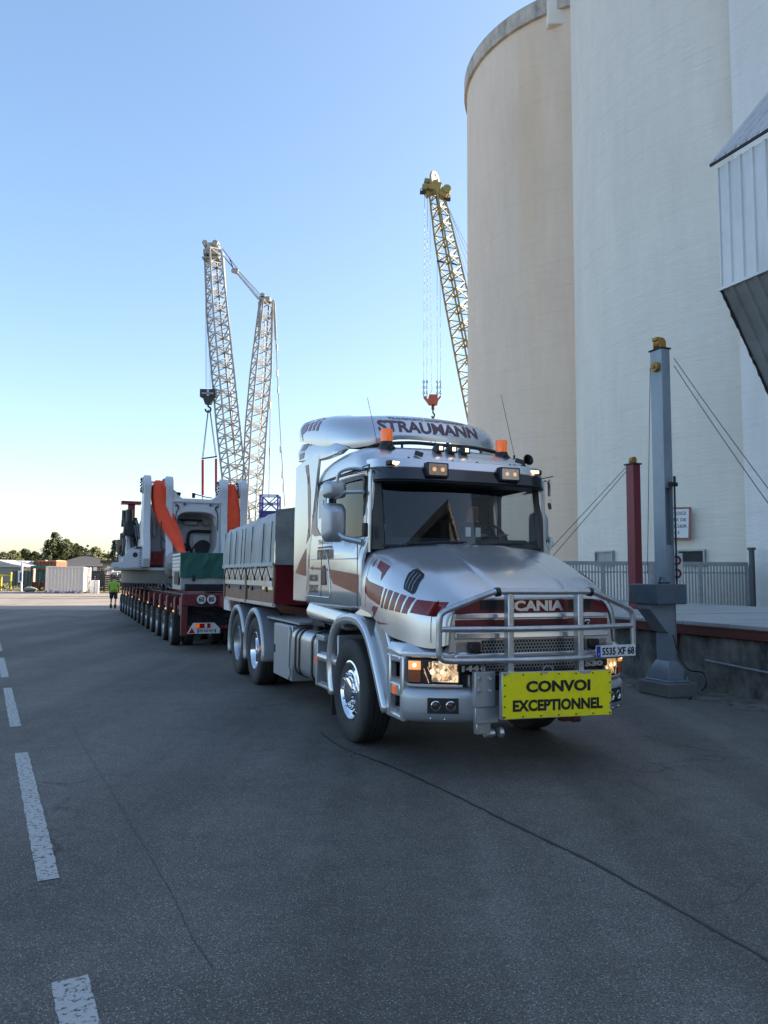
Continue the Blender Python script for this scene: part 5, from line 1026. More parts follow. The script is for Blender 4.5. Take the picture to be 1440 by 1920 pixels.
# power pack box with green tarpaulin
q=MB(); q.bb(-.35,1.10,.02,1.9,1.36,1.66); q.bb(-.35,1.06,.0,.04,1.66,2.2); pp=q.build('power_pack',mat('checker_plate',(.42,.43,.43),.5,.3,.15,25,bump=.6,bscale=60,dirt=(.2,.19,.17),dscale=4,damt=.5),tr,bevel=.01)
q=MB()
for k in range(6): q.bb(.10-.35+0*k,1.08,-.012,.0,2.20-.045-.085*k,2.20-.085*k) if k<5 else None
q.build('vent_slats',WHITE,pp)
q=MB(); q.bb(.2,.95,-.018,-.002,1.48,1.78); q.build('vent_grille',DARK,pp)
q=MB(); rr=[]
for k in range(17):
    y=.0+1.93*k/16; s_=.008*math.sin(k*2.1)+.006*math.sin(k*.9); rr.append([(1.145+s_,y,1.64+.010*math.sin(k*1.3)),(1.138+s_*.7,y,1.85),(1.134-s_,y,2.05),(1.13,y,2.215),(.6,y,2.222+.006*math.sin(k)),(-.1,y,2.222-.005*math.sin(k)),(-.40,y,2.215),(-.405,y,1.9)])
q.loft(rr,False); q.add([(1.14,-.004,2.10),(1.13,-.004,2.217),(-.40,-.004,2.217),(-.40,-.004,2.13)],[(0,1,2,3)]); o=q.build('green_cover',GREENT,pp,flat=True)
for yy in (.65,1.3): q=MB(); q.bb(1.141,1.150,yy-.006,yy+.006,1.64,2.2); q.build('cover_seam',MATS['green_tarp'],o)
q=MB(); q.box((1.12,.55,1.42),(.10,.9,.16)); q.build('bumper_box',BLACK,pp,bevel=.02)
q=MB(); q.box((1.145,.30,1.63),(.012,.06,.14)); q.build('strap',BLACK,pp)
# drawbar and gooseneck reaching the truck
a=Vector((1.5,1.0,1.1)); e1=REL@Vector((-7.1,-.75,1.10)); e2=REL@Vector((-7.1,.75,1.10)); e3=REL@Vector((-3.5,0,1.12))
q=MB(); q.bar((1.5,.9,1.12),e1,.22,.24); q.bar((1.5,2.1,1.12),e2,.22,.24); q.bar(REL@Vector((-7.4,0,1.14)),e3,.9,.16); q.build('drawbar',MAROON,tr,bevel=.015)
q=MB(); q.prism([(0,0),(.62,0),(.0,.5)],-.02,.02,'xz',REL@Matrix.Translation((-7.9,-1.0,1.02))); q.build('hazard_plate',WHITE,tr,bevel=.004)
# ballast body on the gooseneck: alu boards, brown lower boards, grey tarpaulin
GB=REL; x0,x1=-7.25,-3.28; Yn=1.14; zb0=1.28
q=MB(); q.bb(x1-.05,x1,-Yn,Yn,zb0,1.88,GB); q.bb(x0,x1-.06,-Yn+.05,Yn-.05,zb0,zb0+.12,GB); gbx=q.build('ballast_body',REDG,tr,bevel=.01)
for s in (-1,1):
    for a0,b0 in ((x0+.06,(x0+x1)/2-.05),((x0+x1)/2+.05,x1-.10)):
        q=MB(); q.bb(a0,b0,s*(Yn-.03),s*Yn,1.54,1.82,GB); q.build('alu_board',ALU,gbx,bevel=.006)
        q=MB(); q.bb(a0+.1,b0-.0,s*(Yn-.03),s*(Yn+.001),1.29,1.49,GB); q.build('brown_board',WOODR,gbx,bevel=.006)
        for k in (.25,.8): q=MB(); q.box((a0+(b0-a0)*k,s*(Yn+.012),1.50),(.10,.03,.07),GB); q.build('latch',BLACK,gbx,bevel=.008)
    for xx in (x0+.03,(x0+x1)/2,x1-.05): q=MB(); q.bb(xx-.035,xx+.035,s*(Yn-.05),s*(Yn+.012),zb0-.02,1.88,GB); q.build('stanchion',WOODR,gbx,bevel=.006)
q=MB(); q.bb(x0,x1,-Yn-.004,-Yn+.03,zb0-.035,zb0+.02,GB); q.build('side_rail',ALU,gbx,bevel=.004)
q=MB(); q.box((x1-.22,-Yn-.006,1.60),(.17,.006,.14),GB); q.build('white_plate',WHITE,gbx)
rs=random.Random(2); N_=46; rr=[]
for k in range(N_+1):
    x=x0-.02+(x1-x0+.04)*k/N_; t=k/N_; w=.022*math.sin(k*2.3)+.016*math.sin(k*5.1)+.01*rs.uniform(-1,1); zt_=2.58+.10*t+.018*math.sin(k*.9)
    sg_=[]
    for (y,z,a) in ((-Yn-.02,1.83+.012*math.sin(k*1.7),1),(-Yn-.015,2.0,1.2),(-Yn-.01,2.25,1),(-Yn+.0,zt_-.16,.5),(-Yn+.07,zt_-.03,.2),(-Yn+.40,zt_+.05,0),(0,zt_+.11,0)): sg_.append((x,y+w*a,z))
    sg_+= [(x,-y,z) for x,y,z in sg_[-2::-1]]; rr.append(sg_)
q=MB(); q.loft(rr,False,False,GB); tp_=q.build('tarpaulin',TARP,gbx,ang=180)
q=MB(); pr=[(y,z) for x,y,z in rr[-1]]; gr=[]
ff=[]
nY=14
for j in range(9):
    row=[]
    for i in range(nY+1):
        y=-Yn-.01+2*(Yn+.01)*i/nY; zt_=2.66+.10*(1-(y/1.15)**2); z=1.86+(zt_-1.86)*j/8; row.append((x1+.02+.018*math.sin(i*2.2+j)+.012*math.sin(j*2.4),y,z))
    gr.append(row)
q.loft(gr,False,False,GB); q.build('tarp_end',TARPD,gbx,ang=180)
q=MB()
for z in (1.95,2.2,2.42): q.cyl(GB@Vector((x1+.03,-.35,z)),GB@Vector((x1+.07,-.35,z)),.045,12)
q.build('buffer_row',BLACK,gbx)
q=MB(); n_=14; xs=[x0+.15+(x1-x0-.3)*k/n_ for k in range(n_+1)]
pts=[GB@Vector((x,-Yn-.035,1.86 if k%2 else 1.66)) for k,x in enumerate(xs)]
q.tube(pts,.009,5)
for k,x in enumerate(xs):
    if k%2==0: q.box(GB@Vector((x,-Yn-.03,1.65)),(.03,.03,.05))
q.build('lacing_cord',BLACK,gbx)
for k in (0,2,4,6,7,9,12,14):
    q=MB(); x=xs[k]; q.tube([GB@Vector((x,-Yn-.042,1.86)),GB@Vector((x+.02,-Yn-.035,2.2)),GB@Vector((x+.01,-Yn-.02,2.50))],.007,5); q.build('tie_cord',BLACK,gbx)
q=MB(); q.bb(x0-.01,x1+.01,-Yn-.045,-Yn-.025,1.84,1.90,GB); q.build('tarp_hem',mat('tarp_hem',(.5,.51,.5),.6,0,.1,6,dirt=(.3,.3,.29),dscale=4,damt=.5),gbx,bevel=.005)
# ------------------------------------------------------------------ the white machine segment on the trailer
mc=empty('tunnelling_machine_segment',TM@Vector((-7.5,1.4,1.30)),TRZ,'huge white steel machine segment with four lifting lugs on the trailer','machine')
MO=Matrix.Translation((7.5,-1.4,-1.30))       # build in trailer coordinates
def mb_(q,nm,m,par=None,**k): q.v=[tuple(MO@Vector(v)) for v in q.v]; return q.build(nm,m,par or mc,**k)
q=MB(); q.lathe([(2.05,0),(2.05,.42),(1.0,.42),(1.0,0),(2.05,0)],64,Matrix.Translation((-7.9,1.35,1.42)),cap=False); rg=mb_(q,'slewing_ring',mat('ring_dark',(.09,.095,.10),.4,.5,.2,3))
q=MB()
for k in range(110): a=2*PI*k/110; q.box((-7.9+2.03*math.cos(a),1.35+2.03*math.sin(a),1.37),(.07,.05,.14),rz=a)
mb_(q,'ring_teeth',DARK,rg)
q=MB(); q.lathe([(2.12,0),(2.12,.07),(.5,.07)],64,Matrix.Translation((-7.9,1.35,1.845)),cap=False); q.bb(-10.2,-6.2,-.55,3.3,1.86,1.93); mb_(q,'base_flange',MACH,bevel=.01)
def lug(y0,y1,nm='lug_plate'):
    # profile in x (towards truck) / z : rounded eye at top, broad foot
    P=arc(-6.35,4.52,.36,-20,200,14)
    P+= [(-6.72,4.0),(-6.95,3.4),(-7.6,2.8),(-8.2,1.93)]
    P+= [(-5.75,1.93),(-5.62,2.2),(-5.70,2.6),(-5.95,3.1),(-6.02,3.8)]
    q=MB(); q.prism(P,y0,y1,'xz'); o=mb_(q,nm,MACH,bevel=.02,ang=25)
    q=MB(); q.lathe([(.001,0),(.27,0),(.27,.05),(.001,.05)],28,Matrix.Translation((-6.35,y0-.045,4.55))@Matrix.Rotation(-PI/2,4,'X')); mb_(q,'eye_boss',MACH,o,bevel=.008)
    q=MB()
    for k in range(12): a=2*PI*k/12; q.cyl((-6.35+.21*math.cos(a),y0-.05,4.55+.21*math.sin(a)),(-6.35+.21*math.cos(a),y0-.09,4.55+.21*math.sin(a)),.028,6)
    mb_(q,'boss_bolts',DARK,o)
    q=MB()
    for k in range(8): q.cyl((-5.64-.012*k,y1-.05,2.0+.18*k) if k<0 else (-5.72,y0+.05,2.05+.0*k),(-5.68,y0+.05,2.05),.02,6)
    return o
q=MB(); q.bb(-9.5,-6.3,-1.15,.0,1.86,1.92); mb_(q,'side_deck',MACH)
for a_,b_ in ((-.22,.0),(.46,.68),(2.20,2.42),(2.84,3.06)): lug(a_,b_)
for a_,b_ in ((-.05,.5),(2.38,2.88)):
    q=MB(); q.cyl((-6.35,a_,4.55),(-6.35,b_,4.55),.13,24); mb_(q,'lifting_pin',CHROME)
    q=MB(); q.bb(-6.5,-6.2,a_+.02,b_-.02,4.28,4.42); mb_(q,'pin_plate',RUST)
    q=MB(); q.bb(-7.2,-6.9,a_,b_,1.93,4.0); mb_(q,'web_plate',MACH)
    q=MB(); q.bb(-6.6,-6.2,a_,b_,2.0,2.45); mb_(q,'red_beam',RED,bevel=.02)
# yoke with opening
q=MB(); OUT=[(.68,1.93),(2.20,1.93),(2.20,4.45),(2.12,4.28),(1.95,4.20),(1.7,4.16),(1.18,4.16),(.93,4.20),(.76,4.28),(.68,4.45)]
out_=[];inn_=[]
cx,cz=1.44,3.05
for k in range(48):
    a=2*PI*k/48; ca,sa=math.cos(a),math.sin(a)
    # outer: ray to polygon boundary (approx: box with concave top)
    t=min((.76/abs(ca)) if abs(ca)>1e-6 else 9,(1.12/abs(sa)) if abs(sa)>1e-6 else 9); x_=cx+ca*t; z_=cz+sa*t
    if z_>4.0: z_=4.16+.30*max(0,(abs(x_-cx)-.45)/.31)**2
    out_.append((x_,z_))
    n=4.; rr_=(abs(ca/.66)**n+abs(sa/.70)**n)**(-1/n); inn_.append((cx+ca*rr_,cz-.02+sa*rr_))
q.ring_poly(out_,inn_,-6.35,-6.05,'yz'); mb_(q,'yoke',MACH,bevel=.02,ang=30)
q=MB(); q.loft([[(x,y,z) for y,z in inn_] for x in (-6.35,-7.3)],True); mb_(q,'tunnel_wall',MACH)
q=MB(); q.bb(-7.35,-7.3,.68,2.2,2.1,4.1); bw_=mb_(q,'bulkhead',MACH)
q=MB(); q.bb(-6.1,-6.0,.68,2.2,4.02,4.10); q.bb(-7.0,-6.35,.68,2.2,4.08,4.15); mb_(q,'top_flange',MACH,bevel=.015)
for y in (.95,1.85):
    q=MB(); q.lathe([(.001,0),(.27,0),(.27,.06),(.001,.06)],28,Matrix.Translation((-7.28,y,2.62))@Matrix.Rotation(PI/2,4,'Y')); mb_(q,'round_hatch',BLACK,bw_)
q=MB(); q.tube(smooth([(-7.2,1.35,2.5),(-7.2,1.35,2.95),(-7.2,1.40,3.12),(-7.2,1.55,3.17),(-7.2,2.1,3.17)],4),.055,10); mb_(q,'black_duct',BLACK)
q=MB(); q.bb(-7.28,-7.24,1.5,2.08,2.5,3.05); mb_(q,'cover_panel',MACH,bevel=.02)
q=MB(); q.bb(-7.26,-7.05,1.2,1.62,3.38,3.50); mb_(q,'junction_box',GALV,bevel=.01)
q=MB(); q.bb(-7.2,-7.0,1.05,1.78,3.50,3.56); mb_(q,'junction_box',DARK)
for y,dy in ((1.2,.25),(1.6,-.2),(1.35,.1)):
    q=MB(); q.tube(smooth([(-7.1,y,2.75),(-7.0,y+dy*.5,2.6),(-6.9,y+dy,2.45)],4),.025,6); mb_(q,'hose',BLACK)
q=MB(); q.tube(smooth([(-7.1,1.75,3.45),(-7.1,1.9,3.35),(-7.1,2.05,3.42)],4),.015,6); mb_(q,'hose',BLACK)
for s,yy in ((1,.80),(-1,2.08)):
    for dz in (0,.12):
        q=MB(); q.tube(smooth([(-6.02,yy-s*.05,3.98-dz*.5),(-6.0,yy+s*.06,3.88-dz*.3),(-6.0,yy-s*.01,3.7),(-6.0,yy-s*.03,3.4),(-6.0,yy-s*.02,3.15)],4),.016,6); mb_(q,'cable_run',BLACK)
for y in (1.05,1.88): q=MB(); q.box((-6.0,y,3.97),(.03,.10,.03)); q.box((-6.0,y-.03,3.97),(.03,.03,.10)); mb_(q,'blue_clip',mat('clip_blue',(.02,.05,.2),.4))
for y,w in ((.86,.12),(1.34,.09)): q=MB(); q.box((-6.2,y,4.30),(.12,w,.10)); q.cyl((-6.2,y,4.2),(-6.2,y,4.36),.05,10); mb_(q,'top_fitting',DARK)
q=MB(); q.tube(smooth([(-6.2,1.34,4.33),(-6.2,1.5,4.30),(-6.2,1.75,4.24),(-6.2,1.95,4.22)],4),.018,6); q.tube(smooth([(-6.1,.70,4.40),(-6.1,.80,4.34),(-6.1,.93,4.31)],3),.018,6); mb_(q,'hose',BLACK)
# cable loop and bracket between left lugs
q=MB(); q.tube(smooth([(-5.95,.33,3.4),(-5.9,.30,3.1),(-5.9,.35,2.9),(-5.9,.50,2.65),(-5.9,.42,2.45),(-5.9,.34,2.55),(-5.9,.33,2.9)],4),.014,6); mb_(q,'cable_loop',BLACK)
q=MB(); q.box((-6.8,.2,3.35),(.15,.10,.5)); q.prism([(.12,3.1),(.28,3.1),(.22,2.95),(.18,2.95)],-6.85,-6.7,'yz'); mb_(q,'bracket',MACH,bevel=.01)
# left side plates and hydraulic gear at the rear
q=MB(); P=arc(-8.6,2.75,.42,-10,190,12)+[(-9.3,2.35),(-11.2,2.30),(-11.4,1.93),(-7.9,1.93)]
q.prism(P,-.55,-.42,'xz'); mb_(q,'side_plate',MACH,bevel=.012)
q=MB(); q.lathe([(.001,0),(.16,0),(.16,.03),(.001,.03)],20,Matrix.Translation((-8.6,-.56,2.78))@Matrix.Rotation(PI/2,4,'X')); mb_(q,'eye_hole',DARK)
for k in range(7): q=MB(); q.bb(-11.3+k*.42,-11.22+k*.42,-.62,-.42,1.93,2.45-.03*k); mb_(q,'rib_plate',MACH)
P=[(-1.10,1.93),(-.22,1.93),(-.22,2.55)]+arc(-.40,2.30,.27,45,150,8)+[(-.78,2.22),(-.80,2.10),(-1.10,2.06)]
q=MB(); q.prism(P,-6.15,-6.05,'yz'); fpl=mb_(q,'front_plate',MACH,bevel=.012)
q=MB(); q.lathe([(.001,0),(.075,0),(.075,.02),(.001,.02)],20,Matrix.Translation((-6.05,-.42,2.32))@Matrix.Rotation(PI/2,4,'Y')); mb_(q,'eye_hole',DARK,fpl)
q=MB()
for k in range(7): q.cyl((-6.05,-.27,1.98+.08*k),(-6.02,-.27,1.98+.08*k),.018,6)
mb_(q,'bolt_column',DARK,fpl)
rs=random.Random(4)
for k in range(20):
    x=-8.3-rs.uniform(0,2.2); y=rs.uniform(-.62,.0); h=rs.uniform(2.6,3.45)
    q=MB(); q.tube(smooth([(x,y,2.0),(x-.05,y,h-.25),(x+.05,y,h),(x+.35,y+.05,h+.08),(x+.9,y+.1,h+.03),(x+1.5,y+.15,h-.5)],4),rs.uniform(.025,.05),8); mb_(q,'hydraulic_hose',BLACK)
for k in range(26):
    x=-8.2-rs.uniform(0,2.4); y=rs.uniform(-.55,.05); z=2.35+rs.uniform(0,1.3)*(1 if x>-10.3 else .25)
    q=MB(); 
    if k%2: q.box((x,y,z),(rs.uniform(.12,.28),rs.uniform(.10,.22),rs.uniform(.10,.30)))
    else: q.cyl((x,y-.1,z-.15),(x,y-.1,z+.3),rs.uniform(.06,.13),12); 
    mb_(q,'valve_block',(BLACK,DARK,BLACK,DARK)[k%4],bevel=.012)
q=MB(); q.bb(-8.6,-8.1,-.55,-.2,3.0,3.55); mb_(q,'hydraulic_unit',DARK,bevel=.02)
for k in range(9): q=MB(); q.cyl((-11.5+.0*k,-.5,1.98+.09*k),(-11.2,-.62,1.98+.09*k),.045,8); mb_(q,'coupling',BLACK)
q=MB(); q.bb(-10.0,-9.75,-.42,-.18,2.0,4.22); q.bb(-10.1,-9.65,-.66,.02,4.22,4.33); mb_(q,'red_post',RED,bevel=.01)
q=MB(); q.sph((0,0,0),.3,10,(1,.7,1.1)); q.v=[(a-5.55,b+.62,c+2.0+.12*math.sin(9*a)) for a,b,c in q.v]; mb_(q,'black_sheet',TARPD)
# orange cloths over the pins
def cloth(pts,wid,th,label,seed):
    rs=random.Random(seed); P=smooth([Vector(p) for p in pts],6); n=len(P); rr=[]
    for i,p in enumerate(P):
        t=i/(n-1); w=wid(t); row=[]
        for k in range(20):
            a=2*PI*k/20; f=1+.35*math.sin(3*a+seed+t*4)+.30*math.sin(7*a+t*7+seed)+.12*math.sin(11*a-t*12); row.append((p.x+math.sin(a)*th*f,p.y+math.cos(a)*w/2*(1+.05*math.sin(5*a+t*6)),p.z+ (.0)))
        rr.append(row)
    q=MB(); q.loft([[tuple(Matrix.Translation((6.35,-.25,-4.5))@Vector(v)) for v in r] for r in rr],True,True)
    o=q.build('orange_cloth',ORANGE,None,TM@Matrix.Translation((-6.35,.25,4.5)),ang=70); return tag(o,label,'cloth','orange cloths over the lifting pins')
cloth([(-6.30,.28,4.72),(-6.16,.28,4.62),(-6.12,.30,4.3),(-6.1,.37,3.9),(-6.02,.48,3.5),(-5.9,.66,3.1),(-5.75,.80,2.8),(-5.6,.90,2.5),(-5.2,.98,2.32)],lambda t:.27+.30*math.sin(PI*min(1,t*1.15)) if t<.86 else .27-.5*(t-.86),.085,'long orange cloth hanging slanting down from the left pin of the white machine',1)
cloth([(-6.30,.12,4.68),(-6.42,.15,4.3),(-6.38,.20,3.9),(-6.25,.34,3.5),(-6.05,.52,3.1)],lambda t:.26,.05,'back fold of the orange cloth hanging from the left pin of the white machine',6)
cloth([(-6.30,2.56,4.72),(-6.18,2.56,4.62),(-6.14,2.57,4.3),(-6.12,2.57,3.9),(-6.1,2.57,3.5),(-6.1,2.56,3.1),(-6.1,2.55,2.7)],lambda t:.27+.42*min(1,max(0,(t-.15)*1.8)),.08,'orange cloth hanging straight down from the right pin of the white machine',3)
# timber blocks and blue sheet
tb=MB(); 
for k in range(4): tb.box((0,0,.07+.115*k),(1.6,.5,.10))
o=tb.build('timber_stack',WOOD,None,TM@Matrix.Translation((-12.2,.1,1.36)),bevel=.01); tag(o,'stack of timber blocks under the rear of the white machine','timber')
q=MB(); q.loft([[(x,y,.03+.03*math.sin(x*7+y*5)) for y in (-.35,-.1,.1,.35)]+[(x,y,0.0) for y in (.35,.1,-.1,-.35)] for x in (-.8,-.4,0,.4,.8)],True,True); o=q.build('blue_sheet',mat('blue_sheet',(.03,.16,.5),.6,0,.1,8),None,TM@Matrix.Translation((-12.2,.1,1.87))); tag(o,'small bright blue sheet lying on the timber stack','sheet')
# ------------------------------------------------------------------ cranes
def lattice(q,P,Wd,side,n,rc=.06,rb=.03,zig=2):
    """P: axis points, Wd: half widths at those points, side: horizontal side vector; square boom"""
    P=[Vector(p) for p in P]; side=Vector(side).normalized(); L=[0]
    for i in range(1,len(P)): L.append(L[-1]+(P[i]-P[i-1]).length)
    S=[]
    for k in range(n+1):
        s=L[-1]*k/n; i=0
        while i<len(P)-2 and s>L[i+1]: i+=1
        t=(s-L[i])/(L[i+1]-L[i]); p=P[i].lerp(P[i+1],t); w=Wd[i]+(Wd[i+1]-Wd[i])*t; d=(P[i+1]-P[i]).normalized(); e=d.cross(side).normalized(); sd=e.cross(d).normalized()
        S.append([p+sd*w*a+e*w*b for a,b in ((-1,-1),(1,-1),(1,1),(-1,1))])
    for i in range(n):
        for k in range(4):
            q.bar(S[i][k],S[i+1][k],rc*2); k2=(k+1)%4
            if (i+k)%2: q.bar(S[i][k],S[i+1][k2],rb*2)
            else: q.bar(S[i][k2],S[i+1][k],rb*2)
            if i%zig==0: q.bar(S[i][k],S[i][k2],rb*2)
    return S
CY=75.
def A(px,py,Y=CY): return atY(px,py,Y)
foot=A(448,1060)
cw=empty('lattice_crane',(foot.x,foot.y,0),0,'tall pale lattice boom crane rising behind the white machine','crane')
off=Vector((-foot.x,-foot.y,0))
def W_(q,nm,m,par=None,**k): q.v=[tuple(Vector(v)+off) for v in q.v]; return q.build(nm,m,par or cw,flat=True,**k)
q=MB(); lattice(q,[A(399,470),A(408,600),A(428,800),A(448,985),A(453,1070)],[.62,.78,.85,.82,.3],(1,.75,0),44,.080,.046); mbm=W_(q,'main_boom',CRANEW)
q=MB(); lattice(q,[A(499,566),A(489,700),A(480,800),A(470,985),A(467,1070)],[.50,.80,.80,.75,.3],(1,.6,0),34,.080,.046); mst=W_(q,'mast',CRANEW)
q=MB(); q.bar(A(417,470)+Vector((0,.5,0)),A(447,985)+Vector((0,.6,0)),.5,.04); W_(q,'walkway',mat('walkway_grey',(.33,.34,.34),.6,.1,.1,1),mbm)
q=MB(); q.bar(A(497,600),A(480,960),.42,.04); W_(q,'walkway',MATS['walkway_grey'],mst)
q=MB(); rs=random.Random(8); hd0=A(398,462)
q.box(hd0+Vector((0,0,-.4)),(1.15,1.1,1.1),rz=.3); q.box(hd0+Vector((-.6,0,-.7)),(.4,.9,.5))
for k in range(11): q.cyl(hd0+Vector((-.7+.14*k,rs.uniform(-.6,.6),.1)),hd0+Vector((-.7+.14*k,0,rs.uniform(.25,.5))),.09,6)
q.cyl(hd0+Vector((-.6,-.7,.1)),hd0+Vector((-.6,.7,.1)),.28,14); q.cyl(hd0+Vector((.4,-.7,.1)),hd0+Vector((.4,.7,.1)),.28,14); q.bar(hd0+Vector((.35,0,.4)),hd0+Vector((.35,0,1.0)),.03); q.box(A(397,487),(1.7,1.3,.12)); W_(q,'boom_head',CRANEW,mbm)
q=MB(); h2=A(497,562); q.box(h2,(1.1,1.0,.35)); q.cyl(h2+Vector((-.2,-.5,.3)),h2+Vector((-.2,.5,.3)),.25,12); q.bar(A(510,565),A(514,567),.3); W_(q,'mast_head',CRANEW,mst)
for a,b,w in (((487,566),(487,635),.28),((514,566),(517,637),.22)): q=MB(); q.bar(A(*a),A(*b),w); W_(q,'strut',CRANEW,mst)
def ropes(lst,Y,r,nm,m,fn,par=None,n=5):
    for a,b in lst: q=MB(); q.tube([atY(a[0],a[1],Y),atY(b[0],b[1],Y)],r,n); fn(q,nm,m,par)
ropes([((401,458),(441,507)),((417,466),(445,504)),((430,484),(437,502))],CY,.05,'pendant',ROPE,W_)
ropes([((517,638),(525,800)),((525,800),(534,950)),((509,575),(506,820)),((506,820),(504,935))],CY,.04,'pendant',ROPE,W_)
for a in ((519,652),(520,700),(521.5,730),(506.5,760),(526,842),(506,846),(529.5,890),(531.5,915)): q=MB(); p=A(*a); q.cyl(p-Vector((0,0,.35)),p+Vector((0,0,.35)),.09,6); W_(q,'pendant_joint',CRANEW)
ropes([((444,510),(488,562)),((446,508),(490,561)),((442,511),(484,562)),((448,508),(494,560)),((443,510),(486,562)),((450,509),(497,560))],CY,.035,'luffing_rope',mat('rope_pale',(.42,.45,.46),.5,.2),W_)
q=MB(); q.box(A(441,508),(.65,.5,.42),ry=.3); W_(q,'luffing_block',CRANEW)
ropes([((x,470),(x+1,727)) for x in (385,387,391,394,397)],CY,.02,'hoist_rope',mat('rope_light',(.35,.37,.38),.5,.2),W_)
hb0=A(391,738); q=MB(); q.box(hb0,(1.55,.8,.75)); q.prism([(hb0.x-.55,hb0.z-.35),(hb0.x+.55,hb0.z-.35),(hb0.x+.28,hb0.z-1.1),(hb0.x-.28,hb0.z-1.1)],hb0.y-.3,hb0.y+.3); hk=W_(q,'hook_block',BLACK)
q=MB(); q.bb(hb0.x-.08,hb0.x+.14,hb0.y-.42,hb0.y-.40,hb0.z-.35,hb0.z+.35); q.bb(hb0.x-.6,hb0.x+.6,hb0.y-.42,hb0.y-.40,hb0.z-.1,hb0.z+.0); W_(q,'block_marking',GALV,hk)
q=MB(); q.tube(smooth([hb0+Vector(v) for v in ((0,0,-1.1),(0,0,-1.3),(.22,0,-1.45),(.24,0,-1.72),(0,0,-1.88),(-.24,0,-1.72),(-.26,0,-1.55))],4),.09,8); W_(q,'hook',BLACK,hk)
# sling on the crane hook
sp=A(393,858); sl_=empty('lifting_sling',(sp.x,sp.y,0),0,'black spreader bar on ropes with two red webbing straps under the crane hook','sling')
off2=Vector((-sp.x,-sp.y,0))
def S_(q,nm,m,par=None,**k): q.v=[tuple(Vector(v)+off2) for v in q.v]; return q.build(nm,m,par or sl_,**k)
for a,b in (((390,768),(379,858)),((391,768),(381,858)),((393,768),(404,856)),((394,768),(406,856))): q=MB(); q.tube([A(*a),A(*b)],.03,6); S_(q,'wire',ROPE)
q=MB(); q.bar(A(378,860),A(407,856),.14,.12); S_(q,'spreader_bar',BLACK)
STR=mat('red_strap',(.45,.03,.025),.7,0,.1,8)
for x,y0,y1 in ((380,862,928),(405,860,922)): q=MB(); q.bar(A(x,y0),A(x,y1),.22,.10,up=(0,1,0)); S_(q,'red_strap',STR); q=MB(); q.bar(A(x,y1),A(x,y1+12),.10); S_(q,'shackle',GALV)
# blue lattice frame
bp=A(507,950,62); bl=empty('blue_lattice_frame',(bp.x,bp.y,0),0,'dark blue lattice frame standing behind the grey tarpaulin body','frame')
q=MB(); BF=mat('blue_steel',(.035,.04,.22),.5,.1,.15,3); x0_,x1_=A(490,950,62).x-bp.x,A(523,950,62).x-bp.x; zt2=A(507,930,62).z; zb2=A(507,960,62).z
for y in (-.7,.7):
    for x in (x0_,x1_): q.bar((x,y,0),(x,y,zt2),.12)
    for z in (zb2,(zb2+zt2)/2,zt2): q.bar((x0_,y,z),(x1_,y,z),.09)
    q.bar((x0_,y,zt2),(x1_,y,zb2),.07); q.bar((x1_,y,zt2),(x0_,y,zb2),.07)
for x in (x0_,x1_):
    q.bar((x,-.7,zt2),(x,.7,zt2),.09); q.bar((x,-.7,zb2),(x,.7,zt2),.07)
q.bb(x0_,x1_,-.6,.6,zb2-.6,zb2); q.build('frame',BF,bl,flat=True)
# yellow crane
Y2=62.
yf=A(945,1000,Y2); yc=empty('lattice_crane',(yf.x,yf.y,0),0,'yellow lattice boom crane leaning out from behind the beige silo','crane')
off3=Vector((-yf.x,-yf.y,0))
def Y_(q,nm,m,par=None,**k): q.v=[tuple(Vector(v)+off3) for v in q.v]; return q.build(nm,m,par or yc,flat=k.pop('flat',True),**k)
def B_(px,py): return atY(px,py,Y2)
q=MB(); lattice(q,[B_(818,362),B_(834,450),B_(856,560),B_(880,680),B_(945,1000)],[.42,.60,.72,.75,.75],(1,.9,0),40,.068,.038); yb=Y_(q,'boom',CRANEY)
q=MB(); h=B_(815,352); q.box(h,(1.0,.9,.75),ry=.3); q.box(h+Vector((.75,0,-.55)),(.7,.8,.7),ry=.4); q.box(h+Vector((-.5,0,.55)),(.75,.3,.35),ry=.2); q.box(h+Vector((-.3,.2,-.3)),(1.1,.5,.45),ry=-.5); q.cyl(h+Vector((-.8,-.3,0)),h+Vector((-.8,.3,0)),.28,12); q.cyl(h+Vector((1.0,-.5,-.3)),h+Vector((1.0,.5,-.3)),.35,12); q.bar(h+Vector((-.9,0,.5)),h+Vector((.3,0,.6)),.2); Y_(q,'boom_head',CRANEY,yb)
q=MB(); hw=B_(815,338); M=Matrix.Translation(hw)@Matrix.Rotation(R(58),4,'Z')@Matrix.Rotation(PI/2,4,'X')
q.lathe([(.55,-.06),(.72,-.10),(.78,-.04),(.78,.04),(.72,.10),(.55,.06),(.55,-.06)],32,M,cap=False)
for k in range(8): a=PI*k/8; q.bar(M@Vector((.6*math.cos(a),.6*math.sin(a),0)),M@Vector((-.6*math.cos(a),-.6*math.sin(a),0)),.05)
Y_(q,'head_sheave',mat('sheave_grey',(.28,.27,.2),.5,.3),yb)
for x,y in ((793,358),(839,371)):
    q=MB(); p=B_(x,y); q.bb(p.x-.25,p.x+.25,p.y-.2,p.y+.2,p.z-.22,p.z-.05); q.bar(p+Vector((-.2,0,.2)),p+Vector((.25,0,.2)),.04); q.bar(p+Vector((-.2,0,-.1)),p+Vector((-.2,0,.2)),.04); q.bar(p+Vector((.2,0,-.1)),p+Vector((.2,0,.2)),.04); q.bar(p+Vector((0,0,.1)),h+Vector((0,0,-.1)),.06); Y_(q,'flood_lamp',DARK,yb)
HR=mat('rope_mid',(.12,.13,.14),.5,.3)
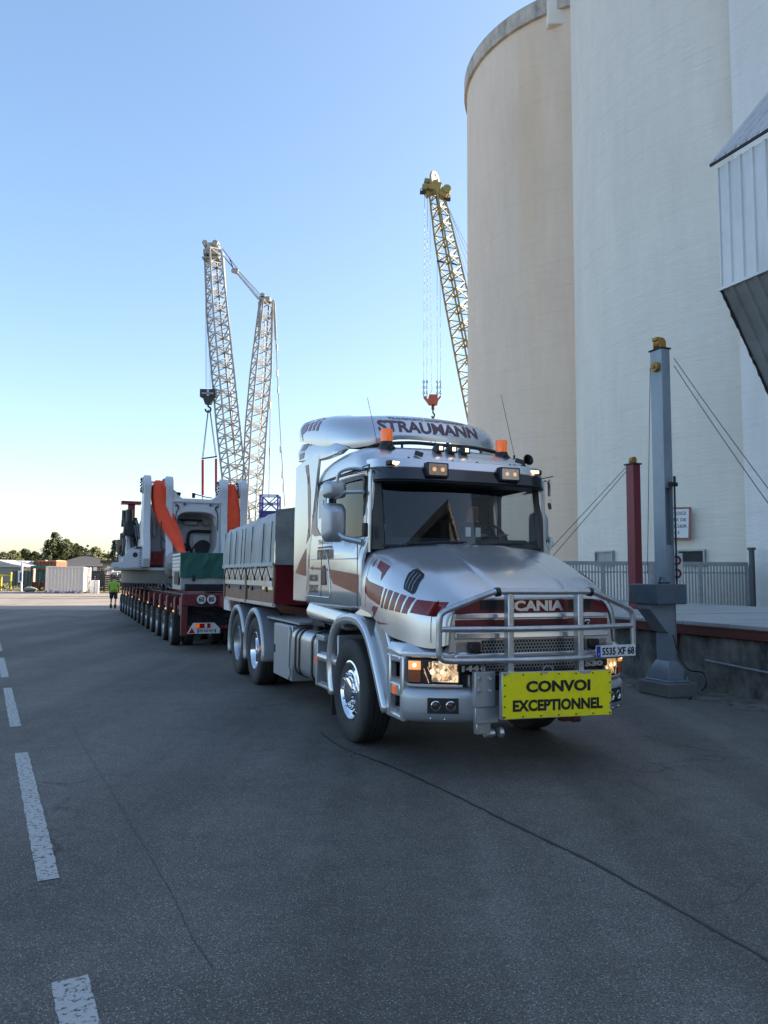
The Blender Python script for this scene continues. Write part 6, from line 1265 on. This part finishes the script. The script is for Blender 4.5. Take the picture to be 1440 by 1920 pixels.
for x0r,x1r in ((796,794.5),(801.5,800.5),(819.5,820),(825,826)):
    q=MB(); q.tube([B_(x0r if x0r<810 else x0r,362 if x0r<810 else 470),B_(x1r,713)],.016,5); Y_(q,'hoist_rope',HR)
q=MB(); q.tube([B_(806,368),B_(809,720)],.012,5); q.tube(smooth([B_(809,720),B_(810,730),B_(806,738)],4),.02,5); Y_(q,'signal_cable',HR)
for x in (794.5,800.5,820,826):
    q=MB()
    for k in range(6):
        p=B_(x,716+k*5.2); Mx=Matrix.Translation(p)@Matrix.Rotation(PI/2*(k%2),4,'Z')@Matrix.Rotation(PI/2,4,'X'); q.lathe([(.10,0),(.07,.03),(.04,0),(.07,-.03),(.10,0)],8,Mx@Matrix.Scale(1.4,4,(0,1,0)),cap=False)
    Y_(q,'chain',BLACK)
SAL=mat('block_salmon',(.36,.10,.06),.6,.1,.2,2)
q=MB(); c=B_(812,750); q.prism([(c.x-.32,c.z+.42),(c.x+.32,c.z+.42),(c.x+.42,c.z-.1),(c.x+.34,c.z-.42),(c.x-.34,c.z-.42),(c.x-.52,c.z-.15),(c.x-.80,c.z+.22),(c.x-.62,c.z+.30),(c.x-.45,c.z)],c.y-.25,c.y+.25); q.prism([(c.x+.40,c.z-.1),(c.x+.66,c.z+.25),(c.x+.50,c.z+.28),(c.x+.4,c.z+.1)],c.y-.2,c.y+.2); hk2=Y_(q,'hook_block',SAL)
q=MB(); q.cyl(B_(812,760),B_(812,768),.14,10); q.tube(smooth([B_(812,766),B_(812,774),B_(814.5,777),B_(813.5,782),B_(811,783),B_(809.5,780)],3),.07,8); Y_(q,'hook',mat('hook_dark',(.05,.025,.02),.6),hk2)
q=MB(); q.tube([B_(811,784),B_(808.5,800),B_(808,830)],.05,6); q.tube([B_(813,784),B_(816,800),B_(816,830)],.05,6); Y_(q,'sling',BLACK,hk2)
for a,b in (((832,372),(880,470)),((833,374),(882,490)),((832,376),(882,510)),((831,380),(884,540))): q=MB(); q.tube([B_(*a),B_(*b)],.022,5); Y_(q,'back_stay',HR)
q=MB(); q.bar(B_(819,489),B_(833,492),.12); q.bar(B_(845,492),B_(857,497),.10); Y_(q,'spar',DARK,yb)
# ------------------------------------------------------------------ background left
def at(px,py,Y): return atY(px,py,Y)
# white shipping container
a=at(84,1112,66.8); b=at(156,1112,67.6); d=(b-a); d.z=0; wd=d.length; zc=at(120,1062,67).z; ang=math.atan2(d.y,d.x)
ct=empty('shipping_container',((a.x+b.x)/2,(a.y+b.y)/2,0),ang,'old white shipping container with peeling blue paint along its foot','container')
def peel():
    m=bpy.data.materials.new('peeling_white'); m.use_nodes=True; n=m.node_tree; N=n.nodes; L=n.links; p=N['Principled BSDF']; p.inputs['Roughness'].default_value=.6
    tc=N.new('ShaderNodeTexCoord'); sp_=N.new('ShaderNodeSeparateXYZ'); L.new(tc.outputs['Object'],sp_.inputs[0])
    nz=N.new('ShaderNodeTexNoise'); nz.inputs['Scale'].default_value=5; nz.inputs['Detail'].default_value=8; nz.inputs['Roughness'].default_value=.75; L.new(tc.outputs['Object'],nz.inputs['Vector'])
    ad=N.new('ShaderNodeMath'); ad.operation='MULTIPLY_ADD'; L.new(nz.outputs[0],ad.inputs[0]); ad.inputs[1].default_value=-1.5; L.new(sp_.outputs['Z'],ad.inputs[2])
    r=N.new('ShaderNodeValToRGB'); r.color_ramp.elements[0].position=.0; r.color_ramp.elements[0].color=(.03,.06,.20,1); r.color_ramp.elements[1].position=.03; r.color_ramp.elements[1].color=(.62,.58,.54,1)
    mr=N.new('ShaderNodeMapRange'); mr.inputs['From Min'].default_value=-.62; mr.inputs['From Max'].default_value=1.2; L.new(ad.outputs[0],mr.inputs[0]); L.new(mr.outputs[0],r.inputs[0])
    n2=N.new('ShaderNodeTexNoise'); n2.inputs['Scale'].default_value=2.3; n2.inputs['Detail'].default_value=9; n2.inputs['Roughness'].default_value=.8; L.new(tc.outputs['Object'],n2.inputs['Vector'])
    r2=N.new('ShaderNodeValToRGB'); r2.color_ramp.elements[0].position=.62; r2.color_ramp.elements[1].position=.66; r2.color_ramp.elements[0].color=(1,1,1,1); r2.color_ramp.elements[1].color=(.25,.18,.14,1); L.new(n2.outputs[0],r2.inputs[0])
    mx=N.new('ShaderNodeMix'); mx.data_type='RGBA'; mx.blend_type='MULTIPLY'; mx.inputs['Factor'].default_value=1; L.new(r.outputs[0],mx.inputs['A']); L.new(r2.outputs[0],mx.inputs['B']); L.new(mx.outputs['Result'],p.inputs['Base Color']); return m
PEEL=peel()
pr=[]; s=-wd/2+.12
while s<wd/2-.12:
    pr+=[(s,0),(s+.10,0),(s+.14,.05),(s+.24,.05)]; s+=.28
q=MB(); pr=[p for p in pr if p[0]<wd/2-.1]; k=len(pr); q.add([(x,y,.15) for x,y in pr]+[(x,y,zc-.1) for x,y in pr],[(i,i+1,k+i+1,k+i) for i in range(k-1)]); q.bb(-wd/2+.05,wd/2-.05,.1,6,.15,zc-.03); q.build('side_panel',PEEL,ct,flat=True)
q=MB(); q.bb(-wd/2,wd/2,-.04,.08,zc-.12,zc); q.bb(-wd/2,wd/2,-.04,.08,.03,.16)
for x in (-wd/2+.06,wd/2-.06): q.bb(x-.06,x+.06,-.05,.08,.16,zc-.12)
q.build('corner_frame',PEEL,ct,bevel=.01)
# house
HW=mat('salmon_render',(.42,.27,.18),.9,0,.08,1); RT=mat('roof_tiles',(.06,.055,.055),.8,0,.2,2,bump=.5,bscale=3)
hA=at(106,1062,98); hB=at(206,1062,104); hm=(hA+hB)/2; hw_=(hB-hA).length; 
ho=empty('house',(hm.x,hm.y,0),R(18),'low house with salmon walls and a dark hipped roof behind the container','house')
ez=at(150,1059,100).z; rz_=at(160,1037,100).z
q=MB(); q.bb(-hw_/2+.6,hw_/2-.6,0,8,0,ez); q.build('wall',HW,ho)
q=MB(); L2_=hw_/2+.1; q.add([(-L2_,-.7,ez),(L2_,-.7,ez),(L2_,8.7,ez),(-L2_,8.7,ez),(-L2_+4.2,4,rz_),(L2_-4.0,4,rz_)],[(0,1,5,4),(1,2,5),(2,3,4,5),(3,0,4),(3,2,1,0)]); q.build('roof',RT,ho,flat=True)
q=MB(); q.bb(-L2_,L2_,-.75,-.68,ez-.18,ez+.02); q.build('gutter',GALV,ho)
for x in (-2.2,.4,2.6):
    q=MB(); q.bb(x-.55,x+.55,-.05,.05,ez-1.5,ez-.4); f_=q.build('window_frame',WHITE,ho); q=MB(); q.bb(x-.47,x+.47,-.07,-.05,ez-1.42,ez-.48); q.build('pane',mat('dark_pane',(.03,.035,.04),.1),f_)
def block(name,px0,px1,py0,py1,Y,dep,m,label,cat,extra=None,rz=0,roof=None):
    a=at(px0,py1,Y); b=at(px1,py1,Y); z1=at((px0+px1)/2,py0,Y).z; w=b.x-a.x; e=empty(name,((a.x+b.x)/2,Y,0),rz,label,cat)
    q=MB(); q.bb(-w/2,w/2,0,dep,0,z1); q.build('body',m,e,bevel=.02)
    if extra: extra(e,w,z1,dep)
    return e
TAN=mat('tan_wall',(.36,.26,.16),.9,0,.1,1)
def ext1(e,w,z,d):
    q=MB(); q.bb(-w/2-.2,w/2+.2,-.3,d+.3,z,z+.35); q.build('roof_slab',RT,e)
    q=MB(); q.bb(-w*.35,w*.2,-.04,.02,.8,z-1.0); q.build('window',mat('dark_pane',(.03,.035,.04),.1),e)
block('annex_building',191,232,1056,1100,92,6,TAN,'flat-roofed tan annex to the right of the salmon house','building',ext1)
SHR=mat('shed_roof',(.42,.42,.40),.6,.1,.1,1)
def shed(px0,px1,pye,pyr,Y,lab,m=SHR):
    a=at(px0,pye,Y); b=at(px1,pye,Y); w=b.x-a.x; ze=a.z; zr=at((px0+px1)/2,pyr,Y).z
    e=empty('storage_shed',((a.x+b.x)/2,Y,0),0,lab,'shed')
    q=MB(); q.bb(-w/2+.3,w/2-.3,0,12,0,ze); q.build('wall',mat('shed_wall',(.30,.28,.25),.8,0,.15,1),e)
    q=MB(); q.add([(-w/2,-.4,ze),(w/2,-.4,ze),(w/2,12.4,ze),(-w/2,12.4,ze),(0,-.4,zr),(0,12.4,zr)],[(0,1,4),(2,3,5),(0,4,5,3),(1,2,5,4),(0,3,2,1)]); q.build('roof',m,e,flat=True)
shed(-60,46,1063,1049,120,'long low shed with a pale shallow roof at the far left')
shed(44,76,1062,1052,128,'smaller pale-roofed shed beside the orange stacked crates')
OR=mat('orange_crate',(.33,.10,.05),.7,0,.2,2)
for i,(x0,x1) in enumerate(((67,86),(87,106))):
    a=at(x0,1060,90); b=at(x1,1060,90); z0=at(80,1062,90).z; z1=at(80,1050,90).z
    e=empty('roof_crate',((a.x+b.x)/2,90,0),0,('left' if i==0 else 'right')+' one of the two rusty orange crates stacked above the green shelter','crate','rusty orange crates')
    w=b.x-a.x; q=MB(); q.bb(-w/2,w/2,0,3,0,z1-.12); q.build('body',OR,e,bevel=.03); q=MB(); q.bb(-w/2+.1,w/2-.1,.1,2.9,z1-.12,z1); q.build('pale_top',TAN,e)
    q=MB(); 
    for k in range(3): q.bb(-w/2+w*(k+.5)/3-.05,-w/2+w*(k+.5)/3+.05,-.06,.0,z0,z1-.15)
    q.build('rib_plate',RUST,e)
GRN=mat('green_steel',(.015,.11,.08),.5,.1,.2,2)
a=at(56,1105,76); b=at(88,1105,76); z1=at(70,1061,76).z; w=b.x-a.x
e=empty('green_shelter',((a.x+b.x)/2,76,0),0,'dark green steel shelter with an open frame left of the white container','shelter')
q=MB(); q.bb(-w/2,w/2,-.1,3,z1-.25,z1); q.build('roof',GRN,e,bevel=.02)
q=MB(); 
for x in (-w/2+.08,0,w/2-.08): q.bb(x-.07,x+.07,-.05,.09,0,z1-.25)
q.build('frame',BLACK,e)
q=MB(); q.bb(-w/2+.3,w/2,.5,2.4,z1-1.5,z1-.35); q.build('green_tank',GRN,e,bevel=.05); q=MB(); q.bb(-w/2+.2,w/2,.4,2.6,.4,z1-1.6); q.build('machine_body',DARK,e,bevel=.05)
q=MB(); q.bb(-w/2+.1,w/2,.2,.3,.0,.9); q.build('rail_panel',RUST,e)
HG=mat('dark_fence_green',(.025,.05,.035),.7,0,.3,2)
a=at(22,1095,88); b=at(60,1095,82); 
e=empty('green_fence',(a.x,a.y,0),math.atan2(b.y-a.y,b.x-a.x),'dark green panel fence behind the rocks on the verge','fence'); w=(b-a).length
q=MB(); q.bb(0,w,0,.06,.1,2.0); q.build('panel',HG,e)
for k in range(6): q=MB(); q.bb(w*k/5-.05,w*k/5+.05,-.05,.1,0,2.1); q.build('post',DARK,e)
YB=mat('barrier_yellow',(.65,.5,.04),.5,0,.1,3)
p=at(0,1079,78); e=empty('yellow_barrier',(p.x-3,78,0),0,'yellow road barrier with a yellow post at the far left','barrier')
q=MB(); q.bb(-2,at(20,1079,78).x-p.x+3,-.08,.08,p.z-.05,p.z+.07); q.build('boom',YB,e,bevel=.02)
for k in range(2): q=MB(); xx=at(21-18*k,1079,78).x-p.x+3; q.bb(xx-.05,xx+.05,-.1,.1,0,p.z+.35-k*.3); q.build('post',YB,e,bevel=.02)
p0=at(38,1090,74); p1=at(41,1055,74); e=empty('sign_pole',(p0.x,74,0),0,'leaning white and blue sign board on a pole above the rocks','sign')
q=MB(); q.bar((0,0,p0.z-.1),(p1.x-p0.x-.1,0,at(38,1070,74).z),.42,.06,up=(0,1,0)); q.build('board',WHITE,e); q=MB(); q.bar((.1,.06,0),(p1.x-p0.x+.0,.06,p1.z),.14); q.build('pole',WHITE,e)
q=MB(); q.box((.02,-.06,p0.z+.45),(.16,.02,.8)); q.build('blue_band',mat('clip_blue',(.02,.05,.2),.4),e)
# gate with white posts, parked van
a=at(164,1113,68); b=at(180,1113,68)
e=empty('steel_gate',(a.x,a.y+.6,0),0,'narrow steel gate of horizontal bars between two white posts','gate'); w=b.x-a.x; z1=at(170,1088,68.6).z
for x in (0,w-.35): q=MB(); q.bb(x,x+.36,-.1,.1,0,z1); q.build('post',WHITE,e,bevel=.03)
for k in range(8): q=MB(); q.bb(.36,w-.35,-.02,.02,.2+k*.18,.27+k*.18); q.build('bar',GALV,e)
a=at(181,1110,73); b=at(222,1110,73); w=b.x-a.x
e=empty('slatted_fence',(a.x,a.y,0),0,'dark fence of horizontal slats beside the white gate posts','fence')
for k in range(9): q=MB(); q.bb(0,w,-.02,.03,.15+k*.17,.27+k*.17); q.build('slat',DARK,e)
for k in range(4): q=MB(); q.bb(w*k/3-.05,w*k/3+.05,.03,.12,0,1.75); q.build('post',DARK,e)
e=block('dark_skip',156,196,1070,1098,80,2.5,mat('skip_dark',(.05,.05,.055),.6,0,.3,2),'dark steel skip full of scrap behind the white gate','skip')
q=MB(); rs=random.Random(9)
for k in range(9): q.box((rs.uniform(-2,2),rs.uniform(.3,2),rs.uniform(1.6,2.6)),(rs.uniform(.3,.9),.3,rs.uniform(.2,.6)),rz=rs.uniform(0,3),ry=rs.uniform(-.4,.4))
q.build('scrap',GALV,e,flat=True)
p=at(206,1090,84); vn=empty('parked_van',(p.x,84,0),R(8),'white and red van half hidden between fence and trailer','van')
VW=mat('van_white',(.6,.6,.6),.3,0,.05,3,coat=.4)
q=MB(); q.loft([[(x*1.0,y,z) for y,z in ((-.95,.4),(-.98,1.1),(-.85,zt3),(.85,zt3),(.98,1.1),(.95,.4))] for x,zt3 in ((-2.2,1.1),(-1.9,1.25),(-1.2,2.0),(2.1,2.05),(2.25,1.3))],True,True); bd_=q.build('body',VW,vn,bevel=.04)
q=MB(); q.bb(-1.1,1.9,-.97,-.93,1.25,1.75); q.build('window',mat('dark_pane',(.03,.035,.04),.1),bd_)
for x in (-1.4,1.4):
    for y in (-.85,.85): q=MB(); q.cyl((x,y-.1,.33),(x,y+.1,.33),.33,20); q.build('wheel',RUB,vn)
q=MB(); q.bb(-2.25,-2.1,-.8,-.55,.75,.95); q.build('headlight',LAMPD,vn)
q=MB(); q.bb(-2.0,2.0,-.99,-.96,.75,1.0); q.build('red_band',RED,bd_)
# rocks and bushes on the verge
RK=mat('verge_rock',(.22,.20,.18),.9,0,.3,2,bump=.8,bscale=5)
rs=random.Random(21)
for i,(px,py,r,lab) in enumerate(((8,1093,.6,'flat pale rock furthest left on the grass verge'),(28,1097,.65,'pale rock second from the left on the grass verge'),(44,1102,.6,'rounded grey rock in the middle of the verge row'),(58,1107,.5,'small dark rock nearest the green shelter'))):
    g0=gnd(px,py+3); bm=bmesh.new(); bmesh.ops.create_icosphere(bm,subdivisions=3,radius=r)
    for v_ in bm.verts:
        f=1+.25*math.sin(v_.co.x*3+i)+.18*math.sin(v_.co.y*5+i*2)+.1*math.sin(v_.co.z*9); v_.co=Vector((v_.co.x*f*1.2,v_.co.y*f,v_.co.z*f*.6+r*.35))
    me=bpy.data.meshes.new('rock'); bm.to_mesh(me); bm.free(); me.materials.append(RK); o=bpy.data.objects.new('rock',me); COL.objects.link(o); o.location=g0; tag(o,lab,'rock','rocks along the verge')
# trees
def leafmat(n,c):
    return mat(n,c,.7,0,.45,.9,dirt=tuple(Vector(c)*1.9),dscale=.5,damt=.6)
LV=[leafmat('leaf_dark',(.045,.06,.022)),leafmat('leaf_mid',(.075,.085,.028)),leafmat('leaf_olive',(.10,.10,.04)),leafmat('leaf_conifer',(.03,.045,.03))]
BARK=mat('bark',(.08,.06,.045),.9,0,.3,4,bump=.6,bscale=12)
def tree(px,pyt,pyb,Y,wpx,kind,label,seed,n=1500):
    rs=random.Random(seed); top=at(px,pyt,Y); h=top.z; w=wpx*Y/FPX/2; t=empty('conifer' if kind==3 else 'broadleaf_tree',(top.x,Y,0),rs.uniform(0,6),label,'tree','trees along the far edge of the yard')
    q=MB(); q.tube([(0,0,-.3),(.1,0,h*.35),(0,.1,h*.85)],.2,8,rs=[.03*h,.022*h,.005*h])
    blobs=[]
    if kind==3:
        for k in range(26):
            f=.18+.8*k/26; a=rs.uniform(0,6.28); l=w*(1.08-f)*rs.uniform(.7,1.15); q.tube([(0,0,h*f),(l*math.cos(a),l*math.sin(a),h*f-.05*h)],.03,5)
            for j in range(4): u_=(j+1)/4; blobs.append((l*u_*math.cos(a),l*u_*math.sin(a),h*f-.05*h*u_,.45*l*.35+.25,.22))
    else:
        for k in range(11):
            a=rs.uniform(0,6.28); el=rs.uniform(.25,.95); l=w*rs.uniform(.5,.95); b=(l*math.cos(a)*.85,l*math.sin(a)*.85,h*(.35+.5*el)); q.tube([(0,0,h*rs.uniform(.25,.5)),(b[0]*.5,b[1]*.5,b[2]*.85),b],.05,5,rs=[.012*h,.008*h,.003*h])
            blobs.append((*b,w*rs.uniform(.30,.46),.8))
        for k in range(10):
            a=rs.uniform(0,6.28); rr_=w*rs.uniform(0,.55); blobs.append((rr_*math.cos(a),rr_*math.sin(a),h*rs.uniform(.45,.90),w*rs.uniform(.25,.40),.8))
        blobs.append((0,0,h*.84,w*.38,1.0)); blobs.append((w*.1,0,h*.92,w*.22,.9)); blobs.append((0,0,h*.55,w*.6,.8))
    q.build('trunk',BARK,t)
    q=MB(); per=n//len(blobs)
    for (bx,by,bz,br,sq) in blobs:
        for k in range(per):
            d=Vector((rs.gauss(0,1),rs.gauss(0,1),rs.gauss(0,1))).normalized()*br*rs.uniform(.55,1.08); p=Vector((bx+d.x,by+d.y,max(.5,bz+d.z*sq))); s=rs.uniform(.07,.17)*(Y/110)
            u_=Vector((rs.gauss(0,1),rs.gauss(0,1),rs.gauss(0,1))).normalized(); v_=u_.orthogonal().normalized(); b_=len(q.v); q.v+=[tuple(p-u_*s),tuple(p+v_*s*.8),tuple(p+u_*s),tuple(p-v_*s*.8)]; q.f.append((b_,b_+1,b_+2,b_+3))
    q.build('crown',LV[kind],t,flat=True)
TR=[(6,1034,125,44,2,'rounded olive tree furthest left behind the pale shed'),(28,1030,130,36,1,'green tree second from the left behind the sheds'),(47,1027,135,34,1,'green tree third from the left, above the smaller shed'),(66,1032,135,34,2,'olive tree rising over the orange crates'),(82,1034,118,30,0,'dark low tree between the crates and the tall tree'),
 (106,995,120,56,0,'tallest tree, dark and ragged, behind the white container'),(124,1008,128,50,2,'broad olive tree just right of the tallest tree'),(142,1016,124,34,1,'green tree over the left end of the house roof'),(160,1026,132,34,1,'green tree directly over the house ridge'),(178,1022,138,34,1,'green tree right of the house ridge'),(195,1036,140,28,2,'small olive tree over the right end of the house roof'),
 (216,1008,105,30,3,'dark conifer standing left of the white machine'),(234,990,112,34,3,'dark conifer partly hidden behind the white machine')]
for i,(px,pt,Y,w,k,lab) in enumerate(TR): tree(px,pt,1075,Y,w,k,lab,i*7+3,6500 if i in(5,6) else 3600)
q=MB(); rs=random.Random(33)
for k in range(5200):
    x=rs.uniform(-75,-27); y=rs.uniform(70,110); 
    if (x+30)*.4+ (y-70)<-1: continue
    z=rs.uniform(.05,.35); s=rs.uniform(.08,.22); u_=Vector((rs.gauss(0,.5),rs.gauss(0,.5),1)).normalized(); v_=u_.orthogonal(); b_=len(q.v); p=Vector((x,y,z)); q.v+=[tuple(p-v_*s*.4),tuple(p+v_*s*.4),tuple(p+u_*s)]; q.f.append((b_,b_+1,b_+2))
tag(q.build('verge_grass',mat('dry_grass',(.16,.15,.06),.9,0,.4,1),flat=True),kind='stuff')
q=MB(); rs=random.Random(35)
for k in range(14000):
    x=rs.uniform(-330,90); z=abs(rs.gauss(0,1.6)); y=245+rs.uniform(-8,8); s=rs.uniform(.25,.6); u_=Vector((rs.gauss(0,1),rs.gauss(0,1),rs.gauss(0,1))).normalized(); v_=u_.orthogonal(); b_=len(q.v); p=Vector((x,y,z+3+2*math.sin(x*.05))); q.v+=[tuple(p-v_*s),tuple(p+u_*s),tuple(p+v_*s),tuple(p-u_*s)]; q.f.append((b_,b_+1,b_+2,b_+3))
for k in range(4000):
    x=rs.uniform(-330,90); z=rs.uniform(0,4); y=245+rs.uniform(-8,8); s=rs.uniform(.7,1.4); u_=Vector((rs.gauss(0,1),rs.gauss(0,.4),rs.gauss(0,1))).normalized(); v_=u_.orthogonal(); b_=len(q.v); p=Vector((x,y,z)); q.v+=[tuple(p-v_*s),tuple(p+u_*s),tuple(p+v_*s),tuple(p-u_*s)]; q.f.append((b_,b_+1,b_+2,b_+3))
tag(q.build('far_woodland',LV[0],flat=True),kind='stuff')
# ------------------------------------------------------------------ people
SKIN=mat('skin',(.42,.24,.16),.6,0,.06,20)
def body(name,J,E,rootj,loc,rz,label,m=SKIN,mesh_name='body'):
    """J: joint -> (pos, radius)"""
    names=list(J); me=bpy.data.meshes.new(mesh_name); me.from_pydata([J[k][0] for k in names],[(names.index(a),names.index(b)) for a,b in E],[])
    bm=bmesh.new(); bm.from_mesh(me); lay=bm.verts.layers.skin.verify()
    for i,v_ in enumerate(bm.verts): rr_=J[names[i]][1]; v_[lay].radius=(rr_,rr_) if not isinstance(rr_,tuple) else rr_; v_[lay].use_root=(names[i]==rootj)
    bm.to_mesh(me); bm.free(); o=bpy.data.objects.new(name,me); COL.objects.link(o); me.materials.append(m)
    sk_=o.modifiers.new('skin','SKIN'); sk_.use_smooth_shade=True; sb=o.modifiers.new('sub','SUBSURF'); sb.levels=2; sb.render_levels=2
    o.location=loc; o.rotation_euler=(0,0,rz); return tag(o,label,'person')
def hand(J,E,wr,tag_,p,d,s=1,side=1):
    """palm and five fingers from wrist joint; d main direction"""
    d=Vector(d).normalized(); sd=d.cross(Vector((0,0,1)));sd=sd.normalized() if sd.length>.1 else Vector((1,0,0)); up=sd.cross(d)
    p=Vector(p); J[tag_+'palm']=(tuple(p+d*.055),(.022,.034)); E.append((wr,tag_+'palm'))
    for i,(o_,l) in enumerate(((-.03,.060),(-.010,.072),(.012,.068),(.032,.052))):
        a=p+d*.09+sd*o_; b=a+d*l*.5-up*.008; c=a+d*l*.8-up*.030
        J[tag_+'f%da'%i]=(tuple(a),.010); J[tag_+'f%db'%i]=(tuple(b),.009); J[tag_+'f%dc'%i]=(tuple(c),.007); E+= [(tag_+'palm',tag_+'f%da'%i),(tag_+'f%da'%i,tag_+'f%db'%i),(tag_+'f%db'%i,tag_+'f%dc'%i)]
    a=p+d*.05+sd*.045*side; b=p+d*.085+sd*.06*side-up*.01; J[tag_+'t0']=(tuple(a),.011); J[tag_+'t1']=(tuple(b),.009); E+=[(tag_+'palm',tag_+'t0'),(tag_+'t0',tag_+'t1')]
def garment(name,rings,m,par,n=20):
    q=MB(); q.loft([[(c[0]+rx*math.cos(2*PI*k/n),c[1]+ry*math.sin(2*PI*k/n),c[2]) for k in range(n)] for c,rx,ry in rings],True,False); o=q.build(name,m,par); s_=o.modifiers.new('t','SOLIDIFY'); s_.thickness=.012; s_.offset=1; return o
# worker walking away (faces +y in his own frame), head bent forward
J={'pel':((0,0,.96),(.15,.10)),'sp':((0,.02,1.15),(.14,.10)),'ch':((0,.05,1.36),(.17,.11)),'nk':((0,.09,1.50),.055),'h0':((0,.14,1.60),(.075,.085)),'h1':((0,.17,1.70),(.070,.08)),
 'ls':((-.19,.05,1.42),.055),'le':((-.25,.03,1.15),.042),'lw':((-.22,.12,.93),.03),'rs':((.19,.05,1.42),.055),'re':((.26,.06,1.16),.042),'rw':((.22,.20,.98),.03),
 'lh':((-.10,0,.90),.09),'lk':((-.12,.10,.50),.058),'la':((-.12,-.02,.10),.036),'lt':((-.12,.14,.04),.035),'rh':((.10,0,.90),.09),'rk':((.12,-.02,.49),.058),'ra':((.12,-.22,.13),.036),'rt':((.12,-.10,.04),.035)}
E_=[('pel','sp'),('sp','ch'),('ch','nk'),('nk','h0'),('h0','h1'),('ch','ls'),('ls','le'),('le','lw'),('ch','rs'),('rs','re'),('re','rw'),('pel','lh'),('lh','lk'),('lk','la'),('la','lt'),('pel','rh'),('rh','rk'),('rk','ra'),('ra','rt')]
hand(J,E_,'lw','l',J['lw'][0],(0,.3,-1)); hand(J,E_,'rw','r',J['rw'][0],(0,.5,-1),1,-1)
pg=gnd(212,1141)
pz=body('person',J,E_,'pel',(pg.x,pg.y,0),R(15),'person in a green high-visibility vest and dark shorts walking away by the trailer wheels')
pz.scale=(.9,.9,.9)
HV=mat('hi_vis_green',(.22,.42,.03),.7,0,.1,10); SH=mat('dark_shorts',(.015,.017,.02),.8,0,.2,10)
garment('vest',[((0,.0,.92),.19,.15),((0,.01,1.10),.175,.135),((0,.05,1.35),.215,.145),((0,.06,1.44),.20,.12),((0,.08,1.50),.09,.07)],HV,pz)
for s in (-1,1): garment('sleeve',[((s*.17,.05,1.46),.07,.07),((s*.22,.05,1.34),.075,.07),((s*.25,.045,1.2),.065,.065)],HV,pz)
garment('shorts',[((0,0,1.0),.18,.14),((0,0,.88),.19,.15),((0,.01,.80),.19,.14)],SH,pz)
garment('short_leg',[((-.10,.01,.88),.10,.12),((-.12,.08,.56),.085,.10)],SH,pz); garment('short_leg',[((.10,.01,.88),.10,.12),((.12,-.0,.55),.085,.10)],SH,pz)
for (x,y) in ((-.12,.02),(.12,-.18)):
    garment('sock',[((x,y-.03,.06),.055,.07),((x,y-.03,.24),.05,.055)],SH,pz); q=MB(); q.sph((x,y+.05,.05),.07,10,(.75,1.9,.75)); q.build('shoe',BLACK,pz)
q=MB(); q.sph((0,.155,1.70),.10,12,(.95,1.05,.85)); q.build('hair',mat('brown_hair',(.04,.025,.015),.8),pz)
q=MB(); q.tube([(-.19,.06,1.15),(0,.17,1.15),(.19,.06,1.15)],.012,6); q.tube([(-.17,-.02,1.15),(0,-.13,1.15),(.17,-.02,1.15)],.014,6); q.build('reflective_band',WHITE,pz)
# driver seated at the far side (truck frame): faces +x
dm=TKM
J={'pel':((-.42,.55,1.83),(.15,.13)),'sp':((-.46,.55,2.02),(.14,.12)),'ch':((-.48,.55,2.24),(.17,.12)),'nk':((-.46,.55,2.37),.055),'h0':((-.42,.54,2.46),(.08,.078)),'h1':((-.42,.53,2.56),(.078,.078)),'chin':((-.35,.53,2.43),.035),'nose':((-.325,.53,2.49),.014),
 'ls':((-.46,.74,2.26),.055),'le':((-.30,.82,2.05),.042),'lw':((-.08,.74,2.15),.03),'rs':((-.46,.36,2.26),.055),'re':((-.28,.26,2.04),.042),'rw':((-.06,.38,2.14),.03),'lh':((-.2,.66,1.82),.08),'lk':((.02,.68,1.80),.06),'rh':((-.2,.44,1.82),.08),'rk':((.02,.42,1.80),.06)}
E_=[('pel','sp'),('sp','ch'),('ch','nk'),('nk','h0'),('h0','h1'),('h0','chin'),('h0','nose'),('ch','ls'),('ls','le'),('le','lw'),('ch','rs'),('rs','re'),('re','rw'),('pel','lh'),('lh','lk'),('pel','rh'),('rh','rk')]
hand(J,E_,'lw','l',J['lw'][0],(.7,-.2,.3)); hand(J,E_,'rw','r',J['rw'][0],(.7,.2,.3),1,-1)
dr=body('person',J,E_,'pel',(0,0,0),0,'person in dark clothes at the steering wheel behind the windscreen'); dr.matrix_world=dm
q=MB(); q.loft([[(x+.02+rx*math.cos(2*PI*k/18),.55+ry*math.sin(2*PI*k/18),z) for k in range(18)] for x,z,rx,ry in ((-.42,1.75,.18,.20),(-.46,2.0,.155,.19),(-.48,2.26,.15,.24),(-.47,2.35,.08,.10))],True); q.build('jacket',mat('dark_jacket',(.012,.014,.02),.8),dr)
for a,b,c in (('ls','le','lw'),('rs','re','rw')): q=MB(); q.tube([J[a][0],J[b][0],Vector(J[c][0]).lerp(Vector(J[b][0]),.2)],.06,10,False,rs=[.075,.06,.045]); q.build('sleeve',mat('dark_jacket',(.012,.014,.02),.8),dr)
q=MB(); q.sph((-.44,.53,2.57),.092,12,(1,.9,.8)); q.build('hair',MATS['brown_hair'],dr)
for s in (-1,1): q=MB(); q.sph((-.345,.53+s*.03,2.525),.012,8); q.build('eye',WHITE,dr)
